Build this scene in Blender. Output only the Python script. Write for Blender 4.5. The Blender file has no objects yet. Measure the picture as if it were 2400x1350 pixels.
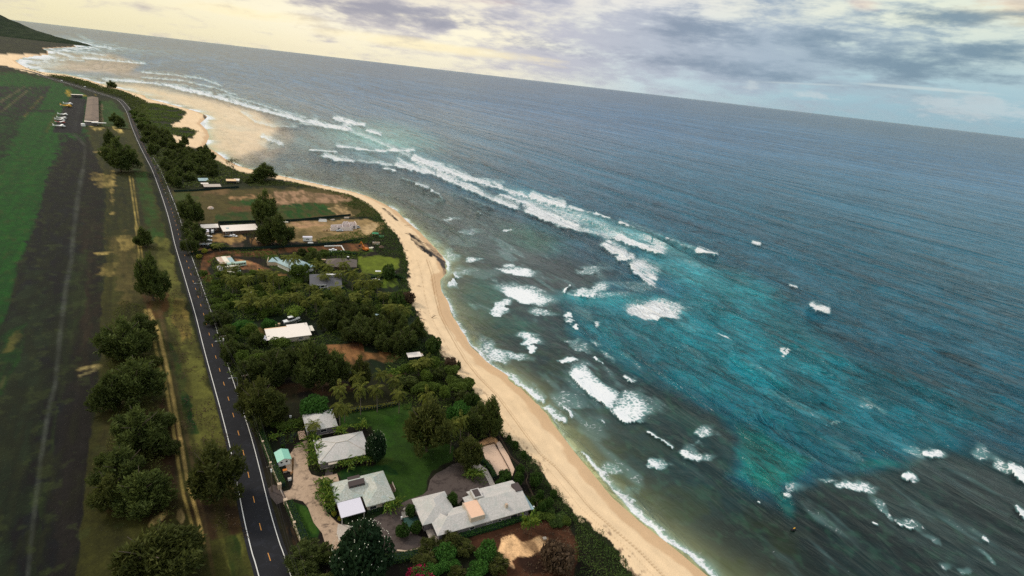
import bpy, bmesh, math, random
import numpy as np
from mathutils import Matrix, Vector
R = math.radians
rng = np.random.default_rng(7); random.seed(7)
S = bpy.context.scene
# ---------------------------------------------------------------- camera
F_PX, CAM_H, W_, H_ = 1275.0, 134.0, 2400.0, 1350.0
ROLL = math.atan(0.117)
PITCH = math.atan((675-180.4)*math.cos(ROLL)/F_PX)
D_ = Vector((0, -math.sin(PITCH), -math.cos(PITCH)))
X_ = Vector((1, 0, 0))
cr = math.cos(ROLL)*X_ - math.sin(ROLL)*D_
cd = math.sin(ROLL)*X_ + math.cos(ROLL)*D_
cf = Vector((0, math.cos(PITCH), -math.sin(PITCH)))
cam = bpy.data.objects.new('camera', bpy.data.cameras.new('camera'))
M = Matrix(((cr.x, -cd.x, -cf.x, 0), (cr.y, -cd.y, -cf.y, 0), (cr.z, -cd.z, -cf.z, CAM_H), (0, 0, 0, 1)))
cam.matrix_world = M
cam.data.sensor_width = 36; cam.data.lens = 36*F_PX/W_
cam.data.clip_start = 1; cam.data.clip_end = 200000
S.collection.objects.link(cam); S.camera = cam

def G(px, py, z=3.0):
    """photo pixel -> point of the plane at height z"""
    d = cr*(px-1200) + cd*(py-675) + cf*F_PX
    t = (z-CAM_H)/d.z
    return Vector((d.x*t, d.y*t, z))
def PX(x, y, z=3.0):
    """world point(s) -> photo pixel"""
    v = (x, y, z-CAM_H)
    a = cr.x*v[0]+cr.y*v[1]+cr.z*v[2]; b = cd.x*v[0]+cd.y*v[1]+cd.z*v[2]; c = cf.x*v[0]+cf.y*v[1]+cf.z*v[2]
    return 1200+a/c*F_PX, 675+b/c*F_PX
def hgt(bx, by, ty, z=3.0):
    """height of an upright thing whose foot is at (bx,by) and whose top is at row ty"""
    p = G(bx, by, z); lo, hi = 0.0, 60.0
    for _ in range(30):
        m = (lo+hi)/2
        if PX(p.x, p.y, z+m)[1] > ty: lo = m
        else: hi = m
    return lo
def mpp(px, py):
    p = G(px, py); return math.sqrt(p.x**2+p.y**2+131**2)/F_PX
def lin(c):
    return tuple(((v/255)/12.92 if v/255 < .04045 else ((v/255+.055)/1.055)**2.4) for v in c[:3])

# ---------------------------------------------------------------- light
SUN_AZ, SUN_EL = R(-72), R(40)      # azimuth clockwise from +Y
sd = Vector((math.sin(SUN_AZ)*math.cos(SUN_EL), math.cos(SUN_AZ)*math.cos(SUN_EL), math.sin(SUN_EL)))
sl = bpy.data.lights.new('sun', 'SUN'); sl.energy = 2.0; sl.angle = R(10); sl.color = (1, .90, .78)
so = bpy.data.objects.new('sun', sl); so.rotation_euler = (-sd).to_track_quat('-Z', 'Y').to_euler(); so.location = (0, 0, 400)
S.collection.objects.link(so)
S.view_settings.view_transform = 'Standard'; S.view_settings.look = 'None'
S.view_settings.exposure = 0.0; S.view_settings.gamma = 1.0
S.view_settings.use_curve_mapping = False

class NT:
    """small helper to write node trees"""
    def __init__(s, t): s.t = t; s.n = t.nodes; s.l = t.links
    def new(s, typ, **k):
        n = s.n.new(typ)
        for a, b in k.items(): setattr(n, a, b)
        return n
    def put(s, sock, v):
        if isinstance(v, bpy.types.NodeSocket): s.l.new(v, sock)
        elif isinstance(v, (tuple, list)) and len(v) == 3 and sock.type == 'RGBA': sock.default_value = (*v, 1)
        else: sock.default_value = v
    def m(s, op, a, b=None, c=None, clamp=False):
        n = s.new('ShaderNodeMath', operation=op, use_clamp=clamp)
        for i, v in enumerate((a, b, c)):
            if v is not None: s.put(n.inputs[i], v)
        return n.outputs[0]
    def mix(s, f, a, b, mode='MIX'):
        n = s.new('ShaderNodeMix', data_type='RGBA', blend_type=mode, clamp_factor=True)
        s.put(n.inputs[0], f); s.put(n.inputs[6], a); s.put(n.inputs[7], b); return n.outputs[2]
    def sstep(s, v, a, b, lo=0.0, hi=1.0):
        n = s.new('ShaderNodeMapRange', interpolation_type='SMOOTHSTEP')
        s.put(n.inputs[0], v); n.inputs[1].default_value = a; n.inputs[2].default_value = b
        n.inputs[3].default_value = lo; n.inputs[4].default_value = hi; return n.outputs[0]
    def noise(s, vec, scale, detail=4, rough=.5, dist=0.0, dim='3D'):
        n = s.new('ShaderNodeTexNoise', noise_dimensions=dim)
        s.put(n.inputs['Vector'], vec); s.put(n.inputs['Scale'], scale); n.inputs['Detail'].default_value = detail
        n.inputs['Roughness'].default_value = rough; n.inputs['Distortion'].default_value = dist; return n.outputs[0]
    def xyz(s, v):
        n = s.new('ShaderNodeSeparateXYZ'); s.put(n.inputs[0], v); return n.outputs
    def vec(s, x, y, z=0.0):
        n = s.new('ShaderNodeCombineXYZ'); s.put(n.inputs[0], x); s.put(n.inputs[1], y); s.put(n.inputs[2], z); return n.outputs[0]
    def ramp(s, f, stops, interp='LINEAR'):
        n = s.new('ShaderNodeValToRGB'); n.color_ramp.interpolation = interp
        e = n.color_ramp.elements
        while len(e) < len(stops): e.new(.5)
        for i, (p, c) in enumerate(stops): e[i].position = p; e[i].color = (*c, 1)
        s.put(n.inputs[0], f); return n.outputs[0]

def azel(px, py):
    d = (cr*(px-1200)+cd*(py-675)+cf*F_PX).normalized()
    return math.atan2(d.x, d.y), math.asin(d.z)

world = bpy.data.worlds.new('World'); S.world = world; world.use_nodes = True
def build_world():
    t = NT(world.node_tree); t.n.clear()
    tc = t.new('ShaderNodeTexCoord').outputs['Generated']
    nv = t.new('ShaderNodeVectorMath', operation='NORMALIZE'); t.put(nv.inputs[0], tc)
    x, y, z = t.xyz(nv.outputs[0])
    az = t.m('ARCTAN2', x, y); el = t.m('ARCSINE', z)
    ad = t.m('MULTIPLY', az, 57.3); ed = t.m('MULTIPLY', el, 57.3)      # degrees
    # clear sky: warm low at the left (sunset), cool at the right
    hor = t.ramp(t.sstep(ad, -60, 60), [(0.0, lin((230, 221, 178))), (.25, lin((246, 235, 202))), (.46, lin((242, 236, 214))), (.62, lin((196, 214, 220))), (.8, lin((152, 186, 200))), (1, lin((136, 174, 190)))])
    low = t.ramp(t.sstep(ad, -60, 60), [(0.0, lin((240, 230, 190))), (.25, lin((252, 244, 218))), (.46, lin((252, 244, 216))), (.62, lin((206, 222, 226))), (.8, lin((170, 200, 210))), (1, lin((162, 192, 202)))])
    up = t.ramp(t.sstep(ad, -60, 60), [(0.0, lin((245, 225, 160))), (.3, lin((238, 226, 206))), (.62, lin((228, 226, 222))), (.85, lin((226, 232, 214))), (1, lin((214, 224, 214)))])
    c = t.mix(t.sstep(ed, 0, 3.5), hor, low)
    c = t.mix(t.sstep(ed, 2.5, 8.5), c, up)
    # cloud noise on a layer far overhead, stretched along the horizon
    pv = t.vec(t.m('MULTIPLY', ad, .075), t.m('MULTIPLY', ed, .30), 3.7)
    n1 = t.noise(pv, 1.6, 7, .56, .25)
    n2 = t.noise(t.vec(t.m('MULTIPLY', ad, .10), t.m('MULTIPLY', ed, .42), 9.1), 3.0, 8, .6, .2)
    n3 = t.noise(t.vec(t.m('MULTIPLY', ad, .25), t.m('MULTIPLY', ed, .75), 1.1), 3.0, 8, .65, .1)
    wob = t.m('ADD', t.m('MULTIPLY', t.m('SUBTRACT', n1, .5), 2.6), t.m('MULTIPLY', t.m('SUBTRACT', n2, .5), 2.2))
    wob = t.m('ADD', wob, t.m('MULTIPLY', t.m('SUBTRACT', n3, .5), 1.0))
    def blob(p0, p1, w, gain=1.0, soft=1.6):
        a0, e0 = azel(*p0); a1, e1 = azel(*p1)
        a0, e0, a1, e1 = [v*57.3 for v in (a0, e0, a1, e1)]
        ca, ce = (a0+a1)/2, (e0+e1)/2; L = math.hypot(a1-a0, e1-e0)/2; th = math.atan2(e1-e0, a1-a0)
        da = t.m('SUBTRACT', ad, ca); de = t.m('SUBTRACT', ed, ce)
        u = t.m('ADD', t.m('MULTIPLY', da, math.cos(th)/L), t.m('MULTIPLY', de, math.sin(th)/L))
        v = t.m('ADD', t.m('MULTIPLY', da, -math.sin(th)/w), t.m('MULTIPLY', de, math.cos(th)/w))
        q = t.m('ADD', t.m('MULTIPLY', u, u), t.m('MULTIPLY', v, v))
        return t.m('MULTIPLY', t.m('EXPONENT', t.m('MULTIPLY', q, -soft)), gain)
    def total(bl):
        s_ = None
        for b in bl:
            o = blob(*b); s_ = o if s_ is None else t.m('MAXIMUM', s_, o)
        return s_
    # thin high veil, lilac grey
    veil = total([((1000, 60), (2500, 170), 4.2, 1.0, .9), ((1250, 60), (2200, 150), 3.2, 1.1, .9), ((1000, 110), (1700, 175), 2.3, 1.0, 1.3), ((560, -40), (1240, 90), 2.4, .9), ((1250, 10), (1900, 110), 3.4, 1.1)])
    veil = t.sstep(t.m('ADD', veil, t.m('MULTIPLY', wob, .85)), .05, .95)
    c = t.mix(t.m('MULTIPLY', veil, .92), c, t.ramp(t.sstep(ad, -40, 50), [(0, lin((214, 204, 196))), (.45, lin((186, 187, 200))), (.75, lin((162, 178, 194))), (1, lin((156, 180, 190)))]))
    # warm lit edges
    warm = total([((520, 40), (1480, 168), .8, 1.0), ((200, -20), (900, 70), 1.2, .8), ((2080, 5), (2700, 60), 1.6, .7)])
    warm = t.sstep(t.m('ADD', warm, t.m('MULTIPLY', wob, .5)), .42, .95)
    c = t.mix(t.m('MULTIPLY', warm, .75), c, lin((255, 240, 196)))
    pink = total([((1950, 0), (2100, 20), .8, 1.0), ((2200, -10), (2600, 20), 1.2, .9), ((950, -5), (1300, 15), .8, .7)])
    pink = t.sstep(t.m('ADD', pink, t.m('MULTIPLY', wob, .5)), .5, 1.1)
    c = t.mix(t.m('MULTIPLY', pink, .35), c, lin((246, 205, 178)))
    # darker cloud bellies
    dark = total([((640, -12), (1180, 66), 1.15, 1.15, 1.3), ((1470, 40), (1800, 95), 1.9, 1.1), ((1050, 60), (1500, 150), .9, .75), ((1880, 130), (2450, 175), 1.9, 1.1), ((1350, 120), (1900, 175), 1.0, .8),
                  ((2050, 42), (2400, 38), .62, 1.35, 1.2), ((2150, 100), (2560, 150), 1.4, .95), ((1600, 150), (2000, 200), .8, .75), ((1780, 80), (2100, 110), 1.2, .85)])
    dark = t.sstep(t.m('ADD', dark, t.m('MULTIPLY', wob, .85)), .10, 1.30)
    c = t.mix(t.m('MULTIPLY', dark, .9), c, t.ramp(t.sstep(ad, -40, 50), [(0, lin((158, 154, 164))), (.45, lin((146, 152, 170))), (.75, lin((122, 144, 164))), (1, lin((112, 140, 156)))]))
    # low cumulus puffs and a thin roll near the horizon, right
    puff = total([((1730, 195), (1790, 205), .8, 1.0), ((1800, 210), (2000, 236), .55, .85), ((2080, 235), (2520, 270), 1.3, 1.1)])
    puff = t.sstep(t.m('ADD', puff, t.m('MULTIPLY', t.m('SUBTRACT', n3, .5), 2.2)), .30, 1.0)
    c = t.mix(t.m('MULTIPLY', puff, .6), c, lin((196, 208, 212)))
    roll = total([((1900, 186), (2500, 232), .22, 1.0), ((1700, 188), (2100, 205), .2, .7)])
    roll = t.sstep(t.m('ADD', roll, t.m('MULTIPLY', wob, .25)), .35, .9)
    c = t.mix(t.m('MULTIPLY', roll, .6), c, lin((202, 214, 214)))
    # overhead: broken bright cloud, out of frame
    over = t.mix(t.sstep(n1, .35, .65), (1.02, 1.02, 1.02), (.60, .65, .74))
    c = t.mix(t.sstep(ed, 16, 40), c, over)
    c = t.mix(t.sstep(ed, -1.5, -4), c, lin((60, 70, 72)))
    sky = t.new('ShaderNodeTexSky', sky_type='NISHITA', sun_disc=False)
    sky.sun_elevation = SUN_EL; sky.sun_rotation = SUN_AZ; sky.altitude = 100
    b1 = t.new('ShaderNodeBackground'); t.put(b1.inputs[0], sky.outputs[0]); b1.inputs[1].default_value = .05
    b2 = t.new('ShaderNodeBackground'); t.put(b2.inputs[0], c); b2.inputs[1].default_value = 1.10
    mx = t.new('ShaderNodeMixShader'); mx.inputs[0].default_value = .95
    t.l.new(b1.outputs[0], mx.inputs[1]); t.l.new(b2.outputs[0], mx.inputs[2])
    o = t.new('ShaderNodeOutputWorld'); t.l.new(mx.outputs[0], o.inputs[0])
build_world()
world.cycles.sampling_method = 'MANUAL'; world.cycles.sample_map_resolution = 512
S.cycles.max_bounces = 5; S.cycles.diffuse_bounces = 2; S.cycles.glossy_bounces = 2; S.cycles.transmission_bounces = 2
S.cycles.volume_bounces = 0; S.cycles.transparent_max_bounces = 6
S.cycles.caustics_reflective = False; S.cycles.caustics_refractive = False
S.cycles.use_denoising = False; S.cycles.sample_clamp_direct = 1.6; S.cycles.sample_clamp_indirect = 1.5; S.cycles.use_adaptive_sampling = False
# ---------------------------------------------------------------- numpy tools
def hash2(i, j, s):
    h = (i.astype(np.int64)*374761393 + j.astype(np.int64)*668265263 + s*2147483647) & 0xffffffff
    h = ((h ^ (h >> 13))*1274126177) & 0xffffffff
    return ((h ^ (h >> 16)) & 0xffff)/65535.0
def vnoise(x, y, s=0):
    i = np.floor(x); j = np.floor(y); u = x-i; v = y-j
    u = u*u*(3-2*u); v = v*v*(3-2*v)
    a = hash2(i, j, s); b = hash2(i+1, j, s); c = hash2(i, j+1, s); d = hash2(i+1, j+1, s)
    return (a*(1-u)+b*u)*(1-v)+(c*(1-u)+d*u)*v
def fbm(x, y, s=0, o=4):
    r = 0; a = .5; t = 0
    for k in range(o):
        r = r+a*vnoise(x, y, s+k*17); t += a; a *= .5; x = x*2.03+11.3; y = y*2.03+5.7
    return r/t
def sst(v, a, b):
    t = np.clip((v-a)/(b-a), 0, 1); return t*t*(3-2*t)
def inpoly(x, y, P):
    c = np.zeros(x.shape, bool); n = len(P)
    for i in range(n):
        x0, y0 = P[i]; x1, y1 = P[(i+1) % n]
        if y0 == y1: continue
        k = ((y0 > y) != (y1 > y)) & (x < (x1-x0)*(y-y0)/(y1-y0)+x0); c ^= k
    return c
def segdist(x, y, P, closed=False):
    d = np.full(x.shape, 1e18); n = len(P)
    for i in range(n if closed else n-1):
        x0, y0 = P[i][:2]; x1, y1 = P[(i+1) % n][:2]; dx, dy = x1-x0, y1-y0; L = dx*dx+dy*dy+1e-12
        t = np.clip(((x-x0)*dx+(y-y0)*dy)/L, 0, 1)
        d = np.minimum(d, (x-x0-t*dx)**2+(y-y0-t*dy)**2)
    return np.sqrt(d)
def sdpoly(x, y, P, pad):
    """signed distance (inside positive), only evaluated near the polygon"""
    a = np.array(P, float); out = np.full(x.shape, -1e9)
    m = (x > a[:, 0].min()-pad) & (x < a[:, 0].max()+pad) & (y > a[:, 1].min()-pad) & (y < a[:, 1].max()+pad)
    if m.any():
        d = segdist(x[m], y[m], P, True); ins = inpoly(x[m], y[m], P); out[m] = np.where(ins, d, -d)
    return out

# ---------------------------------------------------------------- the coast line, water's edge, as laid out on the photograph
SHORE = [(1980, 1640), (1800, 1462), (1660, 1350), (1600, 1300), (1560, 1268), (1500, 1222), (1440, 1168), (1400, 1120), (1350, 1060), (1310, 1010), (1270, 960), (1225, 910), (1180, 875), (1140, 850), (1100, 810), (1075, 775),
         (1055, 740), (1045, 710), (1032, 680), (1030, 655), (1046, 640), (1044, 612), (1020, 582), (985, 545), (955, 520), (930, 495), (900, 478), (860, 460), (820, 448), (790, 442), (740, 431), (690, 420), (650, 411), (600, 400),
         (560, 390), (530, 375), (508, 358), (480, 342), (490, 320), (485, 305), (468, 289), (482, 278), (486, 272), (467, 264), (448, 258), (404, 246), (373, 238), (342, 230), (339, 224), (311, 218), (280, 207), (246, 200),
         (224, 193), (199, 185), (156, 175), (103, 170), (81, 165), (62, 159), (46, 150), (36, 143), (52, 138), (80, 133), (112, 130), (112, 121), (98, 114), (130, 112), (177, 110), (165, 101), (120, 92), (60, 84), (0, 76), (-300, 50)]
SW = [tuple(G(a, b, 0)[:2]) for a, b in SHORE]
LANDP = SW + [(-60000, 30000), (-60000, -3000), (SW[0][0]-10, -3000), (SW[0][0]+180, -400)]
LAND_Z = 3.0

def polar_grid():
    az = np.concatenate([np.arange(-100, -58, 2.0), np.arange(-58, 58, .105), np.arange(58, 101, 2.0)])*math.pi/180
    dep = [R(74)]
    while True:
        e = dep[-1]; st = R(.12)
        if e < R(8): st = R(.10)
        if e < R(2): st = R(.05)
        if e-st < CAM_H/70000: break
        dep.append(e-st)
    r = CAM_H/np.tan(np.array(dep)); r = np.concatenate([r, [90000]])
    A, Rr = np.meshgrid(az, r)
    return Rr*np.sin(A), Rr*np.cos(A), Rr
GX, GY, GR = polar_grid()
NR, NA = GX.shape
UX, UY = PX(GX, GY, LAND_Z); SX, SY = PX(GX, GY, 0.0)
isl = inpoly(GX, GY, LANDP)
sdist = segdist(GX, GY, SW); sdist = np.where(isl, sdist, -sdist)

def grid_mesh(name, keep, Z, attrs):
    idx = np.arange(NR*NA).reshape(NR, NA)
    k = keep
    q = np.stack([idx[:-1, :-1][k], idx[:-1, 1:][k], idx[1:, 1:][k], idx[1:, :-1][k]], 1)
    # winding: make normals point up
    used = np.unique(q); rem = np.full(NR*NA, -1, np.int64); rem[used] = np.arange(len(used)); q = rem[q][:, ::-1]
    co = np.stack([GX.ravel()[used], GY.ravel()[used], Z.ravel()[used]], 1)
    me = bpy.data.meshes.new(name)
    me.vertices.add(len(co)); me.vertices.foreach_set('co', co.astype(np.float32).ravel())
    me.loops.add(q.size); me.loops.foreach_set('vertex_index', q.astype(np.int32).ravel())
    me.polygons.add(len(q)); me.polygons.foreach_set('loop_start', np.arange(0, q.size, 4, dtype=np.int32)); me.polygons.foreach_set('loop_total', np.full(len(q), 4, np.int32))
    me.update()
    for an, arr in attrs.items():
        if arr.ndim == 3:
            a = me.attributes.new(an, 'FLOAT_COLOR', 'POINT'); v = np.ones((len(used), 4), np.float32); v[:, :3] = arr.reshape(-1, 3)[used]; a.data.foreach_set('color', v.ravel())
        else:
            a = me.attributes.new(an, 'FLOAT', 'POINT'); a.data.foreach_set('value', arr.ravel()[used].astype(np.float32))
    me.polygons.foreach_set('use_smooth', np.ones(len(q), bool))
    o = bpy.data.objects.new(name, me); S.collection.objects.link(o)
    return o
def principled(name):
    m = bpy.data.materials.new(name); m.use_nodes = True
    t = NT(m.node_tree); p = t.n['Principled BSDF']; return m, t, p

# ---------------------------------------------------------------- ground colours (what grows or lies there)
GAIN = .82
def alb(c): return np.array(lin(c))**1.14*.92
def paint(col, x, y, zones):
    for z in zones:
        c, P = z[0], z[1]; soft = z[2] if len(z) > 2 else 4; amt = z[3] if len(z) > 3 else 1.0; nz = z[4] if len(z) > 4 else 0.0
        nz = max(nz, soft*.8); soft = soft*.6
        if len(P) == 5 and not isinstance(P[0], tuple):      # ellipse cx cy rx ry rot
            cx, cy, rx, ry, ro = P; ca, sa = math.cos(R(ro)), math.sin(R(ro))
            m = (abs(x-cx) < (rx+ry)*1.6) & (abs(y-cy) < (rx+ry)*1.6); dx, dy = x[m]-cx, y[m]-cy
            u = (dx*ca+dy*sa)/rx; v = (-dx*sa+dy*ca)/ry; d = np.full(x.shape, -1e9); d[m] = (1-np.sqrt(u*u+v*v))*min(rx, ry)
        else: d = sdpoly(x, y, P, soft*3+6)
        m = d > -soft*1.5-abs(nz)
        dd = d[m]
        if nz: dd = dd+(patch[m]-.5)*2*nz
        w = sst(dd, -soft*.5, soft*.5)*amt
        if amt < 1 and soft > 1.1: w = w*(.45+.75*sst(streak[m], .36, .62))
        col[m] = col[m]*(1-w[:, None])+alb(c)*w[:, None]
def stroke(col, x, y, P, w, c, amt=1.0, soft=1.0):
    a = np.array(P, float); m = (x > a[:, 0].min()-w*3) & (x < a[:, 0].max()+w*3) & (y > a[:, 1].min()-w*3) & (y < a[:, 1].max()+w*3)
    if not m.any(): return
    d = segdist(x[m], y[m], [(p[0], p[1]) for p in P]); k = (1-sst(d, w*(1-.6*soft), w*(1+.6*soft)))*(amt[m] if hasattr(amt, 'shape') else amt)
    col[m] = col[m]*(1-k[:, None])+alb(c)*k[:, None]

patch = np.clip((fbm(GX/8, GY/8, 3, 6)-.5)*1.7+.5, 0, 1)
big = fbm(GX/45, GY/45, 31, 4); streak = fbm((GX*.57-GY*.82)/12, (GX*.82+GY*.57)/3.0, 37, 5)
wx = UX+(fbm(GX/6, GY/6, 5, 3)-.5)*14*np.clip(150/GR, .12, 1); wy = UY+(fbm(GX/6+50, GY/6, 6, 3)-.5)*14*np.clip(150/GR, .12, 1)
gcol = np.zeros((NR, NA, 3)); gcol[:] = alb((40, 46, 22))
gcol += (big-.5)[..., None]*np.array([.02, .02, .008])
ROADL = [(611, 1350), (593, 1280), (570, 1191), (552, 1109), (531, 1035), (519, 987), (500, 924), (480, 851), (467, 807), (454, 763), (441, 719), (426, 674), (411, 630), (398, 585), (389, 548), (380, 511), (370, 474), (357, 437), (343, 400), (325, 358), (311, 324), (305, 296), (297, 268), (288, 249), (271, 233)]
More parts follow.
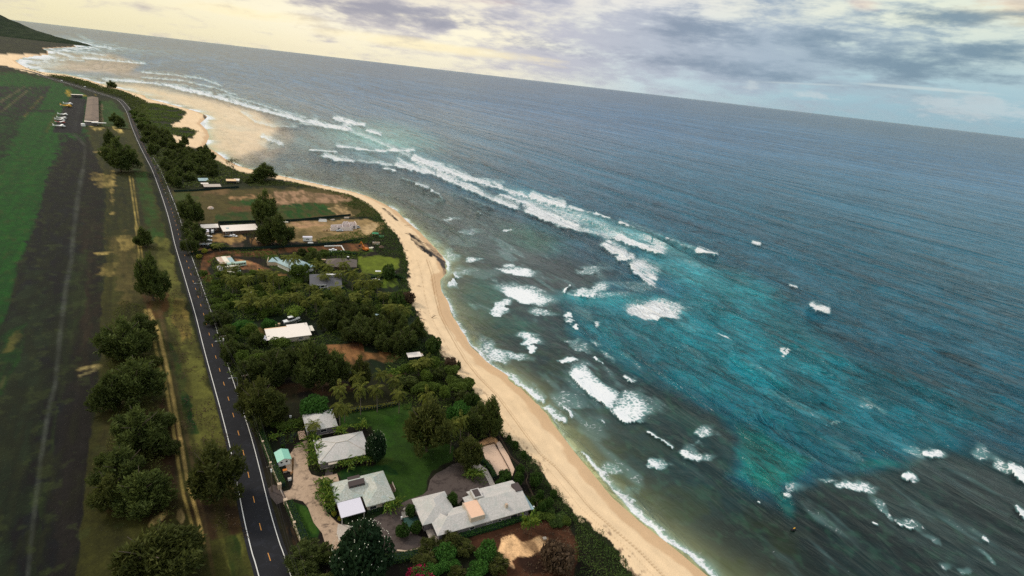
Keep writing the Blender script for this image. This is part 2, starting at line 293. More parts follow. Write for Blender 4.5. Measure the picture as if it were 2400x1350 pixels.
Z1 = [
 ((26, 82, 22), [(-600, 168), (60, 172), (110, 186), (165, 206), (235, 236), (290, 262), (300, 330), (160, 330), (118, 400), (89, 511), (41, 637), (18, 733), (-10, 790), (-700, 1000)], 6, 1),
 ((17, 46, 22), [(-500, 262), (60, 262), (40, 320), (-10, 400), (-500, 560)], 14, .9),
 ((38, 42, 42), [(-400, 203), (0, 202), (118, 203), (96, 249), (58, 272), (-400, 274)], 3, .9),
 ((110, 105, 80), [(-2, 238), (55, 203), (60, 203), (2, 242)], 1, .6), ((130, 120, 90), [(0, 262), (70, 205), (73, 205), (2, 266)], 1, .55),
 ((100, 90, 45), [(52, 274), (95, 228), (101, 226), (60, 274)], 2, .7), ((92, 90, 45), [(104, 310), (128, 268), (134, 266), (112, 310)], 3, .7),
 ((30, 36, 36), [(-300, 255), (130, 258), (130, 264), (-300, 262)], 2, .8),
 ((34, 36, 44), [(150, 250), (166, 228), (202, 230), (192, 312), (124, 312), (140, 268)], 3, 1),
 ((60, 62, 66), [(182, 245), (193, 245), (178, 310), (168, 312)], 5, .5),
 # runway belt
 ((25, 30, 31), [(140, 318), (205, 316), (238, 380), (246, 420), (240, 600), (232, 760), (222, 900), (205, 1100), (190, 1400), (100, 1800), (-900, 1800), (-300, 1100), (-10, 790), (18, 733), (41, 637), (70, 559), (89, 511), (118, 400)], 16, .96),
 ((31, 28, 23), [(205, 330), (246, 400), (246, 700), (232, 860), (150, 860), (180, 600)], 26, .8),
 ((40, 54, 32), [(60, 640), (130, 700), (110, 900), (70, 1100), (20, 1400), (-300, 1400), (-100, 1000), (0, 800)], 60, .55, 30), ((52, 44, 34), [(190, 500), (235, 500), (228, 860), (205, 1100), (170, 1400), (110, 1400), (170, 900)], 30, .6, 16),
 ((44, 58, 30), [(168, 590), (206, 590), (200, 720), (150, 900), (110, 1110), (80, 1400), (60, 1400), (110, 1100), (140, 900), (160, 700)], 10, .6),
 ((34, 32, 34), [(140, 900), (225, 860), (212, 1100), (200, 1400), (110, 1400), (130, 1100)], 24, .7),
 ((30, 62, 26), [(-10, 800), (60, 760), (58, 800), (30, 880), (0, 930), (-60, 960)], 12, .9, 6),
 ((150, 130, 80), (34, 800, 26, 9, -50), 9, .22, 6), ((120, 110, 80), (5, 895, 24, 8, -60), 7, .25, 4),
 # between runway and road
 ((66, 66, 30), [(200, 300), (300, 262), (318, 330), (345, 400), (380, 511), (425, 674), (480, 851), (552, 1109), (611, 1350), (640, 1600), (150, 1600), (205, 1100), (232, 860), (246, 600), (246, 420)], 6, 1),
 ((50, 78, 30), [(228, 236), (262, 236), (290, 262), (300, 300), (225, 296)], 4, .9),
 ((120, 105, 85), [(234, 245), (240, 244), (242, 292), (233, 292)], 2, .8),
 ((44, 50, 24), [(205, 300), (300, 330), (330, 400), (345, 520), (330, 600), (250, 560), (250, 400)], 14, .7, 6),
 ((50, 76, 30), [(312, 400), (342, 400), (378, 520), (392, 570), (355, 570), (330, 480)], 7, .9),
 ((98, 98, 50), [(362, 548), (392, 560), (440, 730), (478, 858), (530, 1050), (560, 1170), (600, 1350), (540, 1350), (470, 1100), (430, 1000), (410, 850), (395, 740), (372, 640)], 8, .9, 5),
 ((44, 70, 28), [(392, 790), (420, 830), (440, 930), (462, 1010), (436, 1010), (412, 920), (396, 840)], 9, .9, 6),
 ((50, 66, 26), [(525, 1230), (545, 1240), (575, 1350), (540, 1350)], 10, .8, 6),
 ((140, 118, 70), [(408, 690), (440, 720), (452, 800), (425, 800), (405, 740)], 10, .6, 6),
 ((88, 64, 38), [(330, 690), (378, 640), (400, 690), (395, 735), (350, 745)], 9, .8, 4),
 ((66, 48, 32), [(345, 950), (400, 930), (430, 1060), (440, 1180), (560, 1120), (576, 1240), (500, 1260), (440, 1210), (380, 1220), (230, 1200), (250, 1160)], 16, .8, 6),
 ((52, 40, 28), [(450, 1180), (580, 1180), (570, 1210), (480, 1220)], 10, .8, 4),
 ((78, 70, 44), [(245, 880), (300, 900), (280, 1100), (240, 1160), (225, 1100), (238, 960)], 18, .8, 10),
 ((104, 92, 58), [(250, 560), (330, 540), (330, 700), (290, 720), (270, 640)], 16, .5, 12),
 ((170, 150, 98), (246, 423, 26, 14, 20), 10, .42, 12), ((170, 150, 98), (262, 440, 6, 40, 0), 6, .6, 6), ((186, 165, 110), (240, 593, 22, 3.5, -5), 3, .9, 2),
 ((160, 142, 90), (250, 632, 24, 14, -30), 8, .42, 10), 
 ((170, 155, 112), (205, 862, 26, 4, -14), 4, .75, 3), ((150, 140, 105), (200, 876, 24, 2.5, -20), 3, .6, 2), ((170, 150, 95), (295, 570, 16, 26, 0), 7, .42, 9),
 ((200, 178, 126), (375, 1210, 22, 6, -40), 5, .8, 4), ((150, 98, 70), (298, 1315, 14, 22, 0), 7, .8, 3),
 ((190, 165, 125), (425, 1215, 12, 26, -8), 6, .6, 8), ((200, 178, 120), (230, 302, 16, 5, 5), 4, .8, 4), ((200, 178, 120), (275, 305, 12, 4, 20), 3, .8, 3), ((190, 170, 120), (232, 358, 17, 3, 0), 2, .9, 2),
 ((170, 145, 60), (160, 218, 6, 7, -50), 3, .8), ((170, 150, 60), [(175, 223), (224, 223), (224, 224.6), (175, 224.6)], 1, .7),
 # right of the road
 ((48, 46, 30), [(355, 400), (380, 395), (430, 480), (470, 590), (520, 740), (560, 880), (640, 1060), (700, 1220), (740, 1350), (780, 1600), (690, 1600), (640, 1210), (590, 1030), (540, 890), (480, 700), (430, 570)], 5, 1),
 ((112, 84, 60), [(672, 1235), (684, 1238), (700, 1290), (694, 1292)], 4, .8, 2),
 ((34, 30, 24), [(430, 530), (600, 500), (960, 560), (970, 640), (1000, 770), (1060, 880), (1170, 990), (1200, 1030), (1240, 1100), (1330, 1200), (1480, 1350), (1560, 1460), (700, 1600), (660, 1230), (600, 1060), (540, 900)], 10, .9),
 ((30, 44, 18), [(470, 650), (820, 640), (940, 640), (985, 760), (1030, 860), (900, 900), (700, 850), (540, 880), (500, 760)], 12, .9),
 # northern field
 ((86, 78, 46), [(392, 447), (560, 442), (760, 440), (860, 462), (905, 505), (830, 508), (440, 528), (412, 490)], 5, 1, 3),
 ((60, 78, 32), [(400, 450), (440, 447), (470, 470), (450, 480), (405, 480)], 8, .7, 5),
 ((160, 128, 100), [(535, 462), (640, 452), (640, 466), (600, 468), (540, 466)], 4, .9, 4), ((120, 96, 72), [(480, 445), (560, 444), (520, 456), (470, 458)], 5, .6, 4),
 ((154, 126, 106), [(640, 448), (700, 447), (820, 458), (826, 470), (780, 476), (720, 474), (690, 482), (645, 478)], 4, .95, 3),
 ((130, 106, 90), [(730, 452), (810, 457), (815, 466), (740, 462)], 4, .6, 3),
 ((48, 78, 30), [(524, 472), (590, 466), (622, 468), (636, 482), (560, 484)], 5, .95, 3), ((46, 76, 28), [(650, 484), (720, 474), (770, 482), (792, 502), (700, 512), (650, 514)], 5, .95, 4),
 ((50, 72, 30), [(505, 500), (620, 494), (640, 512), (560, 522), (500, 522)], 6, .85, 6), ((104, 76, 54), [(530, 486), (600, 484), (600, 494), (540, 496)], 4, .8, 3),
 ((168, 142, 112), [(770, 488), (800, 478), (815, 490), (830, 505), (795, 508)], 4, .8, 4),
 # construction lot
 ((150, 128, 96), [(665, 524), (770, 515), (860, 514), (905, 524), (890, 545), (850, 560), (760, 568), (680, 566)], 5, 1, 3), ((176, 142, 118), [(680, 524), (760, 518), (770, 530), (700, 534)], 4, .8, 3),
 ((82, 78, 44), [(670, 534), (720, 540), (780, 548), (800, 556), (700, 562), (670, 556)], 9, .55, 9),
 ((190, 165, 135), [(838, 528), (885, 524), (875, 545), (850, 556), (842, 545)], 5, .8, 3),
 # fenced yard with cars
 ((150, 122, 84), [(492, 550), (560, 545), (575, 560), (545, 575), (530, 570), (498, 568)], 4, .95, 3), ((128, 98, 68), [(586, 560), (660, 560), (660, 572), (590, 574)], 4, .8, 3), ((92, 76, 68), [(525, 580), (555, 565), (575, 572), (555, 580)], 3, .9),
 ((150, 118, 84), [(432, 588), (500, 578), (495, 585), (445, 594), (434, 597)], 2, .95),
 ((110, 76, 52), [(478, 600), (510, 590), (600, 588), (680, 578), (740, 574), (860, 570), (868, 588), (820, 590), (700, 590), (640, 598), (600, 600), (500, 604), (486, 625), (498, 650), (492, 662), (470, 650), (470, 620)], 4, .95, 2),
 ((150, 108, 82), [(548, 604), (590, 612), (610, 622), (640, 632), (620, 638), (570, 632), (550, 620)], 5, .95, 3), ((66, 84, 30), [(622, 602), (650, 596), (680, 618), (700, 640), (650, 636), (630, 622)], 7, .9, 3),
 ((168, 128, 84), [(648, 642), (672, 644), (670, 650), (650, 648)], 3, .9), ((190, 150, 110), [(560, 606), (590, 614), (592, 620), (565, 616)], 3, .6, 2),
 ((104, 116, 40), [(838, 604), (880, 598), (935, 604), (938, 630), (900, 640), (850, 642), (842, 622)], 5, 1, 2), ((76, 94, 32), [(845, 585), (870, 578), (880, 590), (855, 600)], 5, .9), ((92, 108, 36), [(900, 655), (930, 655), (942, 668), (905, 676), (880, 672)], 5, .9, 3),
 ((70, 88, 30), [(850, 660), (890, 660), (880, 680), (845, 682)], 5, .6, 3),
 # lots in the middle
 ((96, 80, 44), [(585, 775), (620, 766), (625, 790), (600, 795), (570, 792)], 7, .9, 4), ((46, 84, 30), (570, 762, 26, 12, 0), 8, .9, 5),
 ((132, 98, 68), [(765, 812), (830, 800), (852, 812), (850, 826), (905, 824), (955, 838), (925, 846), (870, 846), (820, 862), (800, 838), (770, 828)], 6, .95, 4), ((110, 70, 50), [(820, 800), (852, 798), (850, 820), (826, 812)], 5, .8, 2),
 ((110, 88, 62), [(625, 818), (690, 822), (700, 834), (650, 834)], 5, .8, 4), ((78, 58, 42), [(640, 900), (720, 890), (800, 900), (830, 915), (790, 925), (700, 920), (650, 940), (620, 960)], 8, .85, 5),
 ((88, 66, 46), [(900, 870), (955, 868), (945, 885), (900, 885)], 6, .8, 4), ((60, 52, 34), [(600, 930), (700, 900), (700, 940), (640, 960)], 8, .7, 5),
 ((52, 54, 26), [(790, 930), (900, 900), (940, 920), (900, 950), (800, 955)], 8, .7, 5),
 # estate lawn and beds
 ((50, 76, 18), [(800, 958), (960, 948), (1000, 1000), (1062, 1050), (1060, 1078), (1012, 1102), (990, 1160), (925, 1190), (900, 1110), (800, 1122), (785, 1108), (880, 1088), (872, 1000), (800, 1000)], 6, 1),
 ((52, 86, 26), [(895, 985), (925, 980), (935, 1040), (900, 1060), (888, 1020)], 14, .7, 3), ((62, 70, 30), (902, 1082, 24, 10, -20), 8, .5, 5),
 ((30, 62, 20), [(795, 1105), (905, 1085), (930, 1110), (800, 1130)], 5, .9), ((30, 56, 20), [(800, 1215), (880, 1195), (925, 1165), (935, 1178), (905, 1205), (860, 1225), (810, 1228)], 4, .9),
 ((40, 72, 24), [(668, 1180), (680, 1170), (700, 1178), (720, 1186), (745, 1240), (740, 1262), (700, 1260)], 4, 1, 1), ((64, 92, 30), (718, 1215, 10, 34, -24), 7, .6, 3),
 ((38, 28, 22), [(668, 990), (700, 985), (710, 1020), (700, 1050), (650, 1055), (640, 1010)], 6, .85, 3), ((46, 62, 66), [(682, 1014), (712, 1008), (713, 1014), (690, 1020), (686, 1035), (680, 1034)], 2, .8), ((46, 62, 66), [(657, 1000), (666, 1000), (668, 1045), (655, 1046)], 2, .7),
 ((28, 40, 18), [(620, 1000), (640, 990), (664, 1110), (680, 1165), (660, 1160), (636, 1090)], 3, .9),
 ((160, 122, 92), [(680, 1080), (690, 1050), (700, 1060), (700, 1100), (684, 1108)], 2, .7),
 ((24, 34, 16), [(1085, 1070), (1110, 1058), (1160, 1060), (1170, 1120), (1130, 1140), (1090, 1130)], 4, .8),
 # sandy court beside the beach house
 ((190, 150, 118), [(1118, 1036), (1155, 1022), (1172, 1040), (1130, 1048)], 2, .9), 
 # bottom right: scrub and bare coral sand
 ((84, 56, 42), [(1100, 1262), (1180, 1230), (1290, 1205), (1330, 1220), (1360, 1280), (1345, 1360), (1200, 1370), (1130, 1330)], 10, 1, 5), ((54, 36, 30), (1280, 1310, 50, 26, -10), 16, .8, 10),
 ((222, 184, 150), [(1172, 1262), (1205, 1248), (1225, 1270), (1262, 1256), (1282, 1262), (1270, 1285), (1245, 1298), (1215, 1300), (1195, 1318), (1160, 1306), (1132, 1300), (1140, 1290), (1170, 1292)], 5, .95, 5),
 ((210, 170, 138), [(1148, 1296), (1195, 1300), (1205, 1330), (1180, 1320)], 5, .7, 5),
]
paint(gcol, wx, wy, Z1)
for P, w, c, a in [
 ([(194, 400), (186, 440), (181, 474), (172, 548), (168, 607), (157, 659), (148, 726), (142, 770), (130, 900), (115, 954), (96, 1072), (78, 1220), (60, 1400)], 5.5, (84, 88, 86), .55),
 ([(194, 400), (199, 360), (199, 342), (188, 328), (174, 317)], 3, (80, 82, 80), .6),
 ([(303, 415), (310, 450), (313, 480), (318, 520), (321, 560), (330, 640)], 1.6, (184, 164, 104), .8), ([(311, 418), (317, 450), (320, 480), (324, 520), (328, 560), (338, 630)], 1.3, (174, 152, 96), .7),
 ([(340, 728), (360, 790), (372, 850), (388, 900), (402, 980), (414, 1060), (430, 1160), (450, 1230)], 3.6, (176, 156, 100), .8), ([(350, 728), (372, 780), (384, 830), (398, 890), (414, 980), (427, 1050), (440, 1130), (466, 1220), (478, 1270)], 4.2, (184, 160, 108), .85),
 ([(322, 440), (334, 520), (345, 600)], 3, (62, 58, 40), .6), ([(372, 724), (392, 800), (412, 900), (432, 1000), (455, 1100), (480, 1230), (500, 1350)], 5, (96, 78, 58), .5)]:
    stroke(gcol, UX+(wx-UX)*.12, UY, P, w, c, a*(.55+.45*sst(patch, .35, .6)))
gcol *= ((.72+.56*fbm(GX/2.2, GY/2.2, 77, 3))*(.80+.40*streak))[..., None]
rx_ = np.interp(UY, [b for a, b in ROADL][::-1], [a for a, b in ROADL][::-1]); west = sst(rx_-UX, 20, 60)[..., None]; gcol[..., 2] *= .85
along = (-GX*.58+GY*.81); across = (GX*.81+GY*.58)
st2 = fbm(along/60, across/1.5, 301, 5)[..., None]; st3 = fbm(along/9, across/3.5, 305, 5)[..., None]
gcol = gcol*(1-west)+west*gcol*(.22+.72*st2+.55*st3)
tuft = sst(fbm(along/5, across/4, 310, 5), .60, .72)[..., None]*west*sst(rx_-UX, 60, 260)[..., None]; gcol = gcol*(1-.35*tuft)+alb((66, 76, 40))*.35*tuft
gcol = np.clip(gcol, .004, .9)

# the line where sand begins (vegetation edge), land side of it is ground
VEG = [(1480, 1640), (1560, 1460), (1481, 1350), (1445, 1285), (1400, 1245), (1345, 1200), (1300, 1150), (1262, 1098), (1235, 1060), (1200, 1028), (1185, 1022), (1170, 985), (1135, 940), (1105, 915), (1080, 880), (1050, 850), (1030, 820), (1020, 790), (1000, 775), (980, 740), (965, 700), (958, 660), (955, 620), (945, 580), (930, 550), (905, 525), (890, 500), (860, 478), (820, 456),
       (790, 449), (740, 439), (690, 427), (650, 420), (600, 410), (560, 402), (530, 388), (500, 372), (470, 350), (450, 346), (412, 342), (395, 330), (400, 315), (440, 325), (452, 322), (462, 308), (440, 298), (410, 300), (398, 292), (420, 285), (438, 262), (420, 255), (380, 244), (345, 240), (318, 228), (309, 222), (285, 213), (262, 208), (240, 205), (222, 196), (199, 189), (156, 180), (100, 176), (60, 168), (20, 156), (-20, 150), (-200, 140)]
VW = [tuple(G(a, b, LAND_Z)[:2]) for a, b in VEG]
VP = VW + [(-60000, 30000), (-60000, -3000), (0, -3000)]
vdist = segdist(GX, GY, VW); isv = inpoly(GX, GY, VP) & isl; vdist = np.where(isv, vdist, -vdist)
vd2 = vdist+(fbm(GX/3, GY/3, 8, 3)-.5)*5
far_cape = isl & ((GR > 2600) | (UX < 60)) & (GY > 1500)
isground = (vd2 > 0) | (far_cape & (UY < 126))
# heights
slope = np.clip(np.abs(sdist)/(np.abs(sdist)+np.abs(vdist)+1e-6), 0, 1)
hz = np.where(isl, np.where(isv, LAND_Z, LAND_Z*np.clip(slope*1.15, 0, 1)**.9), -np.minimum(4, -sdist*.07))
hz = np.where(isl & ~isv, hz+(fbm(GX/7, GY/7, 9, 3)-.5)*.35*np.clip(sdist/6, 0, 1), hz)
hz = np.where(isl, np.minimum(hz, LAND_Z), hz)
scol = np.zeros((NR, NA, 3)); scol[:] = np.array(lin((238, 208, 168)))*.86
scol *= (.9+.2*fbm(GX/5, GY/5, 15, 4))[..., None]
scol = scol+(big-.5)[..., None]*.06
scol *= (1+.05*np.sin(sdist*1.1+6*fbm(GX/14, GY/14, 19, 3))*sst(fbm(GX/9, GY/9, 20, 3), .4, .6))[..., None]
wet = (1-sst(sdist, 1.5, 7))[..., None]; wet = (1-sst(sdist, 2.0+5*fbm(GX/9, GY/9, 22, 3), 3.4+6*fbm(GX/9, GY/9, 22, 3)))[..., None]; scol = scol*(1-.65*wet)+np.array(lin((206, 166, 124)))*.8*.65*wet
rock = [((70, 56, 42), [(893, 482), (905, 486), (922, 500), (935, 512), (930, 515), (912, 502)], 2, .95, 2), ((64, 52, 40), [(960, 545), (975, 548), (1000, 575), (1018, 588), (1010, 596), (985, 580), (965, 560)], 3, .9, 3),
        ((80, 74, 72), [(1000, 560), (1020, 575), (1044, 604), (1050, 640), (1040, 636), (1030, 608), (1010, 585)], 4, .85, 2), ((60, 56, 50), [(474, 262), (484, 270), (488, 278), (482, 284), (478, 276)], 1.5, .9, 1),
        ((120, 90, 70), [(425, 470), (470, 470), (480, 480)], 2, .5)]
paint(scol, wx, wy, rock)
# wheel tracks and drift lines on the sand
def offpx(P, d): return [(a+d, b) for a, b in P]
TRK = [(1000, 605), (1012, 640), (1020, 690), (1030, 730), (1050, 770), (1072, 810), (1090, 840), (1120, 880), (1160, 920), (1190, 960), (1230, 1015), (1262, 1060), (1300, 1090), (1340, 1135), (1385, 1190), (1440, 1240), (1500, 1290), (1560, 1350)]
for k, (o, w) in enumerate([(0, 1.0), (6, .8), (-24, .5)]):
    stroke(scol, UX, UY, offpx(TRK, o), w, (150, 116, 74), .6-.2*(k > 0))
drift = sst(fbm(GX/1.6, GY/1.6, 90, 3), .62, .72)*(1-sst(np.abs(vdist), 1, 7))*sst(fbm(GX/12, GY/12, 91, 2), .35, .6)
scol = scol*(1-.75*drift[..., None])+alb((80, 52, 38))*.75*drift[..., None]
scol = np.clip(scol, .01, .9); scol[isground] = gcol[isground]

cell = lambda a: a[:-1, :-1] & a[1:, 1:] & a[:-1, 1:] & a[1:, :-1]
cany = lambda a: a[:-1, :-1] | a[1:, 1:] | a[:-1, 1:] | a[1:, :-1]
gcell = cell(isground)
bcell = ~gcell & cany(isl | (sdist > -14)) & ~(cell(GR > 9000))

def ground_mat(name, gran, bump, rough=.9):
    m, t, p = principled(name)
    a = t.new('ShaderNodeAttribute', attribute_name='tint').outputs['Color']
    pos = t.new('ShaderNodeNewGeometry').outputs['Position']
    n1 = t.noise(pos, gran, 6, .7); n2 = t.noise(pos, gran*.14, 5, .6)
    f = t.m('ADD', t.m('MULTIPLY', t.m('SUBTRACT', n1, .5), 1.5), t.m('MULTIPLY', t.m('SUBTRACT', n2, .5), 1.0))
    f = t.m('ADD', f, 1.0)
    v = t.new('ShaderNodeVectorMath', operation='SCALE'); t.put(v.inputs[0], a); t.put(v.inputs['Scale'], f)
    t.put(p.inputs['Base Color'], v.outputs[0]); p.inputs['Roughness'].default_value = rough; p.inputs['Specular IOR Level'].default_value = .15
    b = t.new('ShaderNodeBump'); b.inputs['Strength'].default_value = .6; b.inputs['Distance'].default_value = bump; t.put(b.inputs['Height'], n1); t.put(p.inputs['Normal'], b.outputs[0])
    return m
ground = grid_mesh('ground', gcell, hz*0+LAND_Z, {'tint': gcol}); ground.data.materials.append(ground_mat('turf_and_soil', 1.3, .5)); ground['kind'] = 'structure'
hz_b = np.where(isground, LAND_Z, hz)
def sand_mat():
    m, t, p = principled('beach_sand')
    a = t.new('ShaderNodeAttribute', attribute_name='tint').outputs['Color']
    pos = t.new('ShaderNodeNewGeometry').outputs['Position']
    n1 = t.noise(pos, 2.0, 5, .6); f = t.m('ADD', t.m('MULTIPLY', t.m('SUBTRACT', n1, .5), .35), 1.0)
    v = t.new('ShaderNodeVectorMath', operation='SCALE'); t.put(v.inputs[0], a); t.put(v.inputs['Scale'], f)
    t.put(p.inputs['Base Color'], v.outputs[0]); p.inputs['Roughness'].default_value = .85; p.inputs['Specular IOR Level'].default_value = .2
    b = t.new('ShaderNodeBump'); b.inputs['Strength'].default_value = .5; b.inputs['Distance'].default_value = .25; t.put(b.inputs['Height'], n1); t.put(p.inputs['Normal'], b.outputs[0])
    return m
beach = grid_mesh('beach', bcell, hz_b, {'tint': scol}); beach.data.materials.append(sand_mat()); beach['kind'] = 'structure'

# ---------------------------------------------------------------- sea
KN = Vector((-.84, -.54, 0)); KC = Vector((.54, -.84, 0))
sv = GX*KN.x+GY*KN.y; tv = GX*KC.x+GY*KC.y
off = np.clip((-sdist)/140, 0, 1)
def swell(lam, amp, ang, seed, warp):
    a = R(ang); ds = sv*math.cos(a)+tv*math.sin(a)
    ph = 2*math.pi*(ds/lam)+warp*(fbm(GX/lam/2.6, GY/lam/2.6, seed, 2)-.5)*2*math.pi
    fade = np.clip(1-(GR**2/CAM_H/544)/(lam*.35), 0, 1)
    env = .35+1.3*fbm(sv/lam/2.2, tv/lam/7, seed+3, 2)
    s = np.sin(ph); return amp*fade*env*((s*.5+.5)**1.6*2-1)
sz = swell(62, .85, 4, 40, 1.2)+swell(37, .55, -9, 44, 1.5)+swell(21, .40, 12, 47, 1.8)+swell(12.5, .27, -14, 52, 2)+swell(8.6, .19, 6, 57, 2.2)+swell(6.2, .12, 30, 67, 2.4)+swell(15, .16, 38, 71, 2)
sz = sz*(.16+.84*off)*(.55+.45*sst(SX-SY*.2, 1000, 1500)); sz0 = sz
sc = np.zeros((NR, NA, 3)); 
def sl_(c): return np.array(lin(c))**1.12*.86
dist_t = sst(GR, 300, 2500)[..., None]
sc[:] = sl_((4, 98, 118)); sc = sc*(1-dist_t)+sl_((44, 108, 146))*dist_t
swx = SX+(fbm(GX/16, GY/16, 61, 4)-.5)*46*np.clip(220/GR, .1, 1.2); swy = SY+(fbm(GX/16+40, GY/16, 62, 4)-.5)*40*np.clip(220/GR, .1, 1.2)
def spaint(zones):
    global patch
    g = GAIN
    for c, P, soft, amt in zones:
        if len(P) == 5 and not isinstance(P[0], tuple):
            cx, cy, rx, ry, ro = P; ca, sa = math.cos(R(ro)), math.sin(R(ro)); dx, dy = swx-cx, swy-cy
            d = (1-np.sqrt(((dx*ca+dy*sa)/rx)**2+((-dx*sa+dy*ca)/ry)**2))*min(rx, ry)
        else: d = sdpoly(swx, swy, P, soft*1.5+5)
        w = (sst(d, -soft*.5, soft*.5)*amt)[..., None]; sc[:] = sc*(1-w)+sl_(c)*w
reef = fbm(sv/14, tv/22, 70, 5)
BAY = [(245, 196), (340, 202), (480, 232), (600, 264), (650, 300), (622, 345), (560, 372), (505, 362), (480, 340), (484, 290), (440, 252), (340, 228)]
bay = sst(sdpoly(swx, swy, BAY, 40), -12, 12)
spaint([
 ((54, 92, 108), [(500, 215), (700, 270), (940, 330), (1000, 400), (1200, 470), (1420, 560), (1560, 640), (1200, 640), (1040, 600), (900, 470), (700, 410), (560, 380), (480, 300)], 50, .9),
 # reef flat, dark
 ((30, 58, 58), [(1046, 600), (1180, 560), (1330, 600), (1440, 640), (1400, 690), (1330, 720), (1360, 790), (1480, 850), (1560, 900), (1680, 960), (1720, 1010), (1740, 1060), (1720, 1110), (1830, 1190), (1900, 1110), (2110, 1085), (2140, 1030), (2400, 1080), (2900, 1200), (2900, 1900), (1900, 1900), (1660, 1350), (1400, 1120), (1180, 875), (1075, 775), (1030, 660)], 62, .96),
 ((66, 86, 84), [(700, 395), (900, 400), (1100, 470), (1300, 560), (1250, 620), (1060, 600), (940, 500), (820, 447), (660, 412)], 40, .85),
 ((22, 46, 46), [(1760, 1190), (1900, 1140), (2100, 1100), (2300, 1140), (2700, 1300), (2700, 1800), (2000, 1700), (1850, 1400)], 60, .8),
 ((32, 48, 44), (1780, 1290, 160, 60, 35), 50, .7),
 # sandy channel, bright teal
 ((0, 128, 140), [(1340, 700), (1500, 720), (1720, 640), (1900, 760), (2060, 900), (2000, 1000), (1830, 980), (1700, 940), (1560, 890), (1470, 840), (1360, 780)], 70, .8),
 ((0, 108, 122), [(1700, 900), (2100, 860), (2400, 960), (2240, 1030), (2110, 1080), (1900, 1090), (1760, 1060), (1700, 980)], 60, .8),
 ((4, 124, 120), [(1720, 990), (1780, 1000), (1830, 1040), (1900, 1080), (1870, 1110), (1830, 1150), (1790, 1140), (1740, 1100)], 26, .85), ((10, 124, 116), (1815, 1120, 42, 20, 10), 30, .6), ((20, 120, 112), (2060, 1085, 60, 8, 0), 16, .6), ((16, 110, 108), (1830, 1170, 14, 34, -20), 16, .6),
 ((8, 112, 124), (1400, 745, 70, 34, 20), 50, .7), ((50, 160, 168), (1420, 700, 120, 16, 0), 26, .6),
 ((70, 170, 180), (1620, 640, 90, 26, 15), 40, .7), ((110, 185, 190), (1500, 560, 130, 22, 18), 36, .6), ((90, 165, 170), (1290, 480, 100, 10, 20), 20, .5), ((44, 150, 160), (1740, 680, 80, 30, 10), 50, .5),
 ((50, 120, 100), (1250, 560, 70, 26, 10), 40, .45), ((40, 110, 92), (1200, 770, 60, 26, 10), 30, .4), ((44, 104, 88), (1130, 700, 50, 44, 50), 36, .5), ((38, 90, 70), (1600, 980, 60, 24, 30), 30, .25),
 ((120, 180, 178), (930, 320, 90, 26, 14), 36, .6), ((140, 190, 185), (850, 325, 90, 22, 10), 30, .6), ((120, 160, 165), (830, 350, 160, 20, 8), 34, .5),
 # shallow sand bay at the left
 ((150, 140, 130), [(180, 186), (300, 186), (480, 222), (640, 268), (690, 320), (640, 372), (560, 392), (500, 372), (470, 340), (470, 290), (440, 258), (340, 228)], 34, .95),
 ((228, 203, 172), BAY, 20, .95),
 ((150, 132, 112), (520, 372, 60, 14, 10), 16, .5),
 ((190, 165, 140), [(110, 120), (260, 126), (330, 150), (300, 172), (160, 168), (70, 160), (60, 142)], 14, .7), ((150, 130, 112), [(250, 165), (420, 170), (470, 205), (300, 190)], 14, .5)])
calm = 1-(1-sst(np.minimum(sdpoly(swx, swy, [(1046, 600), (1180, 560), (1330, 600), (1440, 640), (1400, 690), (1330, 720), (1360, 790), (1480, 850), (1560, 900), (1680, 960), (1720, 1010), (1740, 1060), (1720, 1110), (1830, 1190), (1900, 1110), (2110, 1085), (2140, 1030), (2400, 1080), (2900, 1200), (2900, 1900), (1900, 1900), (1660, 1350), (1180, 875), (1030, 660)], 60)*-1, 60), -50, 50))*.82
calm = calm*(1-.8*bay)
coral = (.62+.76*fbm(GX/2.4, GY/2.4, 401, 4))*(.75+.5*fbm(GX/7, GY/7, 402, 3)); cm = np.clip((1-calm)/.82, 0, 1)*(1-bay)
sc *= (1-cm*.9*(1-sst(GR, 350, 800))*(1-coral))[..., None]
rk = sst(reef, .42, .62)[..., None]; nearr = (sst(SX+SY*.9, 1500, 1900)*1.0)[..., None]*(1-sst(GR, 400, 900))[..., None]
sc *= 1-.30*(1-rk)*(.4+.6*nearr)
rr2 = sst(fbm(GX/3.2, GY/3.2, 73, 4), .5, .8)[..., None]*(1-sst(GR, 300, 700))[..., None]
sc += rr2*np.array([.004, .016, .008])*(1-sst(-sdist, 60, 200))[..., None]*1.4
# pale fringe where the bottom shelves up to the beach
fr = np.exp(-np.clip(-sdist, 0, None)/(4.5+5*fbm(GX/25, GY/25, 80, 2)))[..., None]*(1-.0*dist_t)
sc = sc*(1-fr*.9)+sl_((176, 178, 132))*fr*.9
# murky green-brown patches of weed near the shore
gw = sst(fbm(GX/10, GY/10, 83, 4), .5, .72)*(1-sst(-sdist, 12, 60)); sc = sc*(1-.35*gw[..., None])+sl_((70, 84, 44))*.35*gw[..., None]

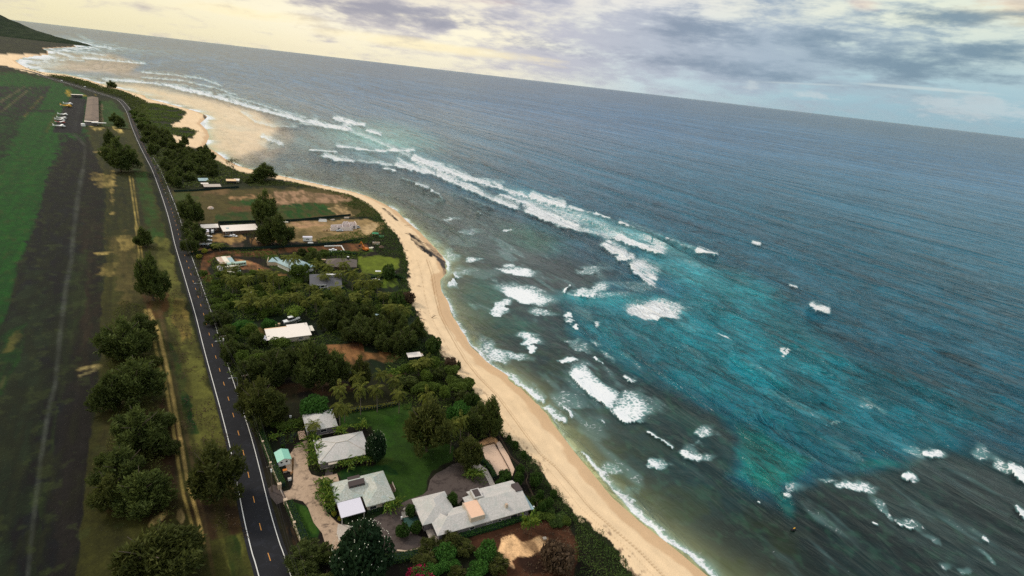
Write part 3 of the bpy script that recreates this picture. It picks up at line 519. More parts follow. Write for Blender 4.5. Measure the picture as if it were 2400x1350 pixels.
face = np.zeros((NR, NA)); foam = np.zeros((NR, NA)); crest = np.zeros((NR, NA))
fx = SX+(fbm(GX/5, GY/5, 101, 3)-.5)*16*np.clip(260/GR, .15, 1.3); fy = SY+(fbm(GX/5+9, GY/5, 102, 3)-.5)*12*np.clip(260/GR, .15, 1.3)
fwn = np.clip((fbm(sv/9, tv/34, 140, 4)-.5)*1.9+.5, 0, 1); fwn2 = fbm(GX/4, GY/4, 141, 3)
def front(P, w, a=1.0, lift=1.0):
    """a breaking line: sharp towards the shore (below), trailing foam behind (above)"""
    for i in range(len(P)-1):
        x0, y0 = P[i]; x1, y1 = P[i+1]; L = math.hypot(x1-x0, y1-y0); ux, uy = (x1-x0)/L, (y1-y0)/L
        m = (fx > min(x0, x1)-w*2.5) & (fx < max(x0, x1)+w*2.5) & (fy > min(y0, y1)-w*2.2) & (fy < max(y0, y1)+w)
        if not m.any(): continue
        dx, dy = fx[m]-x0, fy[m]-y0; s = dx*ux+dy*uy; n = dx*uy-dy*ux       # n>0 : above
        e = max(3.0, w*.45); te = sst(s, -e*(i == 0), e*(i == 0)+.01)*(1-sst(s, L-e*(i == len(P)-2), L+e*(i == len(P)-2)+.01))
        lead = sst(n, -1.2, .6)
        ww = w*(.35+1.3*fwn[m]); v = a*te*lead*(.82+.36*fwn2[m])*np.where(n < ww*.3, 1.0, np.clip(1-(n-ww*.3)/(ww*1.35), 0, 1)**1.1)*np.where(n < 2, 1.1, 1.0)
        foam[m] = np.maximum(foam[m], v)
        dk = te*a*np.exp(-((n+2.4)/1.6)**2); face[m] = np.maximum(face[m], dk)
        cr_ = te*np.where(n < 0, np.exp(-(n/1.7)**2), np.exp(-n/(w*.5+1)))*lift; crest[m] = np.maximum(crest[m], cr_)
bx_ = fx+(fbm(GX/9, GY/9, 151, 5)-.5)*46*np.clip(260/GR, .15, 1.3); by_ = fy+(fbm(GX/9+9, GY/9, 152, 5)-.5)*34*np.clip(260/GR, .15, 1.3)
def fblob(cx, cy, rx, ry, ro=0, a=1.0):
    ca, sa = math.cos(R(ro)), math.sin(R(ro)); mm = max(rx, ry)*1.7
    m = (np.abs(bx_-cx) < mm) & (np.abs(by_-cy) < mm)
    if not m.any(): return
    dx, dy = bx_[m]-cx, by_[m]-cy
    q = np.sqrt(((dx*ca+dy*sa)/rx)**2+((-dx*sa+dy*ca)/ry)**2); fr_ = (dy*.85-dx*.3)/(abs(dx)+abs(dy)+1e-6); kk = sst(fr_, -.1, .5); v = a*1.1*((1-sst(q, .72, 1.08))*kk+(1-sst(q, .1, 1.6))*(1-kk)); foam[m] = np.maximum(foam[m], v)
for P, w, a in [
 ([(700, 292), (760, 300), (820, 312), (870, 330), (920, 352), (962, 374)], 18, .55), ([(640, 268), (700, 284), (760, 296)], 16, .7), ([(835, 381), (880, 386), (921, 392)], 10, .6), ([(1137, 464), (1160, 474), (1184, 486)], 12, .7), ([(1300, 532), (1360, 548), (1410, 556)], 22, .6), ([(1179, 447), (1205, 454), (1237, 464)], 8, .75), ([(1370, 499), (1394, 503)], 5, .8),
 ([(1040, 425), (1080, 440), (1120, 458), (1150, 470)], 22, .6), ([(1474, 530), (1510, 543), (1557, 560)], 9, .5), ([(1572, 566), (1600, 578), (1628, 589)], 8, .5), ([(1062, 455), (1100, 470), (1160, 492)], 4, .4), ([(940, 420), (1000, 440), (1040, 470)], 4, .5),
 ([(962, 375), (1004, 390), (1042, 404), (1078, 419), (1122, 431), (1179, 447)], 13, 1), ([(921, 390), (962, 401), (1019, 413), (1063, 431), (1093, 446), (1137, 464)], 22, .85), ([(1199, 453), (1225, 459)], 6, 1), ([(1237, 464), (1282, 480), (1326, 489)], 17, 1),
 ([(1330, 489), (1370, 499)], 8, 1), ([(1394, 502), (1430, 514)], 8, 1), ([(1449, 521), (1474, 530)], 8, 1), ([(1169, 461), (1207, 471), (1252, 489)], 13, .9), ([(1151, 471), (1184, 486), (1216, 495)], 16, .85),
 ([(1227, 498), (1267, 516), (1311, 530), (1356, 548)], 34, .95), ([(1340, 500), (1380, 520), (1430, 545)], 22, .5), ([(1436, 559), (1474, 578), (1519, 590), (1557, 604)], 30, 1), ([(1406, 578), (1439, 599), (1470, 606)], 24, .9), ([(1442, 603), (1450, 613), (1489, 610)], 16, .85),
 ([(1628, 590), (1652, 599), (1684, 604)], 15, 1), ([(1557, 560), (1572, 566)], 6, 1), ([(1471, 619), (1486, 643), (1510, 661), (1535, 670)], 32, 1), ([(1332, 876), (1361, 907), (1400, 940), (1432, 961)], 48, .95), ([(1434, 964), (1450, 982), (1468, 993), (1500, 990)], 50, .85),
 ([(1517, 1013), (1548, 1038), (1575, 1054)], 8, 1), ([(1192, 890), (1216, 907), (1243, 928), (1269, 949)], 15, .8), ([(1277, 958), (1302, 981), (1329, 996)], 13, .8), ([(1318, 959), (1342, 983)], 9, .8), ([(1400, 984), (1414, 999)], 18, .6),
 ([(1360, 1060), (1383, 1090), (1417, 1117)], 14, .85), ([(1443, 1160), (1487, 1177)], 12, .6), ([(779, 280), (811, 289), (856, 298)], 10, 1), ([(719, 289), (767, 302), (826, 308)], 16, .9), ([(856, 308), (894, 319)], 7, 1), ([(785, 345), (870, 357), (974, 357)], 9, .85),
 ([(722, 354), (790, 360)], 7, .8), ([(752, 369), (796, 381), (835, 381)], 17, .8), ([(897, 398), (930, 404)], 5, .8), ([(974, 434), (1004, 446)], 9, .7), ([(1007, 449), (1030, 460)], 6, .7), ([(1760, 571), (1784, 577)], 6, 1), ([(1849, 668), (1870, 675)], 6, 1),
 ([(1893, 718), (1910, 730), (1945, 736)], 15, .95), ([(236, 187), (311, 193), (404, 204), (480, 221)], 7, .75), ([(330, 183), (420, 190), (500, 207), (560, 227)], 5, .6), ([(400, 207), (500, 230), (600, 259), (700, 285), (735, 292)], 13, .8), ([(520, 222), (600, 245), (690, 272)], 7, .55), ([(193, 137), (260, 145), (342, 152)], 7, .7), ([(174, 100), (220, 108), (264, 116)], 6, .6), ([(60, 152), (110, 146), (160, 142), (200, 144)], 6, .55),
 ([(150, 120), (200, 124), (250, 132)], 6, .55), ([(330, 172), (400, 178), (470, 186), (520, 204)], 7, .6), ([(608, 322), (640, 335), (664, 345)], 12, .7), ([(1118, 498), (1130, 503)], 4, .8), ([(1590, 1068), (1622, 1085)], 24, .9), ([(1515, 1080), (1535, 1094)], 9, 1),
 ([(560, 262), (600, 290), (640, 300), (700, 300)], 12, .5), ([(1062, 640), (1066, 655), (1046, 668)], 12, .75), ([(1322, 690), (1336, 668)], 7, 1), ([(1346, 692), (1372, 698), (1400, 690)], 10, 1), ([(1462, 882), (1478, 894)], 10, 1), ([(2160, 1062), (2180, 1075), (2205, 1072)], 16, 1), ([(2115, 1118), (2130, 1128), (2145, 1124)], 12, 1), ([(2355, 1095), (2385, 1120), (2420, 1140)], 20, .95),
 ([(2372, 1192), (2385, 1206), (2400, 1218)], 10, .95), ([(2296, 1262), (2312, 1276)], 7, 1), ([(2045, 1228), (2060, 1233)], 4, 1), ([(2104, 1228), (2124, 1236), (2145, 1240)], 6, .9), ([(1776, 1171), (1786, 1174)], 3, 1), ([(1836, 1160), (1850, 1170)], 12, .9)]:
    front(P, w, a)
for b in [(1250, 478, 90, 14, 18, .52), (1340, 508, 80, 14, 20, .55), (1430, 548, 60, 16, 20, .55), (1110, 445, 70, 10, 22, .5), (1010, 400, 60, 9, 20, .45), (1210, 636, 50, 11, 8, .8), (1228, 690, 72, 24, 15, .85), (1180, 715, 22, 16, 0, .7), (1168, 730, 14, 7, 0, .7), (1275, 733, 38, 9, 10, .5), (1395, 630, 50, 11, -12, .45), (1390, 678, 60, 12, -12, .6), (1500, 672, 90, 12, 5, .35), (1535, 725, 74, 25, 0, .9), (1560, 735, 40, 16, 0, 1), (1240, 795, 38, 11, 14, .75),
          (1248, 819, 14, 8, 40, .85), (1331, 843, 18, 8, 10, .8), (1394, 841, 9, 5, 30, 1), (1479, 884, 18, 8, 0, .7), (1480, 955, 52, 34, 20, .72), (1632, 1072, 38, 15, 0, .8), (1650, 1020, 28, 16, -20, .5), (1540, 1088, 24, 10, 0, .6), (1150, 822, 50, 18, 42, .6), (1205, 835, 40, 12, 5, .55), (1335, 935, 60, 34, 10, .36), (1390, 1000, 50, 40, 20, .28),
          (1435, 1100, 36, 26, 10, .45), (1483, 1175, 26, 18, 40, .5), (1370, 815, 36, 10, 10, .42), (1350, 800, 24, 8, 0, .4), (1400, 805, 20, 6, 20, .4), (1425, 833, 20, 8, 40, .4), (2195, 1063, 26, 12, 0, .7), (2010, 1133, 55, 17, 5, .72), (2133, 1121, 17, 9, 0, .7), (1868, 1150, 26, 12, -20, .5), (1935, 1120, 26, 8, 0, .42), (2060, 1185, 50, 12, 50, .44), (2125, 1225, 52, 9, 20, .42), (2180, 1258, 30, 8, 40, .36),
          (2140, 1055, 36, 9, 35, .42), (2300, 1060, 30, 14, 35, .42), (2345, 1090, 40, 12, 35, .5), (2310, 1300, 22, 10, 50, .42), (2220, 1330, 22, 16, 0, .38), (2265, 1340, 20, 12, 0, .38), (1845, 820, 12, 4, 0, .9), (1832, 828, 10, 3, 0, .8), (1840, 812, 14, 4, 0, .8), (1700, 788, 22, 4, 20, .6), (1060, 514, 24, 5, 0, .6), (1105, 541, 34, 9, -5, .42), (1190, 540, 12, 4, 0, .8), (1100, 560, 60, 18, 0, .25), (1115, 610, 20, 5, 0, .6),
          (1400, 760, 10, 4, 0, .6), (1328, 735, 10, 6, 30, .9), (1340, 750, 12, 5, 20, .7), (1350, 765, 10, 3, 20, .9), (1175, 880, 16, 5, 30, .5), (1640, 620, 60, 9, 15, .3), (1480, 560, 60, 14, 15, .35), (1420, 530, 60, 10, 20, .4), (870, 340, 80, 8, 5, .35), (900, 310, 60, 10, 12, .35), (1150, 640, 60, 14, 0, .28), (1090, 635, 40, 12, 0, .4), (190, 100, 40, 7, 20, .5), (120, 150, 50, 8, 0, .45), (200, 90, 30, 5, 25, .4), (640, 330, 40, 24, 0, .35), (2040, 955, 50, 6, 25, .42), (1960, 990, 20, 3, 0, .5), (1420, 690, 80, 8, 0, .45),
          (1012, 560, 30, 14, 30, .35), (1060, 600, 24, 14, 30, .45), (560, 300, 60, 10, 10, .28), (400, 215, 90, 8, 12, .25)]:
    fblob(*b)
# faint drifting lace over the reef, scattered whitecaps further out
lace = sst(fbm(sv/9, tv/30, 120, 4), .56, .8)*(1-sst(-sdist, 90, 260))*sst(-sdist, 4, 14)*.34*(1-sst(GR, 500, 1500)); foam = np.maximum(foam, lace)
# swash
sw = fbm(GX/11, GY/11, 130, 3); ed_ = (-sdist)-(-1.5+5.5*sw*(1-.3*sst(GR, 300, 900)))
wl = np.maximum(1.2, GR**2/CAM_H/544*.5)
sfoam = np.exp(-(np.clip(ed_, None, 0)/(.8*wl))**2)*np.exp(-np.clip(ed_, 0, None)/(2.0*wl))*(.45+.75*sst(fbm(GX/30, GY/30, 131, 2), .35, .65))
foam = np.maximum(foam, sfoam*.85)
sc *= (1-.45*face)[..., None]  # shade of the steep wave face painted in ahead of each breaking line
sz = sz*(.35+.65*calm)+crest*1.3*np.clip(GR/300, .5, 1.6)
sz = np.where(GR > 3500, 0, sz)
scell = cany(sdist < 6)
def sea_mat():
    m, t, p = principled('sea_water')
    a = t.new('ShaderNodeAttribute', attribute_name='tint').outputs['Color']
    fo = t.new('ShaderNodeAttribute', attribute_name='foam').outputs['Fac']
    pos = t.new('ShaderNodeNewGeometry').outputs['Position']
    mp = t.new('ShaderNodeMapping'); t.put(mp.inputs['Vector'], pos); mp.inputs['Rotation'].default_value = (0, 0, math.atan2(.84, .54)); 
    x, y, z = t.xyz(mp.outputs[0])      # x across, y along the crests are handled by the stretch below
    d1 = t.new('ShaderNodeVectorMath', operation='DOT_PRODUCT'); t.put(d1.inputs[0], pos); d1.inputs[1].default_value = KN
    d2 = t.new('ShaderNodeVectorMath', operation='DOT_PRODUCT'); t.put(d2.inputs[0], pos); d2.inputs[1].default_value = KC
    s_, c_ = d1.outputs['Value'], d2.outputs['Value']
    cd_ = t.new('ShaderNodeCameraData').outputs['View Distance'] if False else None
    w1 = t.noise(t.vec(s_, t.m('MULTIPLY', c_, .36)), .075, 3, .5, 1.1, '2D')
    w2 = t.noise(t.vec(t.m('ADD', s_, t.m('MULTIPLY', c_, .15)), t.m('MULTIPLY', c_, .45)), .30, 4, .6, .9, '2D')
    w3 = t.noise(t.vec(s_, t.m('MULTIPLY', c_, .6), 4.0), 1.1, 4, .6, .2)
    far1 = t.noise(t.vec(s_, t.m('MULTIPLY', c_, .16)), .016, 4, .5, .6, '2D')
    def ridge(w, k=2.0): return t.m('POWER', t.m('SUBTRACT', 1.0, t.m('ABSOLUTE', t.m('SUBTRACT', t.m('MULTIPLY', w, 2.0), 1.0)), clamp=True), k)
    lod = lambda n: t.new('ShaderNodeAttribute', attribute_name=n).outputs['Fac']
    f1, f2, f3 = lod('waves_long'), lod('waves_mid'), lod('waves_short')
    w3 = t.m('MULTIPLY', w3, f3)
    far2 = t.noise(t.vec(s_, t.m('MULTIPLY', c_, .12), 7.0), .0050, 4, .55, .5, '2D')
    r0, r1, r2 = ridge(far1, 3.0), t.m('MULTIPLY', ridge(w1, 4.0), f1), t.m('MULTIPLY', ridge(w2, 4.0), f2)
    rr = ridge(far2, 4.0); w1 = t.m('ADD', .5, t.m('MULTIPLY', t.m('SUBTRACT', w1, .5), f1)); w2 = t.m('ADD', .5, t.m('MULTIPLY', t.m('SUBTRACT', w2, .5), f2))
    h = t.m('ADD', t.m('MULTIPLY', r1, 1.3), t.m('ADD', t.m('MULTIPLY', r2, .55), t.m('MULTIPLY', w3, .45)))
    h = t.m('ADD', h, t.m('ADD', t.m('ADD', t.m('MULTIPLY', r0, 5.5), t.m('MULTIPLY', rr, 13.0)), t.m('ADD', t.m('MULTIPLY', w1, 2.0), t.m('MULTIPLY', w2, 1.2))))
    b = t.new('ShaderNodeBump'); b.inputs['Strength'].default_value = 1.0; b.inputs['Distance'].default_value = .95; t.put(b.inputs['Height'], h)
    chp = t.new('ShaderNodeAttribute', attribute_name='chop').outputs['Fac']; t.put(b.inputs['Strength'], chp)
    # foam lace
    vor = t.new('ShaderNodeTexVoronoi', feature='DISTANCE_TO_EDGE', voronoi_dimensions='2D')
    wn = t.new('ShaderNodeTexNoise'); t.put(wn.inputs['Vector'], pos); wn.inputs['Scale'].default_value = .35; wn.inputs['Detail'].default_value = 3
    ad_ = t.new('ShaderNodeVectorMath', operation='MULTIPLY_ADD'); t.put(ad_.inputs[0], wn.outputs['Color']); ad_.inputs[1].default_value = (3.4, 3.4, 0); t.put(ad_.inputs[2], pos)
    t.put(vor.inputs['Vector'], ad_.outputs[0]); vor.inputs['Scale'].default_value = .42
    lac = t.m('SUBTRACT', 1.0, t.m('MULTIPLY', vor.outputs['Distance'], 2.6), clamp=True)
    fn = t.noise(t.vec(t.m('MULTIPLY', s_, .55), c_), .75, 6, .8, .8); fn2 = t.noise(pos, .16, 4, .6)
    tex = t.m('ADD', t.m('MULTIPLY', lac, .5), t.m('ADD', t.m('MULTIPLY', t.m('SUBTRACT', fn, .5), 3.0), t.m('MULTIPLY', t.m('SUBTRACT', fn2, .5), 1.3)))
    k = t.m('ADD', t.m('MULTIPLY', fo, 1.25), t.m('SUBTRACT', t.m('MULTIPLY', tex, .62), .50))
    fm = t.sstep(k, .22, .66)
    milk = t.sstep(fo, .05, .8, 0, .42)
    # wave light painted into the water colour: crest highlights, darker swell faces
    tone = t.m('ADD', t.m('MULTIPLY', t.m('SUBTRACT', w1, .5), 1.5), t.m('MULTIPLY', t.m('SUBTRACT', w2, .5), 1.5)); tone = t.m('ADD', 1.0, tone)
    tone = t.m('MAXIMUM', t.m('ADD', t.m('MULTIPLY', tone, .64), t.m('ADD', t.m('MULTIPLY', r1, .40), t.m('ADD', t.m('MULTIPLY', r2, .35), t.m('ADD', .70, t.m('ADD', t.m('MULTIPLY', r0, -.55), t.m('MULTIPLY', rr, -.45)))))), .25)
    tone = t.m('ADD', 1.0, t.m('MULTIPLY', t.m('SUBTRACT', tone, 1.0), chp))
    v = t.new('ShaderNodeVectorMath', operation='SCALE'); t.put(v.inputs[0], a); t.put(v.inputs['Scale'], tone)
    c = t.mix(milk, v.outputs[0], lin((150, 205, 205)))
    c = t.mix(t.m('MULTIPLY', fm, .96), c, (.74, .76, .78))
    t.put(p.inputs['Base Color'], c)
    t.put(p.inputs['Roughness'], t.m('ADD', t.m('MULTIPLY', fm, .6), t.m('SUBTRACT', .30, t.m('MULTIPLY', f2, .12)))); p.inputs['IOR'].default_value = 1.33; p.inputs['Specular IOR Level'].default_value = .30
    t.put(p.inputs['Normal'], b.outputs[0])
    return m
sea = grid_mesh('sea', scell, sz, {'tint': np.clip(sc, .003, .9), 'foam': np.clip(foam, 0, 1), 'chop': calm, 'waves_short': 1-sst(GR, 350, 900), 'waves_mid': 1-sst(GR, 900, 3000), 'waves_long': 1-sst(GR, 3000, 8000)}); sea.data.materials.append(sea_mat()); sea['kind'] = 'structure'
# ---------------------------------------------------------------- object helpers
COL = S.collection
def tag(o, label=None, cat=None, group=None, kind=None):
    for k, v in (('label', label), ('category', cat), ('group', group), ('kind', kind)):
        if v: o[k] = v
    return o
def thing(name, label, cat, loc, rz=0.0, group=None):
    o = bpy.data.objects.new(name, None); COL.objects.link(o); o.empty_display_size = .5
    o.location = loc; o.rotation_euler = (0, 0, rz); return tag(o, label, cat, group)
def copy_tree(o, parent=None):
    c = o.copy(); COL.objects.link(c)
    if parent is not None: c.parent = parent
    for ch in o.children: copy_tree(ch, c)
    return c
class MB:
    def __init__(s): s.v = []; s.f = []; s.c = None
    def add(s, v, f):
        n = len(s.v); s.v += [tuple(p) for p in v]; s.f += [tuple(i+n for i in q) for q in f]; return s
    def box(s, x0, y0, z0, x1, y1, z1):
        return s.add([(x0, y0, z0), (x1, y0, z0), (x1, y1, z0), (x0, y1, z0), (x0, y0, z1), (x1, y0, z1), (x1, y1, z1), (x0, y1, z1)],
                     [(0, 3, 2, 1), (4, 5, 6, 7), (0, 1, 5, 4), (1, 2, 6, 5), (2, 3, 7, 6), (3, 0, 4, 7)])
    def prism(s, P, z0, z1):
        n = len(P); v = [(x, y, z0) for x, y in P]+[(x, y, z1) for x, y in P]
        a = sum(P[i][0]*P[(i+1) % n][1]-P[(i+1) % n][0]*P[i][1] for i in range(n))
        idx = list(range(n)) if a > 0 else list(range(n))[::-1]
        f = [tuple(idx[::-1]), tuple(i+n for i in idx)]
        for k in range(n):
            i, j = idx[k], idx[(k+1) % n]; f.append((i, j, j+n, i+n))
        return s.add(v, f)
    def slopes(s, faces, th=.18):
        """roof planes with a fascia: each face a list of 3D points, given once"""
        for F in faces:
            n = len(F); v = list(F)+[(x, y, z-th) for x, y, z in F]
            f = [tuple(range(n)), tuple(range(2*n-1, n-1, -1))]+[(i, i+n, (i+1) % n+n, (i+1) % n) for i in range(n)]
            s.add(v, f)
        return s
    def hip(s, x0, y0, x1, y1, z, rise, end=1.0, th=.18):
        """hip roof; end=0 makes gables"""
        if x1-x0 >= y1-y0:
            h = (y1-y0)/2*end; ym = (y0+y1)/2; a, b = (x0+h, ym, z+rise), (x1-h, ym, z+rise)
            c = [(x0, y0, z), (x1, y0, z), (x1, y1, z), (x0, y1, z)]
            F = [[c[0], c[1], b, a], [c[2], c[3], a, b]]
            if end > .02: F += [[c[1], c[2], b], [c[3], c[0], a]]
        else:
            h = (x1-x0)/2*end; xm = (x0+x1)/2; a, b = (xm, y0+h, z+rise), (xm, y1-h, z+rise)
            c = [(x0, y0, z), (x1, y0, z), (x1, y1, z), (x0, y1, z)]
            F = [[c[1], c[2], b, a], [c[3], c[0], a, b]]
            if end > .02: F += [[c[0], c[1], a], [c[2], c[3], b]]
        return s.slopes(F, th)
    def tube(s, p0, p1, r0, r1=None, n=6, cap=True):
        r1 = r0 if r1 is None else r1; p0 = Vector(p0); p1 = Vector(p1); d = (p1-p0).normalized()
        a = d.orthogonal().normalized(); b = d.cross(a); v = []
        for p, r in ((p0, r0), (p1, r1)):
            for k in range(n):
                t = 2*math.pi*k/n; v.append(p+a*math.cos(t)*r+b*math.sin(t)*r)
        f = [(k, (k+1) % n, (k+1) % n+n, k+n) for k in range(n)]
        if cap: f += [tuple(range(n))[::-1], tuple(range(n, 2*n))]
        return s.add(v, f)
    def ring(s, P, r, n=6):
        for i in range(len(P)-1): s.tube(P[i], P[i+1], r, n=n)
        return s
    def dome(s, c, r, sz=1.0, n=10, m=5):
        v = [(c[0], c[1], c[2]+r*sz)]; f = []
        for j in range(1, m+1):
            t = math.pi/2*j/m
            for k in range(n): v.append((c[0]+r*math.sin(t)*math.cos(2*math.pi*k/n), c[1]+r*math.sin(t)*math.sin(2*math.pi*k/n), c[2]+r*sz*math.cos(t)))
        for k in range(n): f.append((0, 1+k, 1+(k+1) % n))
        for j in range(m-1):
            for k in range(n): a = 1+j*n+k; b = 1+j*n+(k+1) % n; f.append((a, a+n, b+n, b))
        return s.add(v, f)
    def build(s, name, mat, parent=None, label=None, smooth=False):
        me = bpy.data.meshes.new(name); me.from_pydata(s.v, [], s.f); me.update()
        me.materials.append(mat)
        if smooth: me.polygons.foreach_set('use_smooth', np.ones(len(me.polygons), bool))
        o = bpy.data.objects.new(name, me); COL.objects.link(o)
        if parent is not None: o.parent = parent
        if label: o['label'] = label
        return o
def mat(name, c, rough=.7, spec=.3, metal=0.0, var=.12, scale=2.0, bump=0.0, c2=None, thr=(.5, .62), sc2=.5, stretch=None):
    """plain material whose colour wanders a little; c2 blotches it with a second colour (wear, stains)"""
    m, t, p = principled(name)
    pos = t.new('ShaderNodeTexCoord').outputs['Object']
    if stretch:
        mp = t.new('ShaderNodeMapping'); t.put(mp.inputs['Vector'], pos); mp.inputs['Scale'].default_value = stretch; pos = mp.outputs[0]
    n = t.noise(pos, scale, 5, .65)
    col = t.mix(n, tuple(v*(1-var) for v in c), tuple(min(1, v*(1+var)) for v in c))
    if c2 is not None: col = t.mix(t.sstep(t.noise(pos, sc2, 6, .68, .3), *thr), col, c2)
    t.put(p.inputs['Base Color'], col); p.inputs['Roughness'].default_value = rough; p.inputs['Specular IOR Level'].default_value = spec; p.inputs['Metallic'].default_value = metal
    if bump:
        b = t.new('ShaderNodeBump'); b.inputs['Distance'].default_value = bump; t.put(b.inputs['Height'], n); t.put(p.inputs['Normal'], b.outputs[0])
    return m
L_ = lin
MT = dict(
 asphalt=mat('asphalt', (.014, .0145, .017), .8, .15, var=.25, scale=3, c2=(.019, .020, .025), sc2=.35, bump=.01),
 asphalt2=mat('old_asphalt', (.085, .066, .058), .9, .15, var=.3, scale=1.5, c2=(.05, .038, .034), sc2=.45),
 white=mat('white_paint', (.78, .78, .76), .5, .3, var=.05), linep=mat('road_paint_white', (.68, .67, .62), .6, .2, var=.15, scale=4), orange=mat('road_paint_orange', (.60, .27, .06), .6, .2, var=.15, scale=4),
 concrete=mat('concrete', (.42, .30, .205), .85, .15, var=.25, scale=1.1, c2=(.15, .105, .075), sc2=.38, thr=(.48, .68), bump=.02), slab=mat('pale_concrete', (.46, .40, .34), .85, .15, var=.2, scale=1.2),
 roof=None, roofmoss=None,
 wallg=mat('grey_siding', (.17, .155, .16), .8, .2, var=.15, scale=1), wallc=mat('cream_wall', (.50, .42, .34), .8, .2, var=.12), stucco=mat('stucco', (.55, .44, .32), .85, .1, var=.15, scale=1),
 frame=mat('white_frame', (.66, .64, .62), .5, .3, var=.05), glass=mat('dark_glass', (.02, .025, .03), .08, .6, var=.1), pink=mat('pink_deck', (.72, .47, .33), .8, .2, var=.12, scale=.8, c2=(.55, .33, .22), sc2=.9, thr=(.55, .8)),
 tin=mat('white_tin_roof', (.80, .72, .64), .45, .4, var=.05, scale=.6, c2=(.70, .60, .50), sc2=.3, thr=(.56, .85)), tinw=mat('cool_white_roof', (.62, .60, .67), .5, .3, var=.05), rust=mat('rusty_tin_roof', (.50, .36, .27), .7, .3, var=.2, scale=1, c2=(.62, .58, .54), sc2=.5),
 brownsky=mat('dark_brown_panel', (.060, .043, .040), .6, .3, var=.1, scale=5, stretch=(1, 8, 1)), greenroof=mat('mint_metal_roof', (.26, .56, .43), .5, .35, var=.06, scale=1.5), blue=mat('blue_tarp', (.02, .03, .30), .6, .3), bluegreen=mat('blue_grey_roof', (.30, .42, .44), .6, .3, var=.1, scale=1),
 shingle=mat('grey_shingles', (.115, .115, .125), .85, .2, var=.35, scale=6), shingleb=mat('brown_shingles', (.13, .105, .09), .85, .2, var=.35, scale=5), wood=mat('weathered_wood', (.10, .065, .045), .8, .2, var=.25, scale=3), pole=mat('pole_wood', (.12, .09, .06), .85, .15, var=.2),
 steel=mat('galvanised_steel', (.45, .46, .47), .4, .5, metal=.4), netting=mat('dark_green_screen', (.012, .026, .022), .9, .1, var=.3, scale=1), block=mat('white_block', (.76, .66, .64), .8, .2, var=.08, scale=2, c2=(.6, .45, .43), sc2=1.2, thr=(.58, .7)),
 sandc=mat('court_sand', (.62, .44, .32), .95, .05, var=.12, scale=2, c2=(.20, .11, .06), sc2=1.3, thr=(.58, .68)), tyre=mat('tyre_rubber', (.02, .02, .02), .9, .1), dark=mat('charcoal', (.02, .02, .024), .7, .2),
 carw=mat('car_paint_white', (.72, .73, .76), .25, .6, var=.03), carb=mat('car_paint_dark', (.02, .035, .05), .25, .6, var=.03), cars=mat('car_paint_silver', (.42, .46, .50), .25, .6, var=.03), busg=mat('pale_green_coach_paint', (.42, .56, .47), .4, .4, var=.06), cream=mat('cream_paint', (.75, .70, .58), .4, .4, var=.06),
 yellow=mat('machine_orange', (.55, .16, .02), .5, .3, var=.15), red=mat('red_paint', (.42, .10, .08), .4, .4), ywl=mat('aircraft_yellow', (.75, .40, .03), .4, .4), green=mat('green_paint', (.03, .20, .09), .6, .3), curb=mat('curb_stone', (.55, .42, .30), .8, .2, var=.2, scale=2), turq=mat('turquoise_tarp', (.10, .50, .48), .6, .3), tan=mat('tan_roof', (.72, .50, .30), .7, .2, var=.1, scale=1),
 hroof=mat('brown_ribbed_roof', (.17, .125, .095), .8, .2, var=.2, scale=.12, c2=(.10, .078, .065), sc2=.08), court=mat('green_court', (.03, .075, .06), .8, .2, var=.2), tank=mat('white_tank', (.8, .8, .78), .4, .4))
def roof_mat(name, a, b, c):
    m, t, p = principled(name); pos = t.new('ShaderNodeTexCoord').outputs['Object']
    n = t.noise(pos, 2.2, 8, .75); n2 = t.noise(pos, .32, 5, .6, .4)
    col = t.mix(t.sstep(n, .36, .66), c, a); col = t.mix(t.sstep(n2, .42, .66), col, t.mix(t.sstep(n, .38, .62), c, b))
    # courses of shingles
    w = t.new('ShaderNodeTexNoise'); t.put(w.inputs['Vector'], pos); w.inputs['Scale'].default_value = 9; w.inputs['Detail'].default_value = 3
    col = t.mix(t.m('MULTIPLY', t.sstep(w.outputs[0], .5, .75), .3), col, (.30, .30, .30))
    n4 = t.noise(pos, .9, 6, .8, .5); col = t.mix(t.m('MULTIPLY', t.sstep(n4, .60, .74), .55), col, (.16, .18, .17))
    t.put(p.inputs['Base Color'], col); p.inputs['Roughness'].default_value = .8; p.inputs['Specular IOR Level'].default_value = .25
    b_ = t.new('ShaderNodeBump'); b_.inputs['Distance'].default_value = .08; t.put(b_.inputs['Height'], n); t.put(p.inputs['Normal'], b_.outputs[0]); return m
MT['roof'] = roof_mat('weathered_shakes', (.60, .56, .53), (.43, .45, .42), (.42, .40, .37))
MT['roofmoss'] = roof_mat('mossy_shakes', (.56, .56, .52), (.38, .47, .45), (.33, .34, .28))

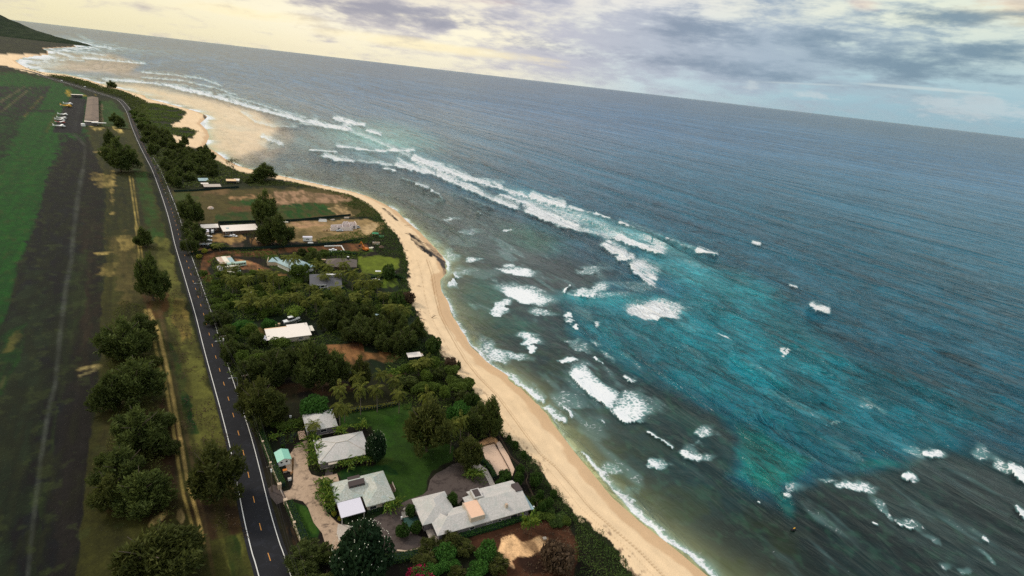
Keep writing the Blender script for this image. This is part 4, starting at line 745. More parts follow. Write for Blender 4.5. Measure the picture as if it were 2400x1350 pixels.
def sheet(name, pts, z, m, kind='structure', px=True):
    """flat area given by photo points, laid just above the ground"""
    P = [tuple(G(a, b, LAND_Z)[:2]) for a, b in pts] if px else pts
    bm = bmesh.new(); vs = [bm.verts.new((x, y, LAND_Z+z)) for x, y in P]; f = bm.faces.new(vs)
    if f.normal.z < 0: bmesh.ops.reverse_faces(bm, faces=[f])
    bmesh.ops.triangulate(bm, faces=bm.faces[:])
    me = bpy.data.meshes.new(name); bm.to_mesh(me); bm.free(); me.materials.append(m)
    for p in me.polygons:
        pass
    o = bpy.data.objects.new(name, me); COL.objects.link(o); o['kind'] = kind; return o
def smooth_line(P, n=6):
    out = []
    for i in range(len(P)-1):
        p0 = P[max(0, i-1)]; p1 = P[i]; p2 = P[i+1]; p3 = P[min(len(P)-1, i+2)]
        for k in range(n):
            t = k/n; out.append(tuple(.5*((2*p1[j])+(-p0[j]+p2[j])*t+(2*p0[j]-5*p1[j]+4*p2[j]-p3[j])*t*t+(-p0[j]+3*p1[j]-3*p2[j]+p3[j])*t**3) for j in (0, 1)))
    return out+[P[-1]]
def ribbon(name, C, o0, o1, z, m, kind='structure', dash=None):
    """strip along centre line C between offsets o0..o1 (positive = right when walking away from the camera)"""
    mb = MB(); cum = [0]
    for i in range(1, len(C)): cum.append(cum[-1]+math.dist(C[i], C[i-1]))
    def at(d):
        i = min(max(np.searchsorted(cum, d)-1, 0), len(C)-2); t = (d-cum[i])/(cum[i+1]-cum[i]); 
        a, b = C[i], C[i+1]; L = math.dist(a, b); nx, ny = (b[1]-a[1])/L, -(b[0]-a[0])/L
        return a[0]+(b[0]-a[0])*t, a[1]+(b[1]-a[1])*t, nx, ny
    segs = [(0, cum[-1])] if dash is None else [(d, d+dash[0]) for d in np.arange(dash[2], min(cum[-1]-6, dash[3]), dash[1])]
    for a, b in segs:
        ds = [a]+[c for c in cum if a < c < b]+[b]; v = []
        for d in ds:
            x, y, nx, ny = at(d); v += [(x+nx*o0, y+ny*o0, LAND_Z+z), (x+nx*o1, y+ny*o1, LAND_Z+z)]
        mb.add(v, [(2*i, 2*i+1, 2*i+3, 2*i+2) for i in range(len(ds)-1)])
    o = mb.build(name, m); o['kind'] = kind; return o

# ---------------------------------------------------------------- highway
RC = [(644.5, 1350), (622.5, 1280), (601.5, 1200), (581.5, 1109), (565, 1038), (546, 970), (528, 910), (510, 851), (495, 800), (479, 742), (460, 682), (442, 626), (424, 570), (408, 510), (389, 455), (367, 420-20), (352, 372), (335, 340), (322, 312), (313, 290), (305, 268), (295, 250), (279, 234), (250, 224), (218, 214), (187, 204), (146, 192), (109, 181), (84, 171), (47, 162), (0, 156)]
RCW = [tuple(G(a, b, LAND_Z)[:2]) for a, b in RC]
d0 = (RCW[0][0]-RCW[2][0], RCW[0][1]-RCW[2][1]); RCW = [(RCW[0][0]+d0[0]*2.2, RCW[0][1]+d0[1]*2.2)]+RCW
RL = smooth_line(RCW, 6)
ribbon('highway', RL, -4.7, 4.6, .05, MT['asphalt'])
ribbon('road_edge_line', RL, -3.77, -3.52, .056, MT['linep']); ribbon('road_edge_line', RL, 3.48, 3.70, .056, MT['linep'])
# ten-foot dashes every forty feet
P0 = G(653/1, 1306); cum = 0; best = (1e9, 0)
for i in range(1, len(RL)):
    cum += math.dist(RL[i], RL[i-1]); q = math.dist(RL[i], G(633, 1306)[:2]); best = min(best, (q, cum))
ribbon('road_centre_dashes', RL, -.1, .1, .056, MT['orange'], dash=(3.05, 12.19, (best[1]-1.5) % 12.19, 1100))

# ---------------------------------------------------------------- paved areas of the estate
sheet('driveway', [(690, 1047), (718, 1031), (722, 1035), (723, 1100), (730, 1112), (750, 1118), (790, 1110), (796, 1132), (770, 1140), (760, 1165), (765, 1200), (790, 1225), (812, 1235), (800, 1275), (798, 1310), (775, 1318), (765, 1285), (755, 1250), (735, 1225), (722, 1190), (710, 1175), (690, 1170), (672, 1172), (664, 1152), (680, 1148), (686, 1136), (688, 1100)], .03, MT['concrete'])
sheet('parking_apron', [(664, 1150), (672, 1174), (648, 1182), (622, 1150), (640, 1136), (655, 1140)], .024, MT['asphalt2'])
sheet('parking_pad', [(792, 1228), (824, 1232), (822, 1240), (805, 1255), (795, 1268), (789, 1250)], .036, MT['slab'])
sheet('brick_path', [(764, 1090), (780, 1090), (780, 1112), (762, 1115)], .028, MT['asphalt2'])
circ = [(1042, 1100), (1060, 1088), (1085, 1082), (1110, 1085), (1130, 1092), (1144, 1108), (1152, 1130), (1160, 1150), (1140, 1152), (1100, 1150), (1090, 1165), (1075, 1180), (1062, 1178), (1050, 1160), (1010, 1166), (975, 1182), (955, 1195), (940, 1220), (960, 1245), (985, 1258), (1010, 1262), (1020, 1268), (1000, 1280), (965, 1292), (930, 1296), (895, 1290), (870, 1250), (875, 1215), (905, 1200), (930, 1185), (960, 1170), (990, 1160), (1002, 1150), (1008, 1125), (1022, 1110)]
sheet('asphalt_drive', circ, .03, MT['asphalt2'])
sheet('garden_path', [(1106, 1085), (1125, 1088), (1142, 1100), (1152, 1118), (1160, 1136), (1148, 1138), (1140, 1120), (1128, 1104), (1108, 1098)], .036, MT['slab'])
sheet('sand_court', [(1128, 1048), (1160, 1040), (1195, 1104), (1166, 1114), (1156, 1104), (1140, 1082)], .03, MT['sandc'])
sheet('sand_path', [(1163, 1038), (1171, 1034), (1192, 1068), (1206, 1100), (1200, 1118), (1192, 1112)], .034, MT['sandc'])
sheet('carport_slab', [(690, 1050), (700, 1046), (700, 1066), (684, 1074), (684, 1106), (672, 1104), (668, 1080)], .02, MT['concrete'])
sheet('patio', [(997, 1245), (1018, 1238), (1028, 1262), (1018, 1264)], .04, MT['wallc'])

# ---------------------------------------------------------------- buildings
def frame_at(a, b, z):
    A = G(*a, z); B = G(*b, z); return A, math.atan2(B.y-A.y, B.x-A.x)
def windows(root, spec, fm='frame', gm='glass', name='window'):
    """spec: (x, y, z, width, height, axis) axis 'x' = wall along local x facing -y (s=-1) or +y"""
    for x, y, z, w, h, ax in spec:
        a, b = MB(), MB(); t = .09
        if ax in ('s', 'n'):
            sg = -1 if ax == 's' else 1; y0, y1 = sorted((y, y+sg*.10))
            a.box(x, y0, z, x+w, y1, z+t).box(x, y0, z+h-t, x+w, y1, z+h).box(x, y0, z+t, x+t, y1, z+h-t).box(x+w-t, y0, z+t, x+w, y1, z+h-t)
            y0, y1 = sorted((y+sg*.002, y+sg*.05)); b.box(x+t, y0, z+t, x+w-t, y1, z+h-t)
        else:
            sg = -1 if ax == 'w' else 1; x0, x1 = sorted((x, x+sg*.10))
            a.box(x0, y, z, x1, y+w, z+t).box(x0, y, z+h-t, x1, y+w, z+h).box(x0, y, z+t, x1, y+t, z+h-t).box(x0, y+w-t, z+t, x1, y+w, z+h-t)
            x0, x1 = sorted((x+sg*.002, x+sg*.05)); b.box(x0, y+t, z+t, x1, y+w-t, z+h-t)
        f = a.build(name, MT[fm], root); b.build('pane', MT[gm], f)
def hip_house(name, label, cat, A, B, W, zE=3.0, rise=1.7, Lx=None, over=.7, wall='wallg', roof='roof', end=1.0, win=(), ridge=True):
    o, yaw = frame_at(A, B, 3+zE); L = Lx or math.dist(G(*A, 3+zE)[:2], G(*B, 3+zE)[:2])
    r = thing(name, label, cat, (o.x, o.y, 3.0), yaw)
    MB().hip(0, 0, L, W, zE, rise, end).build('roof', MT[roof], r)
    if end > .5 and L > W:
        h_ = W/2*end; a_, b_ = (h_, W/2, zE+rise+.03), (L-h_, W/2, zE+rise+.03); g_ = MB().tube(a_, b_, .11, n=5)
        for c_, e_ in (((0, 0), a_), ((0, W), a_), ((L, 0), b_), ((L, W), b_)): g_.tube((*c_, zE+.03), e_, .08, n=5)
        g_.build('ridge_cap', MT['slab'], r)
    MB().box(over, over, -.2, L-over, W-over, zE-.02).build('wall', MT[wall], r)
    MB().box(over-.2, over-.2, -.3, L-over+.2, W-over+.2, .12).build('plinth', MT['slab'], r)
    windows(r, win); return r, L
c7 = lambda x, y: (600+x/7.5, 940+y/7.5)
rA, LA = hip_house('guest_cottage', 'smallest pale hip roofed cottage, at the top of the driveway behind a palm', 'house', c7(885, 540), c7(1420, 440), 11.4, rise=1.8, Lx=11.2, win=[(2.0, .7, 1.0, 1.6, 1.2, 's'), (5.0, .7, 1.0, 2.2, 1.2, 's'), (.7, 3, 1, 1.5, 1.2, 'w'), (10.5, 4, 1, 1.6, 1.2, 'e')])
MB().box(-2.5, 0, 0, -.1, 5.0, .15).build('porch_slab', MT['pink'], rA)
rB, LB = hip_house('guest_house', 'plain pale hip roofed house with a bed of banana leaves along its front', 'house', c7(1105, 1105), c7(2015, 918), 13.4, rise=2.1, Lx=17.3, roof='roof', win=[(3.0, .7, 1.0, 2.4, 1.3, 's'), (6.5, .7, .9, 3.0, 1.5, 's'), (12.0, .7, 1.0, 2.0, 1.3, 's'), (16.6, 5, 1, 2.0, 1.3, 'e')])
MB().hip(3.0, -.9, 6.2, 1.2, 2.55, .1, 0).build('porch_roof', MT['wallc'], rB)

# the house with the lilac flat roof and solar panels
c2_ = lambda x, y: (740+x/8.4375, 1080+y/8.4375)
o, yaw = frame_at(c2_(1000, 915), c2_(1540, 770), 6.0)
rC = thing('family_house', 'pale hip roofed house with dark ridge panel and flat lilac carport roof', 'house', (o.x, o.y, 3.0), yaw)
MB().hip(0, 0, 9.2, 14.3, 3.0, 2.1).build('roof', MT['roofmoss'], rC)
MB().hip(-8.2, 5.0, 4.6, 14.25, 3.01, 2.05, .9).build('roof', MT['roofmoss'], rC)
MB().box(.6, .6, -.2, 8.6, 13.6, 2.95).box(-7.6, 5.6, -.2, .6, 13.6, 2.95).build('wall', MT['wallc'], rC)
MB().box(-7.9, -1.6, 2.75, -.7, 4.9, 2.95).build('carport_roof', MT['tinw'], rC)
for x in (-7.6, -1.0):
    for y in (-1.3, 1.8): MB().box(x-.08, y-.08, -.1, x+.08, y+.08, 2.74).build('carport_post', MT['frame'], rC)
# raised panel box on the ridge of the west wing, its underside glazed
s = MB().add([(-3.4, 8.1, 5.25), (1.6, 8.1, 5.25), (1.6, 10.0, 5.75), (-3.4, 10.0, 5.75), (-3.4, 8.1, 4.4), (1.6, 8.1, 4.4), (1.6, 10.0, 4.6), (-3.4, 10.0, 4.6)], [(0, 1, 2, 3), (7, 6, 5, 4), (0, 4, 5, 1), (1, 5, 6, 2), (2, 6, 7, 3), (3, 7, 4, 0)])
dm = s.build('dormer', MT['brownsky'], rC); 
for x in (-2.9, -1.3, .3): MB().box(x, 8.04, 4.75, x+1.0, 8.11, 5.1).build('pane', MT['glass'], dm)
MB().box(-2.7, 12.5, 3.35, 1.2, 14.4, 3.62).build('flat_roof_panel', MT['brownsky'], rC)
windows(rC, [(5.0, .6, .9, 3.2, 1.2, 's'), (1.2, .6, .9, 2.2, 1.3, 's'), (8.6, 4, .9, 3.0, 1.3, 'e'), (8.6, 9, .9, 2.0, 1.3, 'e'), (-6.4, 5.6, .9, 2.0, 1.2, 's')])
MB().box(9.0, 6.2, 0, 11.2, 10.0, .25).build('porch_slab', MT['wood'], rC)
MB().box(11.1, 6.2, .25, 11.2, 10.0, 1.2).build('porch_rail', MT['wallc'], rC)

# the long beach house
c3 = lambda x, y: (950+x/7.2727, 1100+y/7.2727)
o, yaw = frame_at(c3(548, 1135), c3(2115, 690), 6.2)
rD = thing('beach_house', 'long winged beach house with pale shake roof and a pink roof terrace', 'house', (o.x, o.y, 3.0), yaw)
E_ = 3.2
MB().hip(-2.9, 5.3, 8.2, 16.8, E_, 2.3, .8).build('roof', MT['roof'], rD)
MB().slopes([[(0, 0, E_), (15.6, 0, E_), (15.6, 4.45, E_+1.85), (4.5, 4.45, E_+1.85)], [(15.6, 8.9, E_), (7, 8.9, E_), (4.5, 4.45, E_+1.85), (15.6, 4.45, E_+1.85)], [(0, 0, E_), (4.5, 4.45, E_+1.85), (2.6, 8.9, E_+.5), (0, 6, E_)]]).build('roof', MT['roof'], rD)
MB().slopes([[(15.6, 0, E_+.01), (31.4, 0, E_+.01), (31.4, 7.2, E_+2.3), (16.8, 7.2, E_+2.3), (15.6, 6.2, E_+2.0)], [(31.6, 14.1, E_+.01), (14.7, 14.1, E_+.01), (14.7, 11.6, E_+.8), (16.8, 7.2, E_+2.3), (31.6, 7.2, E_+2.3)], [(12.3, 11.5, E_+.6), (12.3, 8.4, E_+.6), (15.6, 6.2, E_+2.0), (16.8, 7.2, E_+2.3), (14.7, 11.6, E_+.8)]]).build('roof', MT['roof'], rD)
MB().box(.8, .7, -.3, 31.0, 8.2, E_-.05).box(14.9, 8.2, -.3, 31.0, 13.3, E_-.05).box(-2.2, 8.2, -.3, 7.5, 16.1, E_-.05).box(-2.2, 6.0, -.3, .8, 8.2, E_-.05).box(12.6, 8.2, -.3, 14.9, 11.0, E_+.4).build('wall', MT['wallg'], rD)
dk = MB().box(11.0, 1.1, E_+.2, 15.55, 7.9, E_+1.98).build('roof_terrace', MT['pink'], rD)
MB().box(10.85, .98, E_+.1, 11.02, 8.0, E_+2.15).box(15.5, .98, E_+.1, 15.67, 8.0, E_+2.15).box(11.02, .98, E_+.1, 15.5, 1.12, E_+2.15).build('parapet', MT['wallc'], dk)
sk = MB().box(14.9, 8.0, E_+1.0, 17.9, 12.0, E_+2.55).build('dormer', MT['roof'], rD)
MB().box(15.4, 8.5, E_+2.56, 17.4, 11.6, E_+2.68).build('skylight', MT['brownsky'], sk)
MB().box(29.0, 6.6, E_+1.5, 31.45, 10.2, E_+2.42).build('flat_roof_panel', MT['brownsky'], rD)
ch = MB().box(23.4, 2.4, E_+.4, 24.2, 3.2, E_+1.9).build('chimney', MT['wallc'], rD); MB().box(23.45, 2.45, E_+1.9, 24.15, 3.15, E_+2.15).build('chimney_cap', MT['rust'], ch)
g = MB()
for a, b in (((14.2, 15.0), (32.6, 15.0)), ((32.6, 15.0), (33.0, -.3))):
    g.tube((*a, 1.05), (*b, 1.05), .06, n=4).tube((*a, .6), (*b, .6), .04, n=4); n = int(math.dist(a, b)/1.5)
    for k in range(n+1): x = a[0]+(b[0]-a[0])*k/n; y = a[1]+(b[1]-a[1])*k/n; g.box(x-.05, y-.05, 0, x+.05, y+.05, 1.05)
MB().box(14.2, 13.3, .0, 32.8, 15.1, .3).box(31.0, -.4, .0, 33.1, 13.3, .3).build('deck', MT['wood'], rD); g.build('railing', MT['wood'], rD)
MB().slopes([[(31.5, .2, E_-.35), (32.8, .2, E_-.45), (32.8, 11, E_-.45), (31.5, 11, E_-.35)]]).build('awning', MT['bluegreen'], rD)
windows(rD, [(2.6, .7, 1.1, 1.6, 1.1, 's'), (10.6, .7, 1.1, 1.7, 1.1, 's'), (16.3, .7, 1.4, 2.0, .7, 's'), (20.2, .7, 1.1, 1.2, 1.0, 's'), (24.6, .7, .9, 2.4, 1.4, 's'), (28.2, .7, 1.1, 1.6, 1.1, 's'), (31.0, 3, .6, 3, 2, 'e'), (31.0, 8, .6, 3, 2, 'e'), (-2.2, 9, 1, 2, 1.2, 'w')])
g = MB().box(7.9+.0, -.35, .4, 8.1, .55, 2.9)
MB().box(-1.6, .5, 0, .4, 5.8, .35).build('entry_step', MT['wallc'], rD)
tk = thing('gas_tank', 'white round globe lamp on the seaward corner of the beach house deck', 'lamp', (*(rD.matrix_world @ Vector((0, 0, 0)))[:2], 3), 0)
bpy.data.objects.remove(tk)
q = G(1251, 1189, 5.0); t_ = thing('globe_lamp', 'white globe lamp on a post at the seaward corner of the long beach house', 'lamp', (q.x, q.y, 3.0)); MB().tube((0, 0, 0), (0, 0, 2), .05).build('post', MT['dark'], t_); MB().dome((0, 0, 2.2), .32).tube((0, 0, 2.0), (0, 0, 2.2), .2, .32, n=10).build('globe', MT['white'], t_, smooth=True)

# mint green garden shed
o, yaw = frame_at(c7(375, 1085), c7(610, 1010), 5.3); 
rE = thing('garden_shed', 'little white shed with mint green gable roof beside the driveway', 'shed', (o.x, o.y, 3.0), R(35))
MB().slopes([[(0, 0, 2.3), (2.3, 0, 3.3), (2.3, 5.8, 3.3), (0, 5.8, 2.3)], [(2.3, 0, 3.3), (4.6, 0, 2.3), (4.6, 5.8, 2.3), (2.3, 5.8, 3.3)]], .08).build('roof', MT['greenroof'], rE)
MB().prism([(.4, .5), (4.2, .5), (4.2, 5.3), (.4, 5.3)], 0, 2.4).add([(.4, .5, 2.4), (4.2, .5, 2.4), (2.3, .5, 3.15), (.4, 5.3, 2.4), (4.2, 5.3, 2.4), (2.3, 5.3, 3.15)], [(0, 1, 2), (5, 4, 3)]).build('wall', MT['white'], rE)
for x in (1.0, 2.6):
    w = MB().tube((x+.4, .5, 1.5), (x+.4, .44, 1.5), .36, n=12).build('window', MT['glass'], rE)
t_ = thing('blue_tarp', 'bright blue tarpaulin heap against the mint roofed shed', 'tarpaulin', (o.x-.2, o.y+.3, 3.0), R(35)); MB().prism([(-.8, -.9), (.3, -.9), (.3, 1.2), (-.6, 1.0)], 0, .9).dome((-.25, 0, .85), .5, .4).build('tarp', MT['blue'], t_)
q = G(668, 1106); t_ = thing('storage_crate', 'orange brown crate on the paving below the mint roofed shed', 'crate', (q.x, q.y, 3.0), R(30)); MB().box(-.6, -.45, 0, .6, .45, .8).build('box', MT['rust'], t_); MB().box(-.65, -.5, .8, .65, .5, .88).build('lid', MT['yellow'], t_)
q = G(679, 1125); t_ = thing('water_box', 'small white utility box on a paved patch near the gate', 'utility box', (q.x, q.y, 3.0), R(30)); MB().box(-.5, -.4, 0, .5, .4, .7).build('box', MT['white'], t_); MB().box(-.55, -.45, .7, .55, .45, .76).build('lid', MT['slab'], t_)

# wall along the highway, with square pillars
WP = [(597, 993), (616, 1036), (634, 1086), (655, 1136)], [(669, 1173), (690, 1226), (713, 1289), (722, 1312)]
for k, P in enumerate(WP):
    W3 = [G(a, b, 4.6) for a, b in P]; q = W3[0]
    r = thing('boundary_wall', ['long cream boundary wall beside the highway, from the hedge to the gate', 'cream boundary wall beside the highway, on the near side of the gate'][k], 'wall', (q.x, q.y, 3.0), 0)
    mb = MB()
    for i in range(len(W3)-1):
        a, b = W3[i]-q, W3[i+1]-q; d = (b-a).normalized(); n = Vector((-d.y, d.x, 0))*.12
        mb.prism([(a.x+n.x, a.y+n.y), (b.x+n.x, b.y+n.y), (b.x-n.x, b.y-n.y), (a.x-n.x, a.y-n.y)], -.1, 1.6)
    mb.build('panel', MT['stucco'], r)
    for i, w in enumerate(W3):
        p = w-q; sz = .5 if (k == 0 and i == 3) or (k == 1 and i == 0) else .33; d = R(36); ca, sa = math.cos(d)*sz, math.sin(d)*sz
        P4 = [(p.x+ca-sa, p.y+sa+ca), (p.x-ca-sa, p.y-sa+ca), (p.x-ca+sa, p.y-sa-ca), (p.x+ca+sa, p.y+sa-ca)]
        pl = MB().prism(P4, -.1, 1.95).build('pillar', MT['stucco'], r); MB().prism([(p.x+(a-p.x)*1.15, p.y+(b-p.y)*1.15) for a, b in P4], 1.95, 2.08).build('cap', MT['curb'], pl)
ga, gb = G(655, 1138, 4.3), G(669, 1172, 4.3); t_ = thing('gate', 'low rust brown gate across the driveway between two big pillars', 'gate', (ga.x, ga.y, 3.0)); d = gb-ga; g = MB()
for z in (.25, .75, 1.25): g.tube((0, 0, z), (d.x, d.y, z), .05, n=4)
for k in range(13): g.tube((d.x*k/12, d.y*k/12, .1), (d.x*k/12, d.y*k/12, 1.35), .035, n=4)
g.build('bars', MT['rust'], t_)
# low curb round the asphalt drive and court timbers
C = [G(a, b, 3) for a, b in [(930, 1292), (950, 1294), (970, 1292), (985, 1286), (998, 1280)]]
mb = MB()
for i in range(len(C)-1): a, b = C[i], C[i+1]; d = (b-a).normalized(); n = Vector((-d.y, d.x, 0))*.25; mb.prism([(a.x+n.x, a.y+n.y), (b.x+n.x, b.y+n.y), (b.x-n.x, b.y-n.y), (a.x-n.x, a.y-n.y)], 2.9, 3.45)
tag(mb.build('retaining_wall', MT['curb']), 'short curved pale retaining wall at the foot of the asphalt drive', 'wall')
def low_fence(name, label, pts, h, m, post=2.2, rails=(.5, 1.0), th=.05, solid=False, cat='fence'):
    P = [G(a, b, LAND_Z) for a, b in pts]; q = P[0]; r = thing(name, label, cat, (q.x, q.y, LAND_Z)); rl = MB(); ps = MB(); posts = []
    for i in range(len(P)-1):
        a, b = P[i]-q, P[i+1]-q; L = (b-a).length; n = max(1, int(L/post))
        if solid:
            d = (b-a).normalized(); nn = Vector((-d.y, d.x, 0))*th; rl.prism([(a.x+nn.x, a.y+nn.y), (b.x+nn.x, b.y+nn.y), (b.x-nn.x, b.y-nn.y), (a.x-nn.x, a.y-nn.y)], .03, h)
        else:
            for f in rails: rl.tube((a.x, a.y, h*f), (b.x, b.y, h*f), th, n=4)
        posts += [(a.x+(b.x-a.x)*k/n, a.y+(b.y-a.y)*k/n) for k in range(n+(i == len(P)-2))]
    rl.build('screen' if solid else 'rails', MT[m], r)
    for x, y in posts[:60]:
        MB().tube((x, y, 0), (x, y, h*1.06), th*1.5, n=4).build('post', MT['dark' if m == 'netting' else m], r)
    return r
low_fence('garden_fence', 'dark wooden rail fence between the sandy court and the beach shrubs', [(1167, 1024), (1174, 1034), (1197, 1076), (1222, 1098), (1237, 1120), (1232, 1132), (1250, 1170), (1268, 1208)], 1.3, 'wood')
low_fence('court_edging', 'dark timber edging down the middle of the sandy court', [(1158, 1038), (1180, 1076), (1194, 1102)], .45, 'wood', post=3, rails=(.3, .8), th=.09)
low_fence('court_end_rail', 'dark timber rail across the top end of the sandy court', [(1126, 1048), (1142, 1043), (1158, 1039)], .5, 'wood', post=3, rails=(.3, .8), th=.09)
low_fence('court_side_rail', 'dark curved rail along the inland side of the sandy court', [(1140, 1082), (1147, 1084), (1153, 1098), (1161, 1112)], .9, 'wood', post=2, th=.06)
low_fence('screen_fence', 'dark green screened fence running behind the white roofed workshops to the shrubs', [(512, 524), (600, 521), (680, 519), (700, 518), (760, 512), (822, 506)], 1.9, 'netting', post=4, th=.06, solid=True)
low_fence('screen_fence', 'dark green screened fence along the red dirt track from the yard to the excavator', [(494, 584), (530, 586), (600, 585), (650, 581), (740, 577), (800, 571), (850, 564)], 2.0, 'netting', post=4, th=.06, solid=True)
low_fence('screen_fence', 'dark green screened fence at the far edge of the grassy lots below the shacks', [(408, 450), (460, 448), (520, 443), (560, 440)], 1.8, 'netting', post=4, th=.06, solid=True)
low_fence('yard_wall', 'short dark fence curving round the yard entrance beside the highway', [(446, 598), (470, 592), (488, 584), (497, 580)], 1.6, 'netting', post=4, th=.08, solid=True)
low_fence('lot_fence', 'thin dark fence crossing the dry lot beside the tall ironwoods', [(752, 824), (775, 822), (800, 817), (840, 812)], 1.3, 'dark', post=4)
low_fence('garden_fence', 'low timber fence between the mown lawn and the red dirt yard', [(846, 610), (852, 606), (860, 601), (868, 597)], 1.2, 'wood')

# white roofed bungalow with the boat
c1_ = lambda x, y: (580+x/10.385, 700+y/10.385)
o, yaw = frame_at(c1_(490, 1010), c1_(1515, 880), 6.0)
rW = thing('white_bungalow', 'long low bungalow under one broad cream white metal roof', 'house', (o.x, o.y, 3.0), yaw)
MB().slopes([[(0, 0, 2.9), (20.0, 0, 2.9), (20.0, 13.2, 3.5), (10.2, 13.2, 3.5), (10.2, 11.2, 3.4), (0, 11.2, 3.4)]], .2).build('roof', MT['tin'], rW)
MB().box(.0, 11.2, 3.0, 10.2, 12.6, 3.1).build('eave_rafters', MT['tan'], rW)
MB().box(-3.0, .4, 2.5, -.02, 6.0, 2.62).build('lean_to_roof', MT['tinw'], rW)
MB().box(.8, .7, -.1, 19.2, 10.6, 2.85).build('wall', MT['wallc'], rW); g = MB()
for x, y in ((-2.8, .6), (-2.8, 5.8)): g.tube((x, y, 0), (x, y, 2.5), .08)
g.build('lean_to_posts', MT['steel'], rW)
MB().box(20.05, 5.5, 2.2, 22.3, 11.6, 2.32).build('side_roof', MT['cream'], rW); MB().tube((18.8, 11.6, 3.4), (18.8, 11.6, 4.3), .12).tube((15, 13.4, 2), (15, 13.4, 4.4), .07).build('vent_pipe', MT['steel'], rW)
windows(rW, [(3, .7, 1, 2, 1, 's'), (8, .7, 1, 2, 1, 's'), (14, .7, 1, 2, 1, 's')])
# the motor boat on its trailer behind it
q = G(664, 759, 4.2); q2 = G(699, 749, 4.6); yb = math.atan2(q2.y-q.y, q2.x-q.x)
bt = thing('motor_boat', 'white cabin boat with outboard engine parked behind the broad cream white roof', 'boat', (q.x-.3, q.y+.6, 3.0), yb); bt.scale = (1.1, 1.1, 1.1)
Lb = 8.2; secs = [(0, 1.15, .9), (2, 1.25, .85), (4.5, 1.2, .9), (6.3, .85, 1.15), (7.6, .32, 1.5), (8.2, .03, 1.75)]
v = []; f = []
for x, w, k in secs: v += [(x, -w, 2.0+.04*x), (x, -w*.85, 1.3+.03*x), (x, 0, k), (x, w*.85, 1.3+.03*x), (x, w, 2.0+.04*x)]
for i in range(len(secs)-1):
    for j in range(4): a = i*5+j; f.append((a, a+1, a+6, a+5))
    f.append((i*5, i*5+5, i*5+9, i*5+4))
f.append((0, 4, 3, 2, 1)); MB().add(v, f).build('hull', MT['white'], bt)
MB().prism([(2.2, -.8), (5.4, -.65), (6.2, 0), (5.4, .65), (2.2, .8)], 2.1, 2.9).build('cabin', MT['dark'], bt)
MB().box(2.4, -.9, 3.5, 4.6, .9, 3.58).build('hardtop', MT['white'], bt); g = MB()
for x in (2.6, 4.4):
    for y in (-.8, .8): g.tube((x, y, 2.5), (x, y, 3.5), .04, n=4)
g.build('hardtop_posts', MT['steel'], bt); MB().box(-.7, -.3, 1.0, -.05, .3, 2.4).box(-.6, -.1, .4, -.3, .1, 1.0).build('outboard_engine', MT['dark'], bt)
MB().box(-.2, -.9, .5, 7, -.8, .62).box(-.2, .8, .5, 7, .9, .62).box(7, -.1, .5, 8.8, .1, .62).build('trailer', MT['steel'], bt)
for x in (2.0, 3.0):
    for y in (-1.1, 1.1): MB().tube((x, y-.12, .35), (x, y+.12, .35), .35, n=12).build('wheel', MT['tyre'], bt)

# grey shingled house, brown hip house, blue-grey house
c5 = lambda x, y: (660+x/6.75, 500+y/6.75)
o, yaw = frame_at(c5(460, 1150), c5(695, 1145), 6.0)
r = thing('shingled_house', 'grey shingled house with white trim and a strip of high windows, among palms', 'house', (o.x, o.y, 3.0), yaw)
MB().slopes([[(-.6, 0, 3.6), (9, 0, 3.6), (9, 10.2, 6.4), (-.6, 10.2, 6.4)], [(-.6, 10.2, 6.4), (9, 10.2, 6.4), (9, 12.5, 5.8), (-.6, 12.5, 5.8)]]).build('roof', MT['shingle'], r)
MB().slopes([[(9.1, -3, 2.9), (17.8, -3, 2.9), (17.8, 9.2, 5.2), (9.1, 9.2, 5.2)]]).build('roof', MT['shingle'], r)
MB().box(0, .8, 0, 8.4, 11.5, 3.5).box(9.0, -2.2, 0, 17.2, 9.0, 2.8).build('wall', MT['white'], r)
MB().box(9.1, 9.2, 5.3, 18.2, 10.4, 6.4).build('clerestory', MT['frame'], r); MB().box(9.0, 9.0, 6.4, 18.4, 10.8, 6.55).build('clerestory_roof', MT['white'], r)
MB().box(-.6, -.12, 3.35, 9, -.02, 3.62).build('fascia', MT['white'], r)
windows(r, [(.6, .8, 1.7, 2.2, 1.4, 's'), (3.2, .8, 1.7, 2.0, 1.4, 's'), (5.6, .8, 1.7, 2.2, 1.4, 's')]+[(9.5+1.7*k, 9.2, 5.6, 1.4, .6, 's') for k in range(5)])
for x in (2, 6): MB().tube((x, 7.5, 5.5), (x, 7.5, 6.2), .14).build('vent_pipe', MT['steel'], r)
o, yaw = frame_at(c5(700, 840), c5(1110, 840), 6.0)
r = thing('brown_hip_house', 'broad low house under a brown hip roof with palms leaning over it', 'house', (o.x, o.y, 3.0), yaw+R(-3))
MB().hip(-.5, -.5, 19.5, 14.5, 3.0, 3.4, 1).build('roof', MT['shingleb'], r); MB().box(.5, .5, 0, 18.5, 13.5, 2.9).build('wall', MT['wood'], r)
ch = MB().box(13.2, 7.2, 4, 14.3, 8.3, 7.2).build('chimney', MT['dark'], r); MB().box(13.1, 7.1, 7.2, 14.4, 8.4, 7.45).build('chimney_cap', MT['white'], ch); windows(r, [(14, .5, .9, 3.5, 1.4, 's'), (3, .5, .9, 2.5, 1.4, 's')])
o, yaw = frame_at((690, 630), (724, 622), 6.0)
r = thing('blue_grey_house', 'house with pale blue grey roof half hidden by palms and dark trees', 'house', (o.x, o.y, 3.0), yaw)
